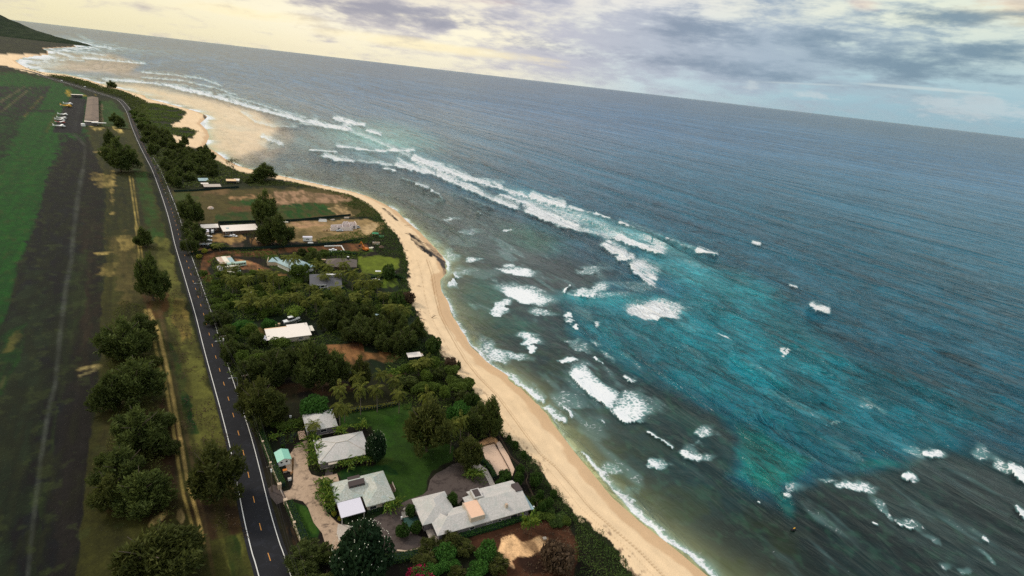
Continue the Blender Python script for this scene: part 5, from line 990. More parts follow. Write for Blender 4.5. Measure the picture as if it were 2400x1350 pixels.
MB().hip(-2, -4, 12.5, 17, 3.2, 2.6, .6).build('roof', MT['bluegreen'], r); MB().box(-1.2, -3.2, 0, 11.7, 16.2, 3.1).build('wall', MT['white'], r); windows(r, [(1, -3.2, .9, 2, 1.3, 's'), (6, -3.2, .9, 2, 1.3, 's')])
o, yaw = frame_at((628, 613), (664, 613), 5.6)
r = thing('courtyard_house', 'small low house with a blue grey roof wedge and a dark open courtyard', 'house', (o.x, o.y, 3.0), yaw)
MB().add([(0, 0, 2.4), (6, 0, 2.4), (2.2, 6.5, 3.2), (0, 0, 2.2), (6, 0, 2.2), (2.2, 6.5, 3.0)], [(0, 1, 2), (5, 4, 3), (0, 3, 4, 1), (1, 4, 5, 2), (2, 5, 3, 0)]).add([(6.4, 0, 2.4), (9, 0, 2.4), (5.5, 7.5, 3.2), (3.4, 7, 3.2)], [(0, 1, 2, 3)]).build('roof', MT['bluegreen'], r)
MB().box(-.6, -.2, 0, -.3, 9.5, 2.5).box(-.6, -.5, 0, 15, -.2, 2.0).build('wall', MT['stucco'], r)

# workshops with white roofs
c4 = lambda x, y: (440+x/8.4385, 500+y/8.4385)
def shed_like(name, label, A, B, W, zE=2.7, rise=.5, roof='tin', wall='wallc', L=None, yaw=None, win=(), cat='shed'):
    o, yw = frame_at(A, B, 3+zE); yw = yaw if yaw is not None else yw; L = L or math.dist(G(*A, 3+zE)[:2], G(*B, 3+zE)[:2])
    r = thing(name, label, cat, (o.x, o.y, 3.0), yw)
    MB().slopes([[(0, 0, zE), (L, 0, zE), (L, W, zE+rise), (0, W, zE+rise)]], .14).build('roof', MT[roof], r)
    MB().add([(.3, .3, 0), (L-.3, .3, 0), (L-.3, W-.3, 0), (.3, W-.3, 0), (.3, .3, zE-.16), (L-.3, .3, zE-.16), (L-.3, W-.3, zE+rise-.2), (.3, W-.3, zE+rise-.2)], [(0, 3, 2, 1), (4, 5, 6, 7), (0, 1, 5, 4), (1, 2, 6, 5), (2, 3, 7, 6), (3, 0, 4, 7)]).build('wall', MT[wall], r)
    windows(r, [(x, .3, z, w, h, 's') for x, z, w, h in win], gm='glass'); return r
shed_like('workshop', 'shorter white roofed workshop with a brown front, nearest the highway', c4(270, 295), c4(620, 280), 8.5, wall='wood', win=[(5, .8, 2, 1.2), (8, .8, 2, 1.2)], yaw=R(35))
shed_like('lean_to', 'lilac roofed lean-to at the end of the shorter white workshop', c4(305, 370), c4(413, 366), 5.5, zE=2.3, roof='tinw', L=3.9, yaw=R(35))
r = shed_like('workshop', 'longer white roofed workshop with a skylight, shaded by a thin tree', c4(700, 360), c4(1400, 315), 14.5, wall='wood', L=24.5, win=[(1.5, .8, 2, 1.2), (4.5, .3, 2, 2.1)], yaw=R(37))
MB().box(3, 6, 3.02, 5, 8.5, 3.1).build('skylight', MT['bluegreen'], r)
shed_like('store_shed', 'tan flat roofed store under the tall ironwoods', c4(1370, 560), c4(1600, 550), 9, roof='tan', wall='wood', L=9, yaw=R(34))
for k, (a, b, m_) in enumerate([((640, 1000), (735, 985), 'rust'), ((735, 985), (825, 978), 'tin'), ((825, 978), (905, 970), 'bluegreen')]):
    pass
r = shed_like('patched_shed', 'open shed with a patchwork of rusty and pale roof sheets', c4(640, 1000), c4(905, 970), 12.0, roof='rust', wall='dark', L=8.6, yaw=R(41))
MB().slopes([[(3.2, .2, 2.75), (5.8, .2, 2.75), (5.8, 12.2, 3.25), (3.2, 12.2, 3.25)]], .1).build('roof_sheet', MT['cream'], r); MB().slopes([[(6.0, 1, 2.78), (8.7, 1, 2.78), (8.7, 9, 3.15), (6.0, 9, 3.15)]], .1).build('roof_sheet', MT['bluegreen'], r)
shed_like('site_hut', 'small white flat roofed hut left of the parked coaches', c4(620, 1112), c4(702, 1100), 6.2, zE=2.2, roof='tinw', wall='white', L=2.6, yaw=R(43))
shed_like('shack', 'low pale tin shack with a long roof in front of the dark ironwoods', (478, 438), (512, 434), 9, zE=2.3, rise=.7, roof='slab', wall='dark', yaw=R(36))
shed_like('shack', 'tiny shack with a narrow white roof beside the blue grey roofed one', (471, 431), (488, 430), 4, zE=2.6, rise=.3, roof='tin', wall='wood', yaw=R(36))
shed_like('shack', 'blue grey roofed shack deepest under the ironwoods', (466, 424), (482, 421), 10, zE=2.5, rise=.8, roof='bluegreen', wall='dark', yaw=R(36))
shed_like('shack', 'tan roofed shack with a white roof edge near the beach trees', (530, 424), (546, 421), 8, zE=2.6, rise=.4, roof='tan', wall='dark', yaw=R(30))
shed_like('shack', 'small white roofed shack at the seaward end of the cluster', (547, 423), (560, 424), 8, zE=2.6, rise=.3, roof='tin', wall='slab', yaw=R(24))
shed_like('beach_hut', 'dark green hut with a cream roof strip above the beach shrubs', (957, 838), (988, 832), 4.2, zE=2.6, rise=.2, roof='tin', wall='netting', L=6.6, yaw=R(26))
q = G(971, 838, 4.2); r = thing('shade_roof', 'rusty brown flat awning joined in front of the dark green beach hut', 'awning', (q.x, q.y, 3.0), R(24)); MB().box(0, -.2, 1.75, 4.4, 2.6, 1.85).build('awning_sheet', MT['rust'], r); g = MB()
for x in (.1, 4.3): g.tube((x, 0, 0), (x, 0, 1.75), .05, n=4)
g.build('posts', MT['netting'], r)
q = G(876, 742, 5); r = thing('tarp_canopy', 'grey and turquoise tarpaulin canopy glimpsed between the trees', 'canopy', (q.x, q.y, 3.0), R(20)); MB().add([(0, -3, 2.3), (0, 2.6, 2.6), (4.5, 1.5, 2.5), (3.5, -2.2, 2.2)], [(0, 3, 2, 1)]).build('grey_sheet', MT['bluegreen'], r); MB().add([(3.5, -2.2, 2.22), (4.5, 1.5, 2.52), (7, 1.7, 2.3), (5.4, -1.8, 2.1)], [(0, 1, 2, 3)][::-1]).build('turquoise_sheet', MT['turq'], r); g = MB()
for x, y in ((0, -3), (0, 2.6), (7, 1.7), (5.4, -1.8)): g.tube((x, y, 0), (x, y, 2.25), .05, n=4)
g.build('posts', MT['steel'], r)

# unfinished block house
o, yaw = frame_at(c5(780, 275), c5(1090, 275), 3.0)
r = thing('unfinished_block_house', 'roofless white block house shell with bare walls and openings', 'building', (o.x, o.y, 3.0), yaw)
def wl(mb, x0, y0, x1, y1, h, t=.2):
    d = Vector((x1-x0, y1-y0, 0)).normalized(); n = Vector((-d.y, d.x, 0))*t/2
    mb.prism([(x0+n.x, y0+n.y), (x1+n.x, y1+n.y), (x1-n.x, y1-n.y), (x0-n.x, y0-n.y)], 0, h)
mb = MB()
for w in [(0, 0, 5.4, 0, 3.2), (7.2, 0, 14.6, 0, 3.0), (0, 0, .6, 5, 3.2), (.6, 5, 9.5, 7.5, 3.6), (14.6, 0, 17, 5.5, 3.0), (5, 0, 5.3, 6, 3.0), (9.5, 7.5, 11, 14, 3.4), (11, 14, 15, 15, 3.8), (15, 15, 20.5, 16, 3.2), (20.5, 16, 20.8, 5.5, 4.0), (17, 5.5, 18, 5.5, 3.6), (19.6, 5.5, 20.8, 5.5, 3.6), (15, 6, 15.4, 15, 3.4), (9.6, 7, 9.6, 0, 3.0), (11, 10, 20.6, 11, 3.4)]: wl(mb, *w)
mb.build('block_wall', MT['block'], r); MB().box(-.4, -.4, -.1, 17.4, 7.2, .12).box(10, 5, -.1, 21, 16, .12).build('slab', MT['slab'], r)
for x in (5.4, ): MB().box(x, -.08, 0, x+1.8, .08, 2.3).build('door_screen', MT['wallg'], r)
MB().box(18, 5.42, .3, 19.6, 5.58, 2.6).build('door_screen', MT['wallg'], r)
q = G(710, 567); r = thing('office_trailer', 'white windowed site trailer on the dry lot', 'trailer', (q.x, q.y, 3.0), R(22)); MB().box(0, 0, .6, 6.6, 3.4, 3.4).build('body', MT['white'], r); MB().box(-.1, -.1, 3.4, 6.7, 3.5, 3.52).build('roof', MT['tinw'], r); windows(r, [(2.2, 0, 1.6, 2.4, 1.0, 's')], gm='wallg')
for x in (2.6, 3.6): MB().tube((x, .1, .35), (x, .35, .35), .35, n=10).build('wheel', MT['tyre'], r)
q = G(722, 569.5); MB_ = MB().box(-.2, -1.4, 0, 3.6, -.2, .5).box(.2, -1.3, .5, 3.2, -.3, .9); o_ = MB_.build('flat_crates', MT['white']); o_.location = (q.x, q.y, 3.0); o_.rotation_euler = (0, 0, R(22)); tag(o_, 'low white crates lying in front of the site trailer', 'crates')
for k, px_ in enumerate((756.5, 761.5, 768)):
    q = G(px_, 541.5); sp = thing('cable_spool', ['tan cable spool, leftmost of the three beside the block house', 'tan cable spool, middle of the three beside the block house', 'pale cable spool closest to the block house wall'][k], 'cable spool', (q.x, q.y, 3.0), R(20+30*k), 'cable spools'); MB().tube((0, -.6, .95), (0, -.5, .95), .95, n=14).tube((0, .5, .95), (0, .6, .95), .95, n=14).build('flanges', MT['tan'], sp); MB().tube((0, -.5, .95), (0, .5, .95), .5, n=12).build('drum', MT['wood'], sp)
# foundation with white border and the pickup inside
o, yaw = frame_at((760, 591), (808, 590), 3.0); r = thing('foundation_frame', 'white low foundation wall around a red dirt pad', 'foundation', (o.x, o.y, 3.0), yaw); mb = MB()
A, B_, C_ = [Matrix.Rotation(-yaw, 3, 'Z') @ (G(a, b)-o) for a, b in ((760, 578), (800, 577), (807, 589))]; D_0 = Matrix.Rotation(-yaw, 3, 'Z') @ (G(764, 592)-o)
for a, b in ((A, B_), (B_, C_), (C_, D_0)): wl(mb, a.x, a.y, b.x, b.y, .7, .5)
mb.build('footing', MT['white'], r)

# ---------------------------------------------------------------- vehicles
def car_proto(kind, m):
    r = thing(kind, 'x', 'car', (0, 0, 0))
    if kind == 'pickup_truck':
        prof = [(-2.7, .45), (2.7, .45), (2.75, .95), (1.5, 1.08), (.95, 1.75), (-.55, 1.78), (-.75, 1.1), (-2.7, 1.1)]; gl = [(1.42, 1.1), (.92, 1.68), (-.5, 1.7), (-.66, 1.14)]
    elif kind == 'van':
        prof = [(-2.3, .4), (2.3, .4), (2.35, 1.0), (1.9, 1.2), (1.3, 2.0), (-2.2, 2.05), (-2.35, 1.2)]; gl = [(1.8, 1.25), (1.25, 1.85), (-2.0, 1.88), (-2.15, 1.28)]
    else:
        prof = [(-2.2, .38), (2.2, .38), (2.25, .8), (1.25, .95), (.6, 1.45), (-1.0, 1.48), (-1.7, 1.0), (-2.25, .95)]; gl = [(1.15, .98), (.58, 1.38), (-.98, 1.41), (-1.58, 1.03)]
    w = .88; n = len(prof)
    v = [(x, -w*(1 if z < 1.1 else .84), z) for x, z in prof]+[(x, w*(1 if z < 1.1 else .84), z) for x, z in prof]
    MB().add(v, [tuple(range(n)), tuple(range(2*n-1, n-1, -1))]+[(i, i+n, (i+1) % n+n, (i+1) % n) for i in range(n)]).build('body', m, r)
    g = MB()
    for s in (-1, 1):
        v = [(x, s*(w*(.995 if z < 1.1 else .85)+.012), z) for x, z in gl]; g.add(v, [(0, 1, 2, 3) if s > 0 else (3, 2, 1, 0)])
    a, b = prof[3 if kind != 'van' else 3], prof[4]; k = .012
    g.add([(a[0]+k, -w*.8, a[1]+.03), (a[0]+k, w*.8, a[1]+.03), (b[0]+.03, w*.74, b[1]-.05), (b[0]+.03, -w*.74, b[1]-.05)], [(0, 1, 2, 3)])
    g.build('windows', MT['glass'], r)
    for x in (-1.4, 1.4):
        for y in (-.84, .84): MB().tube((x, y-.1, .34), (x, y+.1, .34), .34, n=12).build('wheel', MT['tyre'], r)
    return r
first = {}
def car(kind, m, px_, py_, rz, label, z=LAND_Z, cat=None, s=1.0):
    key = (kind, m)
    o = first.get(key)
    if o is None: o = first[key] = car_proto(kind, MT[m])
    else: o = copy_tree(o)
    q = G(px_, py_, z); o.location = q; o.rotation_euler = (0, 0, R(rz)); o.scale = (s, s, s)
    tag(o, label, cat or {'pickup_truck': 'truck', 'van': 'van'}.get(kind, 'car')); return o
car('van', 'carw', 498.5, 545, 115, 'white van parked nose up beside the shorter white workshop')
car('parked_car', 'carb', 532, 556, 20, 'black car in front of the longer white workshop')
car('pickup_truck', 'carw', 547.5, 555, 0, 'white pickup in front of the longer white workshop, right of the black car')
car('parked_car', 'carw', 490, 556, 30, 'white car under the trees, farthest of the two near the yard edge', s=.95)
car('parked_car', 'carw', 490.5, 565, 30, 'white car under the trees at the yard edge, second back from the silver one', s=.85)
car('parked_car', 'cars', 477.5, 574.5, 36, 'silver car parked beside the yard entrance by the highway')
car('van', 'carw', 492.5, 574.5, 40, 'small white van at the yard entrance, just right of the silver car', s=.7)
car('pickup_truck', 'carw', 780, 588, 22, 'white pickup parked inside the white bordered foundation')
car('pickup_truck', 'cars', 796, 542.5, 22, 'silver pickup along the front of the white block house')
car('van', 'cars', 837, 534.5, 40, 'silver car parked at the seaward end of the block house')
car('parked_car', 'carw', 144, 190.5, 165, 'white car far up the highway near the bend', z=3.05, s=1.5)
car('van', 'carw', 199, 204.7, 150, 'pale van on the far highway beyond the hangar', z=3.05, s=1.3)
def coach(label, A, L, m, w=2.5, h=3.0, yaw=R(40), name='old_coach'):
    q = G(*A, 3.0); r = thing(name, label, 'bus', (q.x, q.y, 3.0), yaw, 'coaches parked in the yard')
    n = 8; pr = [(0, .6), (w, .6)]+[(w/2+w/2*math.cos(t)*1.0, h-.6+.6*math.sin(t)) for t in np.linspace(0, math.pi, 7)]
    v = [(0, y, z) for y, z in pr]+[(L, y, z) for y, z in pr]; k = len(pr)
    MB().add(v, [tuple(range(k))[::-1], tuple(range(k, 2*k))]+[(i, (i+1) % k, (i+1) % k+k, i+k) for i in range(k)]).build('body', MT[m], r)
    g = MB(); nn = int(L/1.4)
    for i in range(nn): g.box(.4+i*(L-.6)/nn, -.03, 1.5, .4+(i+.8)*(L-.6)/nn, -.004, 2.25)
    g.build('windows', MT['glass'], r)
    for x in (1.6, L-1.8):
        for y in (.05, w-.3): MB().tube((x, y, .45), (x, y+.25, .45), .45, n=10).build('wheel', MT['tyre'], r)
    return r
coach('pale green coach with dark windows parked below the patchwork shed', c4(790, 1085), 11.0, 'busg', h=3.2)
coach('shorter cream coach parked along the near side of the green one', c4(748, 1142), 8.0, 'cream', h=2.7)
q = G(*c4(1020, 1140)); r = thing('covered_dinghy', 'small upturned pale green dinghy at the end of the cream coach', 'dinghy', (q.x, q.y, 3.0), R(60)); MB().dome((0, 0, 0), .9, .7).build('hull', MT['busg'], r); MB().box(-1.0, -.06, .0, 1.0, .06, .12).build('keel', MT['wood'], r)
q = G(*c4(770, 1180)); tag(MB().box(0, 0, 0, 2.6, 1.4, 1.0).box(2.8, .3, 0, 4.4, 1.5, .7).build('pallet_stack', MT['cream']), 'cream pallets stacked against the palms below the coaches', 'pallets').location = (q.x, q.y, 3.0)
q = G(*c4(1420, 1150)); r = thing('small_digger', 'little yellow digger at the edge of the palm grove', 'digger', (q.x, q.y, 3.0), R(20)); MB().box(-1, -.7, .5, 1, .7, 1.3).build('body', MT['ywl'], r); MB().box(-.6, -.5, 1.3, .4, .5, 2.2).build('cab', MT['dark'], r); MB().box(-1.1, -.9, 0, 1.1, -.5, .5).box(-1.1, .5, 0, 1.1, .9, .5).build('tracks', MT['tyre'], r); MB().tube((1, 0, 1), (2.2, 0, 1.8), .12, n=4).tube((2.2, 0, 1.8), (2.7, 0, .4), .1, n=4).build('arm', MT['ywl'], r)
# excavator
q = G(856, 587.5); r = thing('excavator', 'orange excavator with raised folded arm on the red dirt', 'excavator', (q.x, q.y, 3.0), R(150))
MB().box(-2.2, -1.6, 0, 2.2, -1.0, .9).box(-2.2, 1.0, 0, 2.2, 1.6, .9).build('tracks', MT['tyre'], r); MB().box(-2.4, -1.4, 1.0, 1.6, 1.4, 2.3).build('body', MT['yellow'], r)
cb = MB().box(.2, .2, 2.3, 1.9, 1.4, 3.5).build('cab', MT['yellow'], r); MB().box(1.9, .3, 2.5, 1.94, 1.3, 3.4).box(.4, 1.4, 2.5, 1.7, 1.44, 3.4).build('cab_glass', MT['glass'], cb)
MB().tube((1.4, -.3, 2.0), (4.6, -.3, 5.8), .38, .3, n=4).build('boom', MT['yellow'], r); MB().tube((4.6, -.3, 5.8), (6.4, -.3, 2.8), .3, .2, n=4).build('stick', MT['yellow'], r); MB().prism([(5.7, -.9), (6.8, -.9), (6.8, .3), (5.7, .3)], 1.5, 2.7).build('bucket', MT['dark'], r)
q = G(870, 583); tag(MB().box(-1.6, -1, 0, 1.0, .8, .8).box(-.4, -.6, .8, 1.6, .9, 1.2).build('rubble_pile', MT['cream']), 'pale blocks piled behind the excavator', 'blocks').location = (q.x, q.y, 3.0)
q = G(872, 556); r = thing('green_tent', 'green framed canopy tucked in the shrubs beside the excavator lot', 'canopy', (q.x, q.y, 3.0), R(15)); MB().hip(0, 0, 5, 4.5, 2.8, .9).build('canopy_roof', MT['green'], r); MB().box(5.4, -1.5, .2, 9, 2, 1.4).build('tool_trunk', MT['green'], r); g = MB()
for x, y in ((.1, .1), (4.9, .1), (.1, 4.4), (4.9, 4.4)): g.tube((x, y, 0), (x, y, 2.8), .06, n=4)
g.build('posts', MT['steel'], r)
q = G(874, 573.5); r = thing('dump_box', 'rusty open box with pale rim beside the excavator', 'skip', (q.x, q.y, 3.0), R(20)); MB().box(0, 0, 0, 5, .2, 1.6).box(0, 2.3, 0, 5, 2.5, 1.6).box(0, .2, 0, .2, 2.3, 1.6).box(4.8, .2, 0, 5, 2.3, 1.6).build('sides', MT['rust'], r); MB().box(.2, .2, 0, 4.8, 2.3, .2).build('floor_plate', MT['dark'], r)
q = G(894, 585); r = thing('thatched_hut', 'small round thatched shelter among the beach shrubs', 'hut', (q.x, q.y, 3.0)); MB().tube((0, 0, 2.0), (0, 0, 3.6), 2.1, .2, n=12).build('thatch', MT['wood'], r); g = MB()
for k in range(6): g.tube((1.5*math.cos(k*1.047), 1.5*math.sin(k*1.047), 0), (1.5*math.cos(k*1.047), 1.5*math.sin(k*1.047), 2.1), .07, n=4)
g.build('posts', MT['pole'], r)
def lumber(px_, py_, n, L, rz, m, label, name='lumber_stack'):
    q = G(px_, py_); r = thing(name, label, 'lumber', (q.x, q.y, 3.0), R(rz)); mb = MB()
    for k in range(n): mb.box(rng.uniform(-.3, .3), k*.5, 0, L+rng.uniform(-.6, .6), k*.5+.42, .35+.3*(k % 2))
    mb.build('boards', MT[m], r)
lumber(654, 521.5, 4, 6.5, 20, 'cream', 'pale stacked boards against the green screened fence by the tall tree')
lumber(747, 519.5, 4, 6.5, 20, 'white', 'long white stack of boards near the fence above the dry lot'); lumber(748, 515.5, 3, 5.5, 20, 'white', 'shorter white board stack hard against the screened fence')
lumber(778, 517, 5, 3.5, 60, 'slab', 'slanting pale boards beside the block house'); lumber(808, 512, 6, 4, 30, 'slab', 'rubble of grey blocks behind the block house')
def lounger():
    r = thing('sun_lounger', 'x', 'sun lounger', (0, 0, 0)); MB().box(0, -.33, .3, 1.3, .33, .42).build('seat', MT['white'], r); MB().add([(0, -.33, .3), (0, .33, .3), (-.6, .33, .85), (-.6, -.33, .85), (0, -.33, .42), (0, .33, .42), (-.55, .33, .95), (-.55, -.33, .95)], [(0, 1, 2, 3), (7, 6, 5, 4), (0, 4, 5, 1), (1, 5, 6, 2), (2, 6, 7, 3), (3, 7, 4, 0)]).build('backrest', MT['white'], r)
    for x in (.1, 1.2):
        for y in (-.28, .28): MB().box(x-.03, y-.03, 0, x+.03, y+.03, .3).build('leg', MT['white'], r)
    return r
lg = None
for k, (x, y, rz, sc_, lb) in enumerate([(839, 662, 60, 1.3, 'white lounger facing the sea on the lower lawn, leftmost of all'), (842.5, 660.5, 60, 1.3, 'white lounger right beside the leftmost one on the lower lawn'), (874, 657.5, 80, 1.4, 'white lounger under the palms, left one of the middle pair'), (878, 656.5, 80, 1.4, 'white lounger under the palms, right one of the middle pair'), (887, 657, 80, 1.0, 'single small white lounger right of the middle pair'),
                         (914, 642, 60, 1.2, 'white lounger by the round clipped bush, left of the seaward pair'), (922, 640, 60, 1.3, 'white lounger nearest the sea beside the round clipped bush')]):
    if lg is None: lg = o_ = lounger()
    else: o_ = copy_tree(lg)
    q = G(x, y); o_.location = q; o_.rotation_euler = (0, 0, R(rz)); o_.scale = (sc_,)*3; tag(o_, lb, 'sun lounger', 'loungers on the seaside lawns')
q = G(880, 643); r = thing('garden_parasol', 'low white canopy on the lawn beside the round clipped bush', 'canopy', (q.x, q.y, 3.0), R(20)); MB().tube((1.5, 1, 0), (1.5, 1, 2), .06).build('pole', MT['steel'], r); MB().hip(0, 0, 3.6, 2.0, 1.9, .5).build('shade', MT['white'], r)
q = G(909, 644); tag(MB().box(-.6, -.4, .3, .8, .4, .5).box(-.5, -.3, 0, -.4, .3, .3).box(.6, -.3, 0, .7, .3, .3).build('garden_table', MT['red']), 'low red table between the white loungers', 'table').location = (q.x, q.y, 3.0)
def small(name, lb, cat, px_, py_, m, sx, sy, sz_, rz=20):
    q = G(px_, py_); mb = MB().box(-sx/2, -sy/2, 0, sx/2, sy/2, sz_).box(-sx*.56, -sy*.56, sz_, sx*.56, sy*.56, sz_+.1); o_ = mb.build(name, MT[m]); o_.location = (q.x, q.y, 3.0); o_.rotation_euler = (0, 0, R(rz)); return tag(o_, lb, cat)
small('cooler_box', 'white chest lying on the dark bare ground near the beach hut trees', 'chest', 944, 754, 'white', 1.6, .6, .5); small('cooler_box', 'small white box on the ground below the white chest', 'box', 933, 762, 'white', .5, .5, .4)
small('water_tank', 'white tank above the grey and turquoise canopy', 'tank', 857, 730, 'tank', 1.0, .9, 1.0); small('water_tank', 'cream tank just below the white one near the canopy', 'tank', 861, 736, 'cream', 1.0, .7, .8)
small('white_bin', 'white lidded bin in the bushes left of the smallest cottage', 'bin', 681, 979, 'white', .7, .5, .8); small('oil_drum', 'tan box nearest the engine end of the boat', 'box', 654, 762, 'tan', 1.0, .8, .9); small('oil_drum', 'tan box left of the boat and its neighbour box', 'box', 646, 765.5, 'tan', .9, .8, .9)
small('tilted_stand', 'yellow tilted panel between the blue grey and brown roofs', 'panel', 759, 612, 'tan', 2.4, 1.4, 1.2); small('white_skip', 'white roof hatch box left of the brown hip roof', 'box', 755, 622, 'white', 1.6, 1.0, 1.0)
small('bbq_table', 'pale bench on the terrace left of the long beach house', 'bench', 949, 1196, 'wallc', 1.4, .5, .8, 60); small('white_urn', 'white urn at the corner of the green court left of the long beach house', 'urn', 941, 1217, 'white', .4, .4, .9)
o_ = sheet('tennis_pad', [(945, 1214), (984, 1208), (990, 1228), (975, 1236), (948, 1236)], .044, MT['court']); o_.name = 'green_terrace'
o_ = sheet('stone_terrace', [(940, 1200), (965, 1194), (970, 1208), (943, 1214)], .048, MT['slab']); 
small('stone_pile', 'white limestone boulder beside the bare coral sand', 'boulder', 1276, 1264, 'slab', 1.0, .8, .5)
q = G(548, 488.5-0); q = G(494, 489); tag(MB().dome((0, 0, 0), 2.6, .8, 10, 4).build('dirt_mound', MT['rust']), 'small brown heap of soil with a dark tarp edge in the grassy lot', 'heap').location = (q.x, q.y, 3.0)
# buoy in the reef shallows
q = G(1860, 1241, 0); r = thing('dark_float', 'dark drifting float with a yellow top over the reef', 'float', (q.x, q.y, -.15), R(30)); MB().tube((-1.1, 0, .3), (1.3, 0, .3), .42, .2, n=8).dome((0, 0, .3), .6, .5).build('hull', MT['dark'], r); MB().box(-.3, -.12, .5, .6, .12, .75).build('yellow_top', MT['ywl'], r)

# ---------------------------------------------------------------- airfield
ha, hb = G(199, 292), G(222, 294); hc = G(205, 233); yh = math.atan2(hb.y-ha.y, hb.x-ha.x); 
r = thing('hangar_row', 'long brown roofed row of aircraft hangars beside the apron', 'hangar', (ha.x, ha.y, 3.0), math.atan2((G(206, 234)-ha).y, (G(206, 234)-ha).x)-math.pi/2)
Lh = (G(206, 234)-ha).length; Wh = 17
MB().slopes([[(0, 0, 5.5), (Wh/2, 0, 7), (Wh/2, Lh, 7), (0, Lh, 5.5)], [(Wh/2, 0, 7), (Wh, 0, 5.5), (Wh, Lh, 5.5), (Wh/2, Lh, 7)]], .3).build('roof', MT['hroof'], r); MB().box(.5, .6, 0, Wh-.5, Lh-.5, 5.3).build('wall', MT['wallc'], r)
g = MB()
for k in range(12): g.box(.38, 5+k*(Lh-20)/12, .1, .49, 5+k*(Lh-20)/12+(Lh-20)/15, 4.6)
g.build('hangar_doors', MT['wallg'], r)
MB().box(0, -9, 5.2, Wh*.95, -.3, 5.6).build('white_roof', MT['tin'], r); MB().box(.5, -8.5, 0, Wh*.85, -.4, 5.1).build('end_wall', MT['wallg'], r); MB().box(Wh*.5, -14, 4.6, Wh*1.5, -9.1, 5.0).build('porch_roof', MT['white'], r)
q = G(195.5, 295.5); r = thing('fuel_tank', 'white round fuel tank at the near corner of the hangar row', 'tank', (q.x, q.y, 3.0)); MB().tube((0, 0, 0), (0, 0, 3), 2.6, n=16).build('shell', MT['tank'], r); MB().dome((0, 0, 3), 2.6, .35, 16).build('lid', MT['tank'], r)
a, b = G(169.5, 228.5), G(198, 229.5); r = thing('terminal_shed', 'narrow white roofed open shed at the far end of the apron', 'shed', (a.x, a.y, 3.0), math.atan2(b.y-a.y, b.x-a.x)); L = (b-a).length
MB().box(0, 0, 5, L, 10, 5.5).build('roof', MT['tin'], r); MB().box(1, 6, 0, L-1, 9.5, 5).build('wall', MT['wallg'], r)
def plane_proto():
    r = thing('light_aircraft', 'x', 'aeroplane', (0, 0, 0))
    secs = [(-4.6, .08, 1.5), (-2.5, .35, 1.45), (0, .6, 1.4), (1.6, .62, 1.35), (2.9, .45, 1.25), (3.4, .12, 1.2)]; v = []; f = []
    for x, w, z in secs: v += [(x, w*math.cos(t), z+w*math.sin(t)*1.1) for t in np.linspace(0, 2*math.pi, 9)[:-1]]
    for i in range(len(secs)-1):
        for j in range(8): a = i*8+j; b = i*8+(j+1) % 8; f.append((a, b, b+8, a+8))
    MB().add(v, f).build('fuselage', MT['white'], r); MB().box(.1, -5.4, 1.95, 1.6, 5.4, 2.1).build('wing', MT['white'], r)
    MB().box(-4.6, -1.7, 1.6, -3.8, 1.7, 1.7).build('tailplane', MT['white'], r); MB().add([(-4.8, -.05, 1.6), (-3.6, -.05, 1.6), (-4.3, -.05, 3.0), (-4.9, -.05, 3.0), (-4.8, .05, 1.6), (-3.6, .05, 1.6), (-4.3, .05, 3.0), (-4.9, .05, 3.0)], [(0, 1, 2, 3), (7, 6, 5, 4), (0, 4, 5, 1), (1, 5, 6, 2), (2, 6, 7, 3), (3, 7, 4, 0)]).build('fin', MT['white'], r)
    for y in (-1.1, 1.1): MB().tube((1, y-.08, .3), (1, y+.08, .3), .3, n=8).build('wheel', MT['tyre'], r)
    MB().box(.4, -.5, 1.6, 1.7, .5, 2.0).build('canopy', MT['glass'], r); return r
pp = None
for k, (x, y, rz, s_, m_, lb) in enumerate([(142, 299, 20, 1.7, 'white', 'white light aircraft parked nearest on the dark apron'), (144, 289.5, 10, 1.5, 'red', 'red and white light aircraft, nearest but one on the apron'), (143, 283.5, 15, 1.5, 'white', 'white light aircraft third from the near end of the apron'), (147, 279.5, 10, 1.5, 'white', 'white light aircraft fourth from the near end of the apron'), (150, 271.5, 15, 1.6, 'white', 'white light aircraft at the gap in the apron line'), (158, 251.5, 15, 2.0, 'ywl', 'yellow light aircraft on the apron edge'), (162, 246, 20, 1.7, 'white', 'pale light aircraft just beyond the yellow one')]):
    if pp is None: pp = o_ = plane_proto()
    else: o_ = copy_tree(pp)
    q = G(x, y); o_.location = q; o_.rotation_euler = (0, 0, yh+R(rz)); o_.scale = (s_,)*3; tag(o_, lb, 'aeroplane', 'light aircraft on the apron')
    if m_ != 'white':
        for ch in o_.children:
            if ch.name.startswith(('fuselage', 'fin', 'wing' if m_ == 'ywl' else 'fin')): ch.data = ch.data.copy(); ch.data.materials[0] = MT[m_]
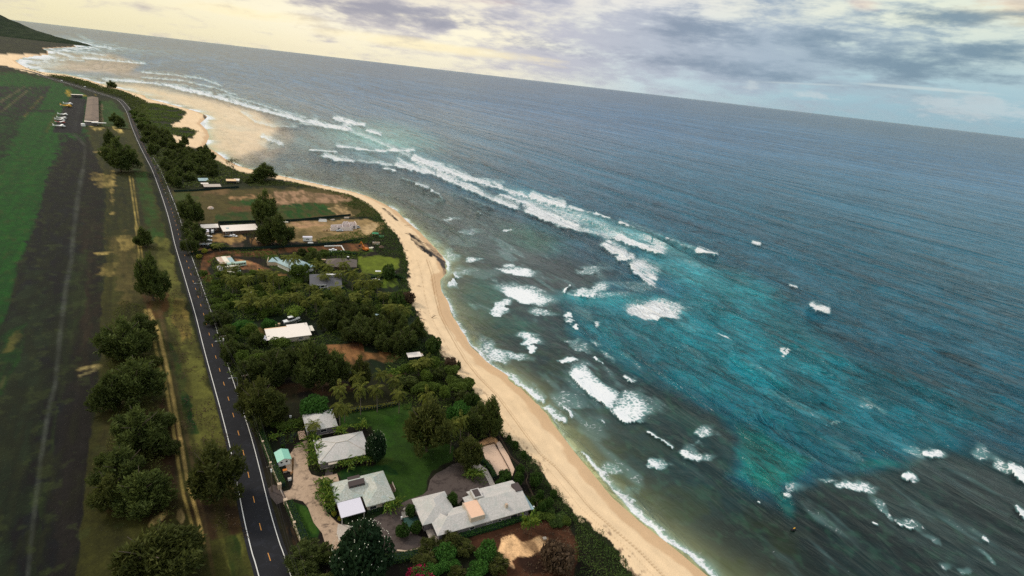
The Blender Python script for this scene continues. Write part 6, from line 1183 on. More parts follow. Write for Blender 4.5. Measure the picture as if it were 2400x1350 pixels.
# street lamps and utility poles along the highway
def road_pt(py):
    P = [(a, b) for a, b in RC]; ys = [b for _, b in P][::-1]; xs = [a for a, _ in P][::-1]
    return np.interp(py, ys, xs)
tops = [(634, 1090), (574, 874+4), (522, 786), (470, 655), (437, 560), (412, 492), (392, 440), (376, 400), (362, 364)]
POLE_H = 10.5; pts = [G(a, b, 3+POLE_H) for a, b in tops]
plab = ['wooden utility pole by the driveway gate, nearest the camera', 'utility pole beside the bushy ironwood, second along the highway', 'utility pole level with the broad cream white roof', 'utility pole beside the red dirt track', 'utility pole beside the workshop yard entrance', 'utility pole beside the grassy lot past the yard', 'utility pole before the tan roadside board', 'utility pole at the edge of the far ironwoods', 'farthest visible utility pole where the highway bends']
for k, q in enumerate(pts):
    r = thing('utility_pole', plab[k], 'utility pole', (q.x, q.y, 3.0), R(36), 'utility poles along the highway')
    MB().tube((0, 0, 0), (0, 0, POLE_H), .17, .12, n=8).build('pole', MT['pole'], r); ca = MB().box(-1.2, -.07, POLE_H-.55, 1.2, .07, POLE_H-.4).build('crossarm', MT['pole'], r)
    for x in (-1.1, -.5, .5, 1.1): MB().tube((x, 0, POLE_H-.4), (x, 0, POLE_H-.18), .05, n=6).build('insulator', MT['white'], ca)
    if k in (0, 2, 3): MB().tube((.05, -.42, POLE_H-2.3), (.05, -.42, POLE_H-1.3), .26, n=10).build('transformer', MT['white'], r)
d = (pts[0]-pts[1]); ext = [pts[0]+d]+pts
for k in range(len(ext)-1):
    a, b = ext[k], ext[k+1]; mb = MB(); dd = (b-a).normalized(); nn = Vector((-dd.y, dd.x, 0))
    for o_ in (-1.1, .5, 1.1):
        P = []
        for i in range(9):
            t = i/8; p = a.lerp(b, t)+nn*o_; p.z = 3+POLE_H-.18-4*.9*t*(1-t); P.append(p-a)
        mb.ring(P, .022, 3)
    w = mb.build('power_line', MT['dark']); w.location = a
    tag(w, 'power lines strung between the highway poles', 'power line', 'power lines between the poles')
for k, (hx, hy, lb) in enumerate([(539.5, 886, 'street lamp with white head beside the bushy ironwood, nearest one'), (508, 799.5, 'street lamp arm over the highway level with the cream white roof'), (458, 664, 'street lamp over the highway beside the red dirt track'), (389, 452, 'street lamp over the highway beside the grassy lots')]):
    hq = G(hx, hy, 11.0); r = thing('street_lamp', lb, 'street lamp', (0, 0, 0), 0, 'street lamps along the highway')
    # foot behind the road edge, arm reaching back over it
    x0 = hq; foot = Vector((hq.x+2.4*.84, hq.y+2.4*.54, 3.0)); r.location = foot; v = hq-foot
    MB().tube((0, 0, 0), (0, 0, 7.6), .11, .08).build('pole', MT['steel'], r); MB().tube((0, 0, 7.5), (v.x*.5, v.y*.5, 7.95), .05).tube((v.x*.5, v.y*.5, 7.95), (v.x, v.y, 8.0), .05).build('arm', MT['steel'], r); MB().tube((v.x*.95, v.y*.95, 7.98), (v.x*1.3, v.y*1.3, 7.98), .16, .1, n=6).build('lamp_head', MT['white'], r)
q = G(502, 691, 3); r = thing('garden_lamp', 'white round headed lamp post standing above the palm thicket', 'lamp', (*G(588, 686, 9)[:2], 3.0)); MB().tube((0, 0, 0), (0, 0, 6), .07).build('post', MT['steel'], r); MB().dome((0, 0, 6.2), .55).tube((0, 0, 5.6), (0, 0, 6.2), .2, .55, n=10).build('globe', MT['white'], r, smooth=True)

def driftwood(px_, py_, rz, L, lb, z=2.2):
    q = G(px_, py_, z); mb = MB().tube((0, 0, .2), (L, 0, .3), .22, .1)
    for k in range(6): a = L*(.2+.13*k); s_ = 1 if k % 2 else -1; mb.tube((a, 0, .25), (a+.9, s_*(.7+.2*k), .6), .07, .03, n=4)
    o_ = mb.build('driftwood', MT['wood']); o_.location = (q.x, q.y, z-.1); o_.rotation_euler = (0, 0, R(rz)); tag(o_, lb, 'driftwood', 'driftwood on the upper beach')
for a in [(948, 528, 20, 7, 'grey driftwood log highest on the beach, between the two dark weed banks'), (966, 552, 150, 8, 'branched driftwood at the upper end of the long weed bank'), (985, 566, -40, 9, 'driftwood log lying along the long weed bank'), (1010, 585, -50, 7, 'driftwood log at the lower end of the long weed bank'), (978, 668, -60, 4, 'small driftwood piece beside the brown dry bush'), (1012, 745, 70, 4, 'small driftwood piece below the domed shrub band', 2.6), (1045, 832, -50, 3.5, 'small driftwood piece near the lone thin ironwood', 2.6)]: driftwood(*a)
# ---------------------------------------------------------------- vegetation
def leaf_mat(name, c, c2, rnd=.35, rough=.7):
    m, t, p = principled(name)
    a = t.new('ShaderNodeAttribute', attribute_name='tint').outputs['Fac']
    oi = t.new('ShaderNodeObjectInfo').outputs['Random']
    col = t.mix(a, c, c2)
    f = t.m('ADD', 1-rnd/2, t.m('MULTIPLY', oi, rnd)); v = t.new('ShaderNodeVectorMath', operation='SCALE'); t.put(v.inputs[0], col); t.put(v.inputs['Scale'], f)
    t.put(p.inputs['Base Color'], v.outputs[0]); p.inputs['Roughness'].default_value = rough; p.inputs['Specular IOR Level'].default_value = .12
    tr = t.new('ShaderNodeBsdfTranslucent'); t.put(tr.inputs[0], v.outputs[0]); mx = t.new('ShaderNodeMixShader'); mx.inputs[0].default_value = .28
    t.l.new(p.outputs[0], mx.inputs[1]); t.l.new(tr.outputs[0], mx.inputs[2]); t.l.new(mx.outputs[0], t.n['Material Output'].inputs[0])
    return m
LM = dict(iron=leaf_mat('ironwood_needles', (.024, .040, .012), (.132, .162, .038)), oliv=leaf_mat('olive_needles', (.026, .038, .010), (.125, .135, .032)),
          broad=leaf_mat('broad_leaves', (.024, .050, .010), (.135, .190, .030)), bright=leaf_mat('bright_leaves', (.022, .085, .014), (.085, .20, .035)),
          palm=leaf_mat('palm_fronds', (.040, .066, .013), (.200, .205, .038), .4), banana=leaf_mat('banana_leaves', (.045, .115, .018), (.21, .27, .040), .3),
          plum=leaf_mat('plumeria_leaves', (.008, .026, .012), (.030, .060, .024), .2), naup=leaf_mat('shrub_leaves', (.020, .052, .013), (.085, .125, .026), .3), yel=leaf_mat('yellow_leaves', (.16, .19, .02), (.42, .38, .05), .2),
          pinkf=leaf_mat('magenta_flowers', (.22, .01, .04), (.48, .03, .10), .2), dry=leaf_mat('dry_scrub', (.05, .032, .022), (.17, .115, .07), .3), flower=mat('white_flowers', (.8, .78, .62), .6, .2, var=.05), hedge=leaf_mat('hedge_leaves', (.018, .050, .010), (.07, .13, .025), .1), bark=mat('bark', (.10, .08, .06), .9, .1, var=.3, scale=2), palmbark=mat('palm_bark', (.17, .145, .11), .9, .1, var=.25, scale=3))
def cards_mesh(name, C, D, size, aspect, tint, m, fold=.15, seed=0):
    """leaf shaped faces: centres C, long axes D, lengths size"""
    r = np.random.default_rng(seed); n = len(C)
    D = D/np.linalg.norm(D, axis=1, keepdims=True); q = r.normal(size=(n, 3)); Sd = np.cross(D, q); Sd /= np.linalg.norm(Sd, axis=1, keepdims=True)+1e-9
    s = np.broadcast_to(size, (n,))[:, None]; w = s*np.broadcast_to(aspect, (n,))[:, None]
    N = np.cross(D, Sd)
    v = np.stack([C-D*s*.5, C+Sd*w*.5-N*w*fold, C+D*s*.5, C-Sd*w*.5-N*w*fold], 1).reshape(-1, 3)
    me = bpy.data.meshes.new(name); me.vertices.add(4*n); me.vertices.foreach_set('co', v.astype(np.float32).ravel())
    me.loops.add(4*n); me.loops.foreach_set('vertex_index', np.arange(4*n, dtype=np.int32)); me.polygons.add(n)
    me.polygons.foreach_set('loop_start', np.arange(0, 4*n, 4, dtype=np.int32)); me.polygons.foreach_set('loop_total', np.full(n, 4, np.int32)); me.update()
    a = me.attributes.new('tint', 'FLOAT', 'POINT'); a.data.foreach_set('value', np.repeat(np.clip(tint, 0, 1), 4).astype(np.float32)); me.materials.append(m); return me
def obj_of(name, me, parent=None):
    o = bpy.data.objects.new(name, me); COL.objects.link(o)
    if parent is not None: o.parent = parent
    return o
def lobes_points(lobes, n, r, shell=.55):
    """points near the surface of ellipsoidal lobes"""
    L = np.array(lobes); vol = L[:, 3]*L[:, 4]*L[:, 5]; k = r.choice(len(L), n, p=vol**.7/(vol**.7).sum())
    d = r.normal(size=(n, 3)); d /= np.linalg.norm(d, axis=1, keepdims=True); rad = shell+(1-shell)*r.random(n)**.6
    P = L[k, :3]+d*L[k, 3:6]*rad[:, None]; return P, d, k, rad
def trunk_mb(h, r0, forks, seed, lean=.05):
    r = np.random.default_rng(seed); mb = MB(); p = Vector((0, 0, -.2)); q = Vector((r.normal()*lean*h, r.normal()*lean*h, h*.5)); mb.tube(p, q, r0, r0*.7, n=7)
    for k in range(forks):
        a = 2*math.pi*k/forks+r.random(); e = q+Vector((math.cos(a)*h*.24, math.sin(a)*h*.24, h*(.22+.15*r.random()))); mb.tube(q-Vector((0, 0, h*.06*k/forks)), e, r0*.5, r0*.14, n=5)
    return mb
PROTO = {}
def make_iron(v, m='iron', H=12.0, Wd=9.0, n=7500):
    r = np.random.default_rng(100+v); L = []; nk = 26
    for k in range(nk):
        a = r.random()*6.28; rr = Wd/2*(.12+.74*r.random()**.6); z0 = H*(.20+.58*r.random()*(1-(rr/(Wd*.62))**2)); L.append((math.cos(a)*rr, math.sin(a)*rr, z0, Wd*.10*(1+.5*r.random()), Wd*.10*(1+.5*r.random()), H*(.10+.09*r.random())))
    L.append((0, 0, H*.78, Wd*.12, Wd*.12, H*.2)); L.append((0, 0, H*.42, Wd*.36, Wd*.36, H*.30))
    P, d, k, rad = lobes_points(L, n, r, .3)
    P += np.stack([fbm(P[:, 0]*.8, P[:, 2]*.8, v, 2)-.5, fbm(P[:, 1]*.8+7, P[:, 2]*.8, v, 2)-.5, P[:, 0]*0], 1)*1.8+r.normal(size=(n, 3))*.16
    P[:, 2] = np.maximum(P[:, 2], .5); D = d*np.array([.7, .7, .3])+np.array([0, 0, .8])+r.normal(size=(n, 3))*.45
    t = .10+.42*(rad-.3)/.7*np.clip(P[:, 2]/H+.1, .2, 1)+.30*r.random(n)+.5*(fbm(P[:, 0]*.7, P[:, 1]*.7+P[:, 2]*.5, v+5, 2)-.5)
    return cards_mesh('crown', P, D, .55+.6*r.random(n), .30, t, LM[m], seed=v), trunk_mb(H, .28, 4, v), 'bark', H, Wd
def make_broad(v, m='broad', H=8.0, Wd=9.0, n=3600, size=.62, shrub=False):
    r = np.random.default_rng(200+v); L = []
    for k in range(13):
        a = r.random()*6.28; rr = Wd/2*(.72*r.random()**.5); zz = H*((.30 if shrub else .52)+.28*(1-(rr/(Wd/2))**2)*r.random()+.12*r.random()); s = Wd*(.15+.10*r.random()); L.append((math.cos(a)*rr, math.sin(a)*rr, zz, s, s, min(s*.8, H*.34)))
    L.append((0, 0, H*(.35 if shrub else .55), Wd*.36, Wd*.36, H*(.4 if shrub else .3)))
    P, d, k, rad = lobes_points(L, n, r, .6); P[:, 2] = np.clip(P[:, 2], .15, None)
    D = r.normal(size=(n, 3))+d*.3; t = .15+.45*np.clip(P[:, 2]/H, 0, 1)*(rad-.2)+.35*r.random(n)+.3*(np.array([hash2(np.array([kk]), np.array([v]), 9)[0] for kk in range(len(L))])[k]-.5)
    return cards_mesh('crown', P, D, size*(.7+.7*r.random(n)), .62, t, LM[m], seed=v), trunk_mb(H*.95, .2, 4, v, .02), 'bark', H, Wd
def make_palm(v, H=9.0):
    r = np.random.default_rng(300+v); C = []; D = []; Z = []; As = []; T = []; top = np.array([r.normal()*.5, r.normal()*.5, H])
    nf = 19
    for k in range(nf):
        a = k*2.4+r.normal()*.15; el = 1.15-1.6*(k/nf)+r.normal()*.1; Lf = 3.6+.8*r.random(); p = top.copy(); dr = np.array([math.cos(a)*math.cos(el), math.sin(a)*math.cos(el), math.sin(el)]); side = np.array([-math.sin(a), math.cos(a), 0]); tt = .25+.5*r.random()*(1-k/nf)+(.35 if k > nf-4 else 0)
        ns = 15
        for i in range(ns):
            dr = dr+np.array([0, 0, -.115]); dr /= np.linalg.norm(dr); p = p+dr*Lf/ns
            ll = 1.15*math.sin(math.pi*(.12+.83*i/ns))**.6
            for s in (-1, 1):
                dd = side*s*.8+dr*.55+np.array([0, 0, -.38]); dd /= np.linalg.norm(dd); C.append(p+dd*ll*.5); D.append(dd); Z.append(ll); As.append(.26); T.append(tt+r.random()*.2)
            C.append(p); D.append(dr); Z.append(Lf/ns*1.6); As.append(.35); T.append(tt+.35)
    me = cards_mesh('crown', np.array(C), np.array(D), np.array(Z), np.array(As), np.array(T), LM['palm'], .1, v)
    mb = MB(); P = [Vector((top[0]*(i/6)**2, top[1]*(i/6)**2, H*i/6-.1*(i == 0))) for i in range(7)]
    for i in range(6): mb.tube(P[i], P[i+1], .22-.015*i, .205-.015*i, n=7)
    return me, mb, 'palmbark', H+1.2, 7.6
def make_banana(v, m='banana', H=2.6, Wd=3.2):
    r = np.random.default_rng(400+v); C = []; D = []; Z = []; As = []; T = []; st = MB()
    for k in range(9):
        bx, by = r.normal(size=2)*Wd*.22; h = H*(.5+.3*r.random()); st.tube((bx, by, -.1), (bx, by, h*.7), .06, .04, n=5)
        for i in range(6):
            a = r.random()*6.28; d = np.array([math.cos(a)*.6, math.sin(a)*.6, .9-.5*r.random()]); d /= np.linalg.norm(d); p = np.array([bx, by, h*(.4+.4*r.random())]); l = 1.0+.4*r.random()
            for s_ in range(3): p2 = p+d*l*.5; C.append(p2); D.append(d.copy()); Z.append(l*.72); As.append(.36); T.append(r.random()); p = p+d*l*.45; d = d+np.array([0, 0, -.45]); d /= np.linalg.norm(d)
    return cards_mesh('leaves', np.array(C), np.array(D), np.array(Z), np.array(As), np.array(T), LM[m], .25, v), st, 'bark', H, Wd
def make_bare(v, H=10, Wd=8):
    r = np.random.default_rng(500+v); mb = MB(); C = []
    def br(p, d, l, w, dep):
        q = p+d*l; mb.tube(p, q, w, w*.65, n=4)
        if dep == 0: C.append(q); return
        for k in range(3): nd = (d+Vector(r.normal(size=3))*.5+Vector((0, 0, .12))).normalized(); br(p+d*l*(.6+.4*k/3), nd, l*.72, w*.55, dep-1)
    br(Vector((0, 0, -.2)), Vector((.05, 0, 1)), H*.32, .2, 4); C = np.array([tuple(c) for c in C]); r2 = r.normal(size=(len(C)*6, 3))*.45; P = np.repeat(C, 6, 0)+r2
    return cards_mesh('crown', P, r.normal(size=P.shape), .5, .4, r.random(len(P)), LM['oliv'], seed=v), mb, 'bark', H, Wd
def make_plum(v, H=6.5, Wd=11):
    me, tk, b, h, w = make_broad(20+v, 'plum', H, Wd, 5200, .62, True); return me, tk, b, h, w
def proto(kind):
    if kind in PROTO: return PROTO[kind]
    base, v = kind.split(':'); v = int(v)
    fn = dict(iron=lambda: make_iron(v), oliv=lambda: make_iron(v+10, 'oliv'), broad=lambda: make_broad(v), bright=lambda: make_broad(v+5, 'bright', 4.0, 8.0, 3000, .5, True), naup=lambda: make_broad(v+8, 'naup', 2.0, 3.6, 1500, .36, True), bush=lambda: make_broad(v+11, 'broad', 2.4, 4.0, 1800, .4, True),
              round=lambda: make_broad(v+13, 'hedge', 2.0, 3.4, 1900, .3, True), palm=lambda: make_palm(v), banana=lambda: make_banana(v), yel=lambda: make_broad(v+14, 'yel', 1.5, 1.7, 420, .3, True), bare=lambda: make_bare(v), plum=lambda: make_plum(v), boug=lambda: make_broad(v+17, 'pinkf', 3.2, 5.0, 1500, .4, True), dry=lambda: make_broad(v+18, 'dry', 2.2, 5.0, 1300, .45, True), almond=lambda: make_broad(v+22, 'banana', 5, 8, 1100, .55))[base]
    me, mb, bk, h, w = fn()
    tm = bpy.data.meshes.new('trunk'); tm.from_pydata(mb.v, [], mb.f); tm.update(); tm.materials.append(LM[bk]); PROTO[kind] = (me, tm, h, w); return PROTO[kind]
KN_ = dict(iron='ironwood_tree', oliv='ironwood_tree', broad='broadleaf_tree', bright='spreading_shrub', naup='beach_shrub', bush='bush', round='clipped_bush', palm='coconut_palm', banana='banana_plant', yel='yellow_shrub', bare='bare_tree', plum='plumeria_tree', boug='bougainvillea', dry='dry_bush', almond='almond_tree')
CAT_ = dict(iron='tree', oliv='tree', broad='tree', bright='shrub', naup='shrub', bush='bush', round='bush', palm='palm tree', banana='banana plant', yel='shrub', bare='tree', plum='tree', boug='shrub', dry='bush', almond='tree')
def plant_at(base, x, y, h, w, label, group=None, v=None, parts=True):
    v = int(rng.integers(0, 3 if base not in ('plum', 'boug', 'dry', 'almond', 'bare', 'yel') else 1)) if v is None else v
    me, tm, h0, w0 = proto('%s:%d' % (base, v))
    r = thing(KN_[base], label, CAT_[base], (x, y, LAND_Z), rng.random()*6.28, group); r.scale = (w/w0, w/w0, h/h0)
    obj_of('leaves' if base == 'banana' else 'crown', me, r); obj_of('stems' if base == 'banana' else 'trunk', tm, r)
    if base == 'plum':
        if 'fl' not in PROTO:
            rr = np.random.default_rng(9); d = rr.normal(size=(90, 3)); d[:, 2] = abs(d[:, 2])*.8+.05; d /= np.linalg.norm(d, axis=1, keepdims=True); mb = MB()
            for q in d: P = (q[0]*w0*.5, q[1]*w0*.5, h0*.35+q[2]*h0*.55); mb.dome(P, .085, .7, 5, 2)
            fm = bpy.data.meshes.new('flowers'); fm.from_pydata(mb.v, [], mb.f); fm.update(); fm.materials.append(LM['flower']); PROTO['fl'] = fm
        obj_of('flowers', PROTO['fl'], r)['kind'] = 'stuff'
    return r
def plant(base, bx, by, ty, wpx, label, group=None, v=None):
    q = G(bx, by); h = max(1.0, hgt(bx, by, ty)); w = wpx*math.sqrt(q.x**2+q.y**2+131**2)/F_PX
    if base == 'palm': w = max(6.2, min(9.5, w))
    return plant_at(base, q.x, q.y, h, w, label, group, v)
def inside(P, n, gap, seed, z=LAND_Z):
    """points inside a polygon given on the photograph, kept apart by gap metres"""
    W = [tuple(G(a, b, z)[:2]) for a, b in P]; r = np.random.default_rng(seed); A = np.array(W); lo, hi = A.min(0), A.max(0); out = []
    for _ in range(n*60):
        p = lo+(hi-lo)*r.random(2)
        if inpoly(np.array([p[0]]), np.array([p[1]]), W)[0] and all(math.hypot(p[0]-o[0], p[1]-o[1]) > gap for o in out): out.append(tuple(p))
        if len(out) >= n: break
    return out
BLD = [o for o in COL.objects if o.type == 'EMPTY' and o.get('category') in ('house', 'shed', 'building', 'bus', 'car', 'van', 'truck', 'trailer')]
def scatter(bases, P, n, gap, h, w, label, group, seed, clear=7.0):
    for (x, y) in inside(P, n, gap, seed):
        b = bases[int(rng.integers(0, len(bases)))]; k = .75+.5*rng.random()
        lb = label if isinstance(label, str) else label[b]
        plant_at(b, x, y, h*k, w*(.8+.4*rng.random()), lb, group)

# --- single trees one can point to
for a in [
 ('iron', 300, 845, 738, 92, 'big dark ironwood at the top of the row between runway and sandy track'), ('iron', 335, 800, 735, 66, 'ironwood overhanging the sandy track, upper right of the long row'), ('iron', 325, 945, 835, 98, 'dark ironwood in the row beside the track, second from its top'),
 ('iron', 262, 960, 870, 70, 'small ironwood on the runway side of the dark row'), ('iron', 335, 1060, 950, 104, 'dark ironwood halfway down the row left of the sandy track'), ('iron', 292, 1150, 1052, 94, 'ironwood with a brown bare patch on its right, lower part of the row'), ('iron', 345, 1195, 1102, 92, 'lowest ironwood of the continuous row left of the track'), ('oliv', 265, 1185, 1110, 70, 'small olive ironwood at the foot of the long row'),
 ('oliv', 385, 1350, 1230, 140, 'broad ironwood beside a terracotta bare patch, at the bottom edge'), ('oliv', 330, 1370, 1270, 90, 'smaller ironwood at the bottom edge, left of the broad one'), ('oliv', 510, 1172, 1030, 108, 'ironwood leaning over the left edge line of the highway'),
 ('iron', 360, 705, 585, 62, 'dark ironwood alone above the bend of the sandy track'), ('iron', 338, 577, 530, 34, 'small dark tree beside the sandy track'), ('iron', 284, 402, 316, 62, 'thick dark tree standing alone between runway and highway'), ('iron', 264, 360, 300, 26, 'narrow tree just beyond the thick lone dark tree'), ('iron', 272, 292, 262, 20, 'little dark tree on the grass beside the hangar row'), ('iron', 282, 300, 270, 18, 'little dark tree next to the highway bend'),
 ('iron', 450, 528, 450, 50, 'ironwood standing in the grassy lot beside the highway'), ('iron', 462, 576, 520, 48, 'dense dark tree shading the cars at the yard edge'), ('iron', 448, 596, 548, 34, 'dark tree between the yard and the highway'), ('iron', 442, 548, 512, 26, 'small dark tree between the lot and the power poles'),
 ('iron', 624, 536, 440, 56, 'tallest ironwood, its narrow top rising over the grassy lot'), ('iron', 655, 574, 496, 62, 'spreading ironwood under the tallest one, over the tan store'), ('iron', 628, 572, 505, 48, 'dark ironwood left of the spreading one above the tan store'), ('bare', 590, 576, 522, 44, 'thin leaved tree in front of the longer white workshop roof'), ('bare', 655, 612, 572, 26, 'leafless tree on the red dirt track'),
 ('broad', 500, 586, 570, 14, 'small palm like bush beside the yard entrance'), ('iron', 618, 424, 380, 54, 'round dark tree standing out against the bay'), ('bare', 549, 402, 360, 34, 'thin see through tree at the edge of the bay'), ('bare', 672, 421, 406, 6, 'thin bare sapling at the water edge beyond the fields'), ('iron', 262, 209, 187, 18, 'lone dark tree on the far beach edge beside the shallow bay'),
 ('iron', 736, 905, 790, 82, 'big dark ironwood in the middle of the wooded lots'), ('iron', 700, 862, 800, 60, 'ironwood just below the cream white roof'), ('iron', 785, 905, 815, 66, 'dark ironwood right of the big one, over the red soil'), ('bare', 756, 918, 872, 30, 'pale trunked small tree on the red soil under the big ironwoods'), ('oliv', 845, 912, 826, 46, 'feathery ironwood on the dry lot edge'), ('oliv', 618, 1000, 876, 92, 'bushy olive ironwood beside the highway above the estate hedge'), ('oliv', 582, 955, 885, 46, 'olive ironwood under the nearest street lamp'), ('oliv', 640, 985, 905, 66, 'ironwood on the right flank of the bushy one by the highway'),
 ('iron', 592, 900, 832, 64, 'dark ironwood between the highway and the shaded lots'), ('iron', 640, 900, 815, 72, 'ironwood behind the bushy one, left of the shaded lots'), ('iron', 545, 850, 792, 42, 'dark tree hugging the highway below the broad white roof'),
 ('oliv', 1000, 1058, 925, 104, 'largest ironwood on the estate lawn'), ('oliv', 1095, 1096, 1018, 66, 'feathery ironwood shading the path to the sandy court'), ('iron', 1148, 1022, 922, 56, 'ironwood with ragged branches against the beach'), ('iron', 1118, 1018, 940, 62, 'dark ironwood just inland of the ragged one'), ('bare', 1166, 1008, 955, 30, 'see through branches leaning over the sand'), ('iron', 1074, 868, 843, 12, 'young thin ironwood standing alone at the beach edge'),
 ('plum', 882, 1078, 1002, 46, 'round plumeria beside the plain hip roofed house'), ('plum', 848, 1342, 1222, 122, 'large dark plumeria dotted with white flowers'), ('almond', 690, 748, 722, 44, 'yellow green tree behind the boat'), ('bright', 632, 770, 746, 32, 'bright green shrub left of the boat stern'),
 ('bright', 738, 968, 928, 78, 'wide bright green shrub behind the smallest cottage'), ('bright', 1080, 992, 945, 66, 'glossy green shrub patch inland of the ragged ironwood'), ('naup', 1101, 956, 916, 36, 'light green domed shrub at the beach edge'), ('naup', 930, 728, 676, 40, 'big light green domed shrub left of the beach near the canopy'), ('naup', 1012, 828, 784, 36, 'domed shrub jutting out over the sand'), ('naup', 908, 652, 617, 34, 'round clipped looking bush on the yellow green lawn'), ('round', 884, 668, 656, 26, 'low bush between the two seaside lawns'),
 ('bright', 566, 778, 752, 44, 'bright green mound of vines left of the broad white roof'), ('broad', 700, 660, 622, 40, 'bright leafy tree between the two grey roofed houses'), ('iron', 735, 620, 585, 34, 'dark tree at the corner of the blue grey roof'), ('iron', 708, 600, 580, 22, 'dark tree top edge of the blue grey roof'),
 ('boug', 985, 1358, 1328, 60, 'magenta bougainvillea at the bottom edge'), ('yel', 881, 1076, 1058, 16, 'small yellow bush at the corner of the plain hip roofed house'), ('yel', 784, 1208, 1196, 12, 'yellow green bush at the corner of the lilac carport'), ('yel', 796, 1220, 1210, 10, 'orange tinged bush below the lilac carport'), ('yel', 479, 594, 580, 12, 'yellow bush at the mouth of the red dirt track'), ('yel', 468, 606, 593, 12, 'pale yellow bush lower at the mouth of the red dirt track'), ('dry', 1058, 858, 838, 34, 'greyish dry bush beside the lone thin ironwood'), ('dry', 956, 712, 682, 36, 'brown dry bush on the edge of the sand'), ('dry', 1300, 1330, 1282, 84, 'dark dead brush heap on the bare brown ground')]:
    plant(*a)
for k, (bx, by, ty, w, lb) in enumerate([(1218, 1112, 1086, 22, 'round bush beside the lower end of the sandy court'), (1214, 1138, 1104, 24, 'round bush between the sand path and the fence bend'), (1182, 1124, 1100, 32, 'wide low bush across the end of the sandy court'), (1172, 1142, 1120, 24, 'grey green bush in the corner behind the beach house'), (1252, 1140, 1104, 28, 'darkest round bush outside the garden fence'), (1264, 1172, 1148, 20, 'round bush below the darkest one outside the fence'), (1284, 1192, 1166, 22, 'bright round bush on the slope to the beach'), (1268, 1200, 1176, 20, 'dark round bush on the slope to the beach'), (1296, 1166, 1146, 18, 'small round bush nearest the sand below the court'),
                                            (1059, 1188, 1150, 26, 'round bush in the notch of the beach house roof'), (962, 1210, 1180, 24, 'dark clipped bush against the left wing of the beach house'), (944, 1256, 1224, 30, 'shaggy bush on the tip of the drive island'), (975, 1248, 1222, 26, 'dark bush filling the drive island beside the beach house'), (664, 1052, 1040, 10, 'small green bush above the mint roofed shed'), (1192, 1032, 1018, 12, 'dark bush at the top end of the beach fence'), (1208, 1052, 1032, 14, 'dark round bush on the sand edge beside the fence'), (1226, 1074, 1054, 14, 'dark bush lower on the sand edge beside the fence')]):
    plant('round', bx, by, ty, w, lb)
PL = [(797, 965, 900, 'palm over the brown lot above the smallest cottage'), (845, 972, 902, 'tall palm with a bare trunk above the lawn hedge, left one of the pair'), (884, 966, 906, 'tall palm with a bare trunk above the lawn hedge, right one of the pair'), (838, 935, 876, 'palm leaning at the edge of the red soil'), (890, 920, 872, 'palm behind the pair at the top of the lawn'), (935, 968, 915, 'palm with hanging yellow fronds at the top right of the lawn'), (924, 925, 886, 'dark palm behind the hanging yellow fronds'), (997, 1000, 918, 'wide palm behind the largest lawn ironwood'),
      (797, 1012, 945, 'palm leaning over the roof of the smallest cottage'), (1055, 1062, 990, 'palm beside the bare patch near the court'), (1078, 1030, 975, 'palm between the glossy shrubs and the court'), (735, 1020, 990, 'short palm in front of the smallest cottage'), (808, 990, 950, 'palm right behind the one leaning on the cottage roof'),
      (585, 735, 690, 'palm below the white garden lamp'), (612, 740, 700, 'palm right of the one below the garden lamp'), (640, 738, 692, 'palm third along the middle of the grove'), (572, 742, 708, 'lower palm left of the garden lamp'), (700, 730, 690, 'yellowish palm above the almond tree'), (742, 735, 690, 'palm behind the dark ironwoods right of the boat'), (790, 710, 668, 'leaning palm with yellow dead frond'), (546, 690, 648, 'palm at the highway end of the grove'), (585, 690, 648, 'palm above the white garden lamp'), (642, 690, 640, 'bushy palm below the yellow digger'), (625, 672, 634, 'palm just left of the yellow digger'),
      (826, 690, 632, 'tallest palm, over the right end of the shingled house'), (808, 652, 612, 'palm in front of the brown hip roof'), (770, 655, 618, 'palm at the left of the brown hip roof'), (740, 650, 612, 'palm between the blue grey and brown roofs'), (690, 646, 598, 'palm over the left end of the blue grey roof'), (678, 638, 600, 'palm beside the courtyard house'), (845, 700, 655, 'palm left on the lower seaside lawn'), (864, 702, 655, 'palm in the middle of the lower seaside lawn'), (884, 698, 654, 'palm right on the lower seaside lawn'), (852, 672, 640, 'palm at the edge of the upper seaside lawn'),
      (914, 756, 712, 'yellow fronded palm above the canopy'), (932, 764, 716, 'palm nearest the sand beside the canopy'), (946, 762, 722, 'short palm next to the dry sand edge'), (760, 672, 640, 'palm behind the shingled house roof'), (800, 668, 636, 'palm right behind the strip of high windows'), (1000, 880, 838, 'palm like fronds in the thicket below the beach hut'), (980, 882, 846, 'palm beside the path below the beach hut'), (516, 592, 572, 'tiny palm beside the dark fenced yard')]
for x, y, t_, lb in PL: plant('palm', x, y, t_, 40, lb)
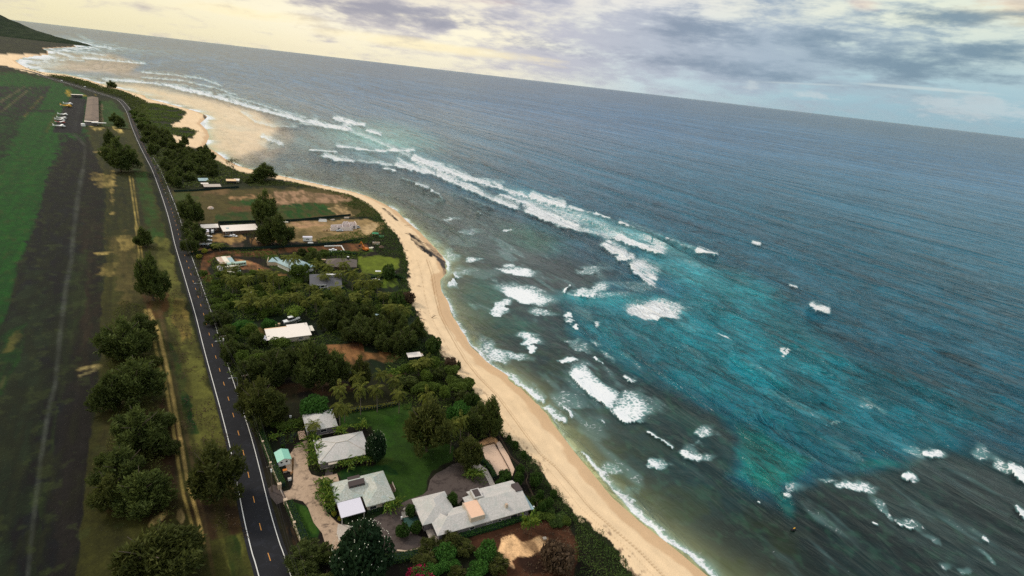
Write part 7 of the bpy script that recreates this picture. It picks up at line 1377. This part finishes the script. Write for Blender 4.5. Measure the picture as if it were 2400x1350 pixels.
for k, (x, y, t_, w, lb) in enumerate([(737, 1092, 1062, 26, 'banana clump at the left corner of the plain hip roofed house'), (800, 1095, 1075, 20, 'banana clump left in the bed before the plain hip roofed house'), (818, 1092, 1070, 24, 'banana clump second in the bed before the plain hip roofed house'), (838, 1088, 1066, 24, 'banana clump third in the bed before the plain hip roofed house'), (858, 1084, 1062, 22, 'banana clump right in the bed before the plain hip roofed house'), (766, 1150, 1120, 26, 'banana clump at the top of the bed beside the carport house'), (760, 1170, 1138, 28, 'banana clump in the middle of the bed beside the carport house'), (772, 1186, 1152, 28, 'banana clump at the driveway corner beside the carport house'), (776, 1200, 1174, 20, 'banana clump at the foot of the bed beside the carport house'), (755, 1140, 1122, 18, 'banana clump beside the parking slab'),
                                       (912, 1200, 1174, 26, 'banana clump at the right front corner of the carport house'), (925, 1192, 1168, 20, 'banana clump nearest the asphalt drive'), (795, 1022, 998, 22, 'banana clump right of the smallest cottage'), (850, 1008, 984, 24, 'yellow green clump alone on the lawn edge'), (733, 1034, 1012, 22, 'leafy clump left of the plain hip roofed house'), (738, 1062, 1034, 36, 'dark leafy clump at the top left of the plain hip roofed house'), (1112, 1122, 1096, 26, 'flowering clump in the drive island behind the beach house'), (1100, 1116, 1098, 22, 'leafy clump left in the drive island behind the beach house'), (920, 885, 862, 26, 'bright banana clump at the end of the dry lot'), (940, 882, 860, 22, 'second banana clump at the end of the dry lot'), (1234, 1252, 1196, 26, 'yellow green fronds at the seaward corner of the beach house'), (1250, 1240, 1198, 20, 'frond clump beside the end of the garden fence'), (605, 808, 788, 24, 'bright banana clump below the lean-to of the white bungalow'), (665, 1010, 996, 20, 'leafy clump in the kitchen garden'), (640, 1032, 1016, 16, 'bright leafy clump between the garden beds')]):
    plant('banana', x, y, t_, w, lb)
# --- trees that nothing tells apart, by thicket
scatter(['iron'], [(318, 300), (338, 292), (372, 312), (420, 338), (470, 352), (500, 372), (540, 392), (530, 412), (470, 428), (415, 440), (392, 438), (368, 398), (342, 345)], 62, 7.5, 13, 12, 'dark ironwood in the dense wood between the highway bend and the bay', 'ironwoods in the far wood', 1)
scatter(['iron', 'broad'], [(306, 262), (330, 270), (352, 292), (340, 300), (322, 296), (308, 280)], 14, 8, 7, 9, {'iron': 'small dark tree in the belt beside the highway bend', 'broad': 'leafy tree in the belt beside the highway bend'}, 'trees at the highway bend', 2)
scatter(['iron'], [(770, 745), (820, 720), (850, 745), (930, 770), (975, 800), (950, 835), (890, 838), (845, 812), (790, 792), (752, 778)], 26, 7, 12, 10, 'dark ironwood in the wood right of the boat, below the tarpaulin canopy', 'ironwoods below the canopy', 3)
scatter(['iron', 'broad'], [(520, 800), (560, 790), (680, 818), (700, 850), (640, 870), (560, 880), (530, 840)], 13, 7.5, 8, 9, {'iron': 'ironwood in the thicket below the lean-to, beside the highway', 'broad': 'leafy tree in the thicket below the lean-to, beside the highway'}, 'trees below the lean-to', 4)
scatter(['iron', 'broad', 'broad'], [(930, 880), (1010, 868), (1060, 880), (1110, 925), (1080, 950), (1000, 935), (950, 915)], 17, 6, 6.5, 8, {'iron': 'dark tree in the thicket between the dry lot and the beach', 'broad': 'leafy tree in the thicket between the dry lot and the beach'}, 'trees behind the beach', 5)
scatter(['palm'], [(500, 655), (560, 650), (640, 656), (660, 690), (760, 700), (780, 740), (690, 745), (560, 722), (510, 690)], 24, 7, 8, 7.5, 'coconut palm in the dense grove between the highway and the shingled house', 'palms of the grove', 6)
scatter(['broad', 'bush'], [(470, 655), (500, 640), (640, 655), (720, 665), (760, 690), (780, 730), (720, 725), (640, 750), (560, 745), (510, 750), (490, 700)], 40, 5, 5, 7, {'broad': 'leafy tree in the green thicket around the palm grove', 'bush': 'bush in the green thicket around the palm grove'}, 'greenery of the palm grove', 7)
scatter(['palm'], [(780, 700), (860, 700), (930, 700), (900, 730), (820, 725)], 7, 8, 7, 7, 'coconut palm in the green belt below the seaside lawns', 'palms below the lawns', 8)
scatter(['broad', 'bush'], [(700, 650), (900, 688), (960, 700), (972, 750), (900, 745), (820, 735), (780, 735), (760, 690)], 26, 5.5, 4, 6.5, {'broad': 'leafy tree in the belt between shingled house and tarpaulin canopy', 'bush': 'bush in the belt between shingled house and tarpaulin canopy'}, 'greenery below the shingled house', 9)
scatter(['broad'], [(724, 590), (775, 596), (770, 640), (735, 648), (700, 640), (722, 620)], 9, 5, 5, 6, 'leafy tree in the garden between the blue grey and brown roofs', 'garden trees between the two roofs', 10)
scatter(['oliv', 'bright'], [(1000, 1290), (1060, 1275), (1130, 1300), (1200, 1350), (1000, 1390), (960, 1350)], 14, 4.2, 4.5, 7, {'oliv': 'shaggy green shrub tree below the beach house drive', 'bright': 'bright green shrub below the beach house drive'}, 'shrub trees at the bottom edge', 11)
scatter(['iron'], [(690, 1290), (760, 1300), (790, 1350), (760, 1420), (700, 1400)], 6, 4, 5, 8, 'dark tree at the bottom edge between highway wall and plumeria', 'dark trees at the bottom edge', 12)
scatter(['broad', 'iron'], [(494, 760), (520, 745), (560, 800), (540, 830), (515, 800)], 6, 6, 6, 7, {'iron': 'dark tree along the highway beside the bright vine mound', 'broad': 'leafy tree along the highway beside the bright vine mound'}, 'roadside trees', 13)
scatter(['naup', 'bush'], [(1215, 1165), (1262, 1175), (1300, 1195), (1330, 1225), (1300, 1235), (1260, 1215)], 20, 2.6, 1.8, 4, {'naup': 'light green shrub on the slope between beach house and sand', 'bush': 'dark bush on the slope between beach house and sand'}, 'shrubs on the beach slope', 14)
scatter(['iron'], [(560, 424), (600, 420), (640, 432), (560, 430)], 4, 7, 6, 8, 'low dark tree beside the round tree at the bay', 'low trees at the bay', 15)
scatter(['broad', 'bush'], [(640, 1000), (700, 985), (715, 1000), (690, 1010), (640, 1008)], 6, 3.5, 3, 4.5, {'broad': 'leafy tree between the kitchen garden and the dry lot', 'bush': 'bush between the kitchen garden and the dry lot'}, 'greenery beside the kitchen garden', 16)
# --- ground cover: one mass each, of leaf sized faces
def cover(name, label, P, dens, hmax, size, m, seed, warp=6, floor=.1, holes=None, z=LAND_Z, thin=0.0, cs=.09):
    W = [tuple(G(a, b, z)[:2]) for a, b in P]; A = np.array(W); lo, hi = A.min(0), A.max(0); r = np.random.default_rng(seed)
    area = abs(sum(W[i][0]*W[(i+1) % len(W)][1]-W[(i+1) % len(W)][0]*W[i][1] for i in range(len(W))))/2; n = int((hi-lo).prod()*dens)
    X = lo[0]+(hi[0]-lo[0])*r.random(n); Y = lo[1]+(hi[1]-lo[1])*r.random(n)
    wxx = X+(fbm(X/6, Y/6, seed, 3)-.5)*warp; wyy = Y+(fbm(X/6+30, Y/6, seed, 3)-.5)*warp
    k = inpoly(wxx, wyy, W); X, Y = X[k], Y[k]; f1 = fbm(X*cs*2, Y*cs*2, seed+2, 3); k = f1 > thin; X, Y, f1 = X[k], Y[k], f1[k]
    ed = np.clip(segdist(X, Y, W+[W[0]])/2.5, .25, 1)
    h = hmax*(.25+1.1*np.clip(f1*1.5-.35, 0, 1))*ed; u = r.random(len(X))**.55; C = np.stack([X, Y, z+floor+h*u], 1); D = r.normal(size=C.shape)*np.array([1, 1, .55])
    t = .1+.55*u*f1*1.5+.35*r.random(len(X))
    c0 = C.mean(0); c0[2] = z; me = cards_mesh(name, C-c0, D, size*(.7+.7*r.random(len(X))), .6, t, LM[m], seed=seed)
    o = obj_of(name, me); o.location = c0; tag(o, label, 'ground cover', kind='stuff'); return o
cover('beach_vegetation', 'dense green and yellow shrubs at the bottom of the beach', [(1340, 1215), (1390, 1250), (1440, 1290), (1484, 1352), (1560, 1470), (1380, 1470), (1340, 1350), (1352, 1280)], 9, 2.2, .42, 'naup', 21)
cover('beach_vegetation', 'strip of low green creeper between the garden fence and the sand', [(1176, 1030), (1200, 1034), (1240, 1066), (1264, 1100), (1300, 1150), (1345, 1202), (1400, 1248), (1350, 1240), (1290, 1205), (1250, 1160), (1238, 1110), (1200, 1070)], 9, 1.1, .40, 'naup', 22)
cover('undergrowth', 'dark green thicket behind the beach from the lone ironwood to the court', [(900, 905), (960, 868), (1040, 848), (1085, 885), (1130, 938), (1168, 985), (1184, 1022), (1120, 1032), (1030, 1040), (1020, 960), (940, 960)], 4.5, 2.2, .55, 'broad', 23)
cover('beach_vegetation', 'green creeper and shrubs spilling over the beach edge by the hut', [(905, 838), (950, 800), (960, 760), (985, 765), (1012, 785), (1030, 822), (1060, 860), (1010, 868), (900, 878)], 5, 1.6, .55, 'naup', 24)
cover('undergrowth', 'thick green undergrowth of the palm grove', [(472, 655), (500, 642), (560, 640), (650, 655), (700, 650), (730, 676), (820, 680), (900, 690), (958, 680), (975, 745), (900, 752), (820, 745), (760, 760), (690, 730), (600, 752), (510, 765), (492, 705)], 2.6, 2.6, .75, 'broad', 25)
cover('undergrowth', 'dark undergrowth of the wooded lots below the white bungalow', [(505, 780), (600, 797), (640, 800), (740, 792), (770, 770), (900, 790), (960, 800), (950, 830), (850, 800), (780, 806), (700, 830), (690, 880), (640, 900), (560, 900), (520, 830)], 3.0, 1.8, .65, 'broad', 26)
cover('beach_vegetation', 'green shrub band along the beach from the bend to the seaside lawns', [(818, 455), (862, 476), (892, 502), (906, 528), (932, 552), (946, 582), (956, 622), (960, 680), (940, 684), (936, 640), (935, 604), (900, 600), (880, 590), (870, 575), (790, 566), (868, 552), (888, 528), (862, 512), (828, 508), (850, 495), (800, 478), (826, 472)], 2.2, 1.8, .8, 'naup', 27)
cover('beach_vegetation', 'dark low scrub between the dry fields and the bay shore', [(560, 418), (640, 424), (700, 430), (790, 450), (820, 458), (815, 468), (760, 444), (680, 436), (590, 436)], 1.4, 1.4, .9, 'iron', 28)
cover('beach_vegetation', 'green creeper covering the sandy spit', [(330, 292), (345, 242), (380, 246), (436, 262), (420, 282), (396, 292), (408, 300), (440, 300), (460, 308), (448, 322), (400, 316), (396, 332), (360, 322)], .6, 1.6, 1.3, 'broad', 29, warp=22, thin=.40, cs=.03)
cover('undergrowth', 'dark shrubs filling the floor of the far wood', [(305, 262), (345, 240), (360, 322), (396, 332), (450, 350), (500, 374), (560, 404), (600, 412), (560, 430), (440, 442), (392, 440), (366, 400), (336, 330)], .55, 3.5, 1.4, 'iron', 30)
cover('undergrowth', 'dark shrub belt between the highway and the far beach', [(84, 167), (60, 160), (110, 176), (156, 180), (200, 190), (240, 204), (285, 214), (320, 228), (345, 240), (320, 268), (290, 232), (240, 216), (190, 200), (130, 182)], .22, 5, 2.4, 'iron', 31, warp=14)
cover('undergrowth', 'dark hedge of shrubs along the nearer end of the red dirt track', [(500, 604), (560, 592), (640, 590), (640, 600), (690, 600), (740, 590), (850, 588), (838, 602), (780, 600), (700, 604), (640, 612), (600, 606), (545, 598), (530, 640), (500, 640), (488, 612)], 1.8, 2.0, .8, 'broad', 32)
cover('undergrowth', 'dark bushes on the far side of the red dirt track', [(500, 568), (520, 572), (560, 582), (640, 578), (600, 590), (540, 590), (500, 582)], 2, 1.8, .7, 'broad', 33)
cover('undergrowth', 'green shrubs along the fence seaward of the site trailer', [(742, 562), (800, 550), (842, 540), (862, 560), (855, 572), (800, 568), (745, 572)], 2, 2.2, .8, 'broad', 34)
cover('undergrowth', 'bushes between the brown roof and the mown lawn', [(800, 590), (858, 592), (862, 598), (838, 606), (842, 650), (800, 665), (760, 660), (720, 662), (700, 640), (690, 600), (720, 592)], 1.8, 2.2, .8, 'broad', 35)
cover('roadside_scrub', 'scrubby verge between the highway and the wooded lots', [(372, 420), (382, 418), (430, 520), (446, 560), (470, 610), (492, 690), (520, 780), (548, 860), (600, 985), (586, 985), (540, 880), (505, 790), (470, 690), (430, 560), (400, 480)], 2.2, 1.0, .6, 'oliv', 36)
cover('kitchen_garden', 'dark leafy beds of the kitchen garden inside the highway hedge', [(650, 985), (700, 975), (712, 990), (712, 1028), (690, 1044), (668, 1050), (650, 1020)], 6, .9, .4, 'broad', 37, thin=.42)
cover('garden_bed', 'leafy bed around the carport house', [(760, 1120), (780, 1125), (782, 1170), (795, 1215), (775, 1212), (762, 1190), (752, 1150)], 8, 1.0, .4, 'bright', 38)
cover('garden_bed', 'dark ground plants in front of the two upper houses', [(722, 1020), (745, 1016), (748, 1085), (880, 1060), (884, 1078), (800, 1100), (748, 1108), (726, 1098)], 6, .7, .4, 'broad', 39)
cover('garden_bed', 'low plants on the drive island behind the beach house', [(1082, 1096), (1110, 1090), (1136, 1104), (1146, 1128), (1128, 1142), (1100, 1140), (1084, 1122)], 7, .8, .38, 'broad', 40)
cover('dry_brush', 'dry brown brush on the bare ground beside the beach shrubs', [(1240, 1210), (1300, 1205), (1345, 1230), (1362, 1290), (1345, 1370), (1220, 1380), (1200, 1340), (1240, 1300), (1290, 1290), (1285, 1250)], 3, .5, .4, 'dry', 41, thin=.35)
cover('dry_brush', 'dry brown brush below the beach house hedge', [(1080, 1285), (1130, 1262), (1220, 1230), (1235, 1240), (1170, 1262), (1150, 1290), (1110, 1300)], 3, .5, .38, 'dry', 42, thin=.4)
cover('dry_grass', 'dry grass tufts between the sandy track and the highway', [(392, 560), (440, 730), (478, 858), (530, 1050), (560, 1170), (600, 1350), (540, 1350), (470, 1100), (430, 1000), (410, 850), (395, 740)], 2.4, .18, .45, 'dry', 43, thin=.5)
scatter(['iron', 'oliv'], [(262, 790), (330, 730), (372, 860), (392, 980), (410, 1120), (400, 1200), (240, 1180), (250, 1000)], 17, 5.5, 6, 6.5, 'smaller ironwood filling the row between runway and sandy track', 'smaller ironwoods of the long row', 45)
cover('roadside_scrub', 'low dark scrub under the row of ironwoods between runway and track', [(250, 760), (290, 700), (340, 720), (368, 800), (385, 900), (398, 1000), (400, 1100), (420, 1200), (330, 1215), (225, 1190), (240, 1080), (262, 1000), (250, 880)], 3, 2.3, .5, 'oliv', 44, thin=.25)
def fringe():
    W = [w for (px_, py_), w in zip(VEG, VW) if 300 < px_ < 1560]; r = np.random.default_rng(77); C = []; Z = []
    for i in range(len(W)-1):
        a, b = W[i], W[i+1]; L = math.dist(a, b); q = math.hypot(*a); den = 26 if q < 400 else 12*(400/q)**2; k = int(L*den); tt = r.random(k); x = a[0]+(b[0]-a[0])*tt; y = a[1]+(b[1]-a[1])*tt
        nx, ny = (b[1]-a[1])/L, -(b[0]-a[0])/L; wv = (fbm(x/4, y/4, 99, 4)-.5)*11; o = wv*.6-abs(r.normal(size=k))*2.2; sg = 1 if inpoly(np.array([a[0]-nx*3]), np.array([a[1]-ny*3]), VP)[0] else -1
        C.append(np.stack([x+nx*o*sg, y+ny*o*sg, 2.8+.9*r.random(k)], 1)); Z.append(np.full(k, .42 if q < 400 else .42*q/400))
    C = np.concatenate(C); Z = np.concatenate(Z); me = cards_mesh('creeper', C, r.normal(size=C.shape)*np.array([1, 1, .3]), Z*(.7+.6*r.random(len(C))), .6, r.random(len(C))*.7, LM['naup'], seed=3)
    tag(obj_of('beach_creeper', me), 'ragged line of green creeper where the land meets the sand', 'ground cover', kind='stuff')
fringe()
def hedge(label, pts, w, h, m='hedge', name='hedge', dens=26, size=.34):
    P = [G(a, b) for a, b in pts]; q = P[0]; C = []; r = np.random.default_rng(len(label)); bd = MB()
    for i in range(len(P)-1):
        a, b = P[i]-q, P[i+1]-q; L = (b-a).length; d = (b-a)/L; nn = Vector((-d.y, d.x, 0)); k = int(L*dens*(w+h))
        t = r.random(k); u = r.random(k)*2-1; v = r.random(k); side = r.random(k) < h/(w+h)
        u = np.where(side, np.sign(u)*(.85+.2*r.random(k)), u); v = np.where(side, v, .9+.15*r.random(k))
        C.append(np.stack([a.x+d.x*L*t+nn.x*u*w/2, a.y+d.y*L*t+nn.y*u*w/2, v*h], 1))
        n2 = nn*w*.4; bd.prism([(a.x+n2.x, a.y+n2.y), (b.x+n2.x, b.y+n2.y), (b.x-n2.x, b.y-n2.y), (a.x-n2.x, a.y-n2.y)], 0, h*.85)
    C = np.concatenate(C); o = thing(name, label, 'hedge', (q.x, q.y, LAND_Z)); bd.build('stems', MT['netting'], o)
    obj_of('leaves', cards_mesh('leaves', C, r.normal(size=C.shape), size*(.7+.6*r.random(len(C))), .6, .2+.5*r.random(len(C))*C[:, 2]/h+.2, LM[m], seed=1), o)
hedge('clipped green hedge inside the highway wall above the gate', [(604, 1002), (620, 1040), (638, 1088), (662, 1142)], 2.2, 1.7)
hedge('clipped green hedge inside the highway wall below the gate', [(676, 1182), (696, 1226), (722, 1288)], 2.6, 1.7)
hedge('long clipped hedge along the front of the beach house', [(1042, 1268), (1100, 1254), (1160, 1238), (1225, 1216)], 1.8, 1.2, 'bright')
hedge('low dark hedge along the near edge of the carport house', [(860, 1202), (882, 1196), (900, 1192)], 1.5, 1.0)
hedge('dark hedge below the curved retaining wall', [(890, 1318), (930, 1312), (985, 1300), (1010, 1288)], 3.0, 1.3)
hedge('dark clipped hedge curving round the path to the sandy court', [(1118, 1080), (1138, 1086), (1152, 1104), (1160, 1122)], 1.6, 1.2)
hedge('dark hedge on the far side of the brown hip roofed house', [(764, 598), (800, 594), (834, 598)], 3.5, 2.0, dens=6, size=.7)
hedge('flowering yellow green hedge across the top of the lawn', [(800, 968), (840, 962), (880, 958), (930, 948)], 1.6, 1.4, 'yel', 'croton_hedge', 12)
hedge('dark hedge in front of the shingled house', [(728, 684), (760, 684), (810, 680)], 4, 1.6, dens=6, size=.7)
hedge('low hedge between the two seaside lawns', [(860, 652), (890, 650), (930, 648), (948, 655)], 2.6, 1.4, dens=6, size=.7)
# --- headland hills, far left
def hills():
    n, m_ = 160, 60; base = [(-420, 176), (-200, 160), (0, 136), (60, 132), (112, 128)]
    A = G(190, 107, 0); B = G(-1200, 130, 0)
    mb_v = []; mb_f = []
    for i in range(n):
        for j in range(m_):
            # s runs inland along the ridge from the tip, t across it
            s = i/(n-1); t = j/(m_-1)*2-1
            d = Vector((-.93, .36, 0)); p0 = Vector((A.x, A.y, 0)); L = 6500*s; c = p0+d*L; wd = 90+1500*s**.8+200*s; nn = Vector((d.y, -d.x, 0))
            p = c-nn*0+Vector((-d.y, d.x, 0))*t*wd
            hh = 12+38*min(1, s/.08)+310*sst(np.array(s), .08, .36)+420*sst(np.array(s), .35, .9)
            nz = fbm(np.array(p.x/260), np.array(p.y/260), 200, 4); nz2 = fbm(np.array(p.x/60), np.array(p.y/60), 201, 3)
            prof = max(0, 1-abs(t))**.8*min(1, s/.02)
            mb_v.append((p.x, p.y, 1+float(hh*prof*(.72+.5*nz)+14*nz2*min(1, prof*4)-4))); 
    for i in range(n-1):
        for j in range(m_-1): a = i*m_+j; mb_f.append((a, a+1, a+m_+1, a+m_))
    me = bpy.data.meshes.new('hills'); me.from_pydata(mb_v, [], mb_f); me.update(); me.polygons.foreach_set('use_smooth', np.ones(len(me.polygons), bool))
    m, t, p = principled('hill_scrub'); pos = t.new('ShaderNodeNewGeometry').outputs['Position']
    n1 = t.noise(pos, .02, 6, .65); t.put(p.inputs['Base Color'], t.ramp(n1, [(.35, (.006, .014, .007)), (.55, (.014, .028, .011)), (.75, (.040, .044, .024))])); p.inputs['Roughness'].default_value = .95; p.inputs['Specular IOR Level'].default_value = .05
    me.materials.append(m); o = obj_of('hills', me); o['kind'] = 'structure'
hills()
# ---------------------------------------------------------------- evening air
def haze():
    mb = MB().box(-95000, -95000, -12, 95000, 95000, 900); m = bpy.data.materials.new('evening_air'); m.use_nodes = True; t = NT(m.node_tree); t.n.clear()
    v = t.new('ShaderNodeVolumePrincipled'); v.inputs['Color'].default_value = (.93, .90, .86, 1); v.inputs['Density'].default_value = HAZE_D; v.inputs['Anisotropy'].default_value = .2
    o = t.new('ShaderNodeOutputMaterial'); t.l.new(v.outputs[0], o.inputs['Volume']); ob = mb.build('haze', m); tag(ob, 'pale warm evening haze over the coast', 'haze', kind='stuff')
HAZE_D = 1.5e-6
haze()
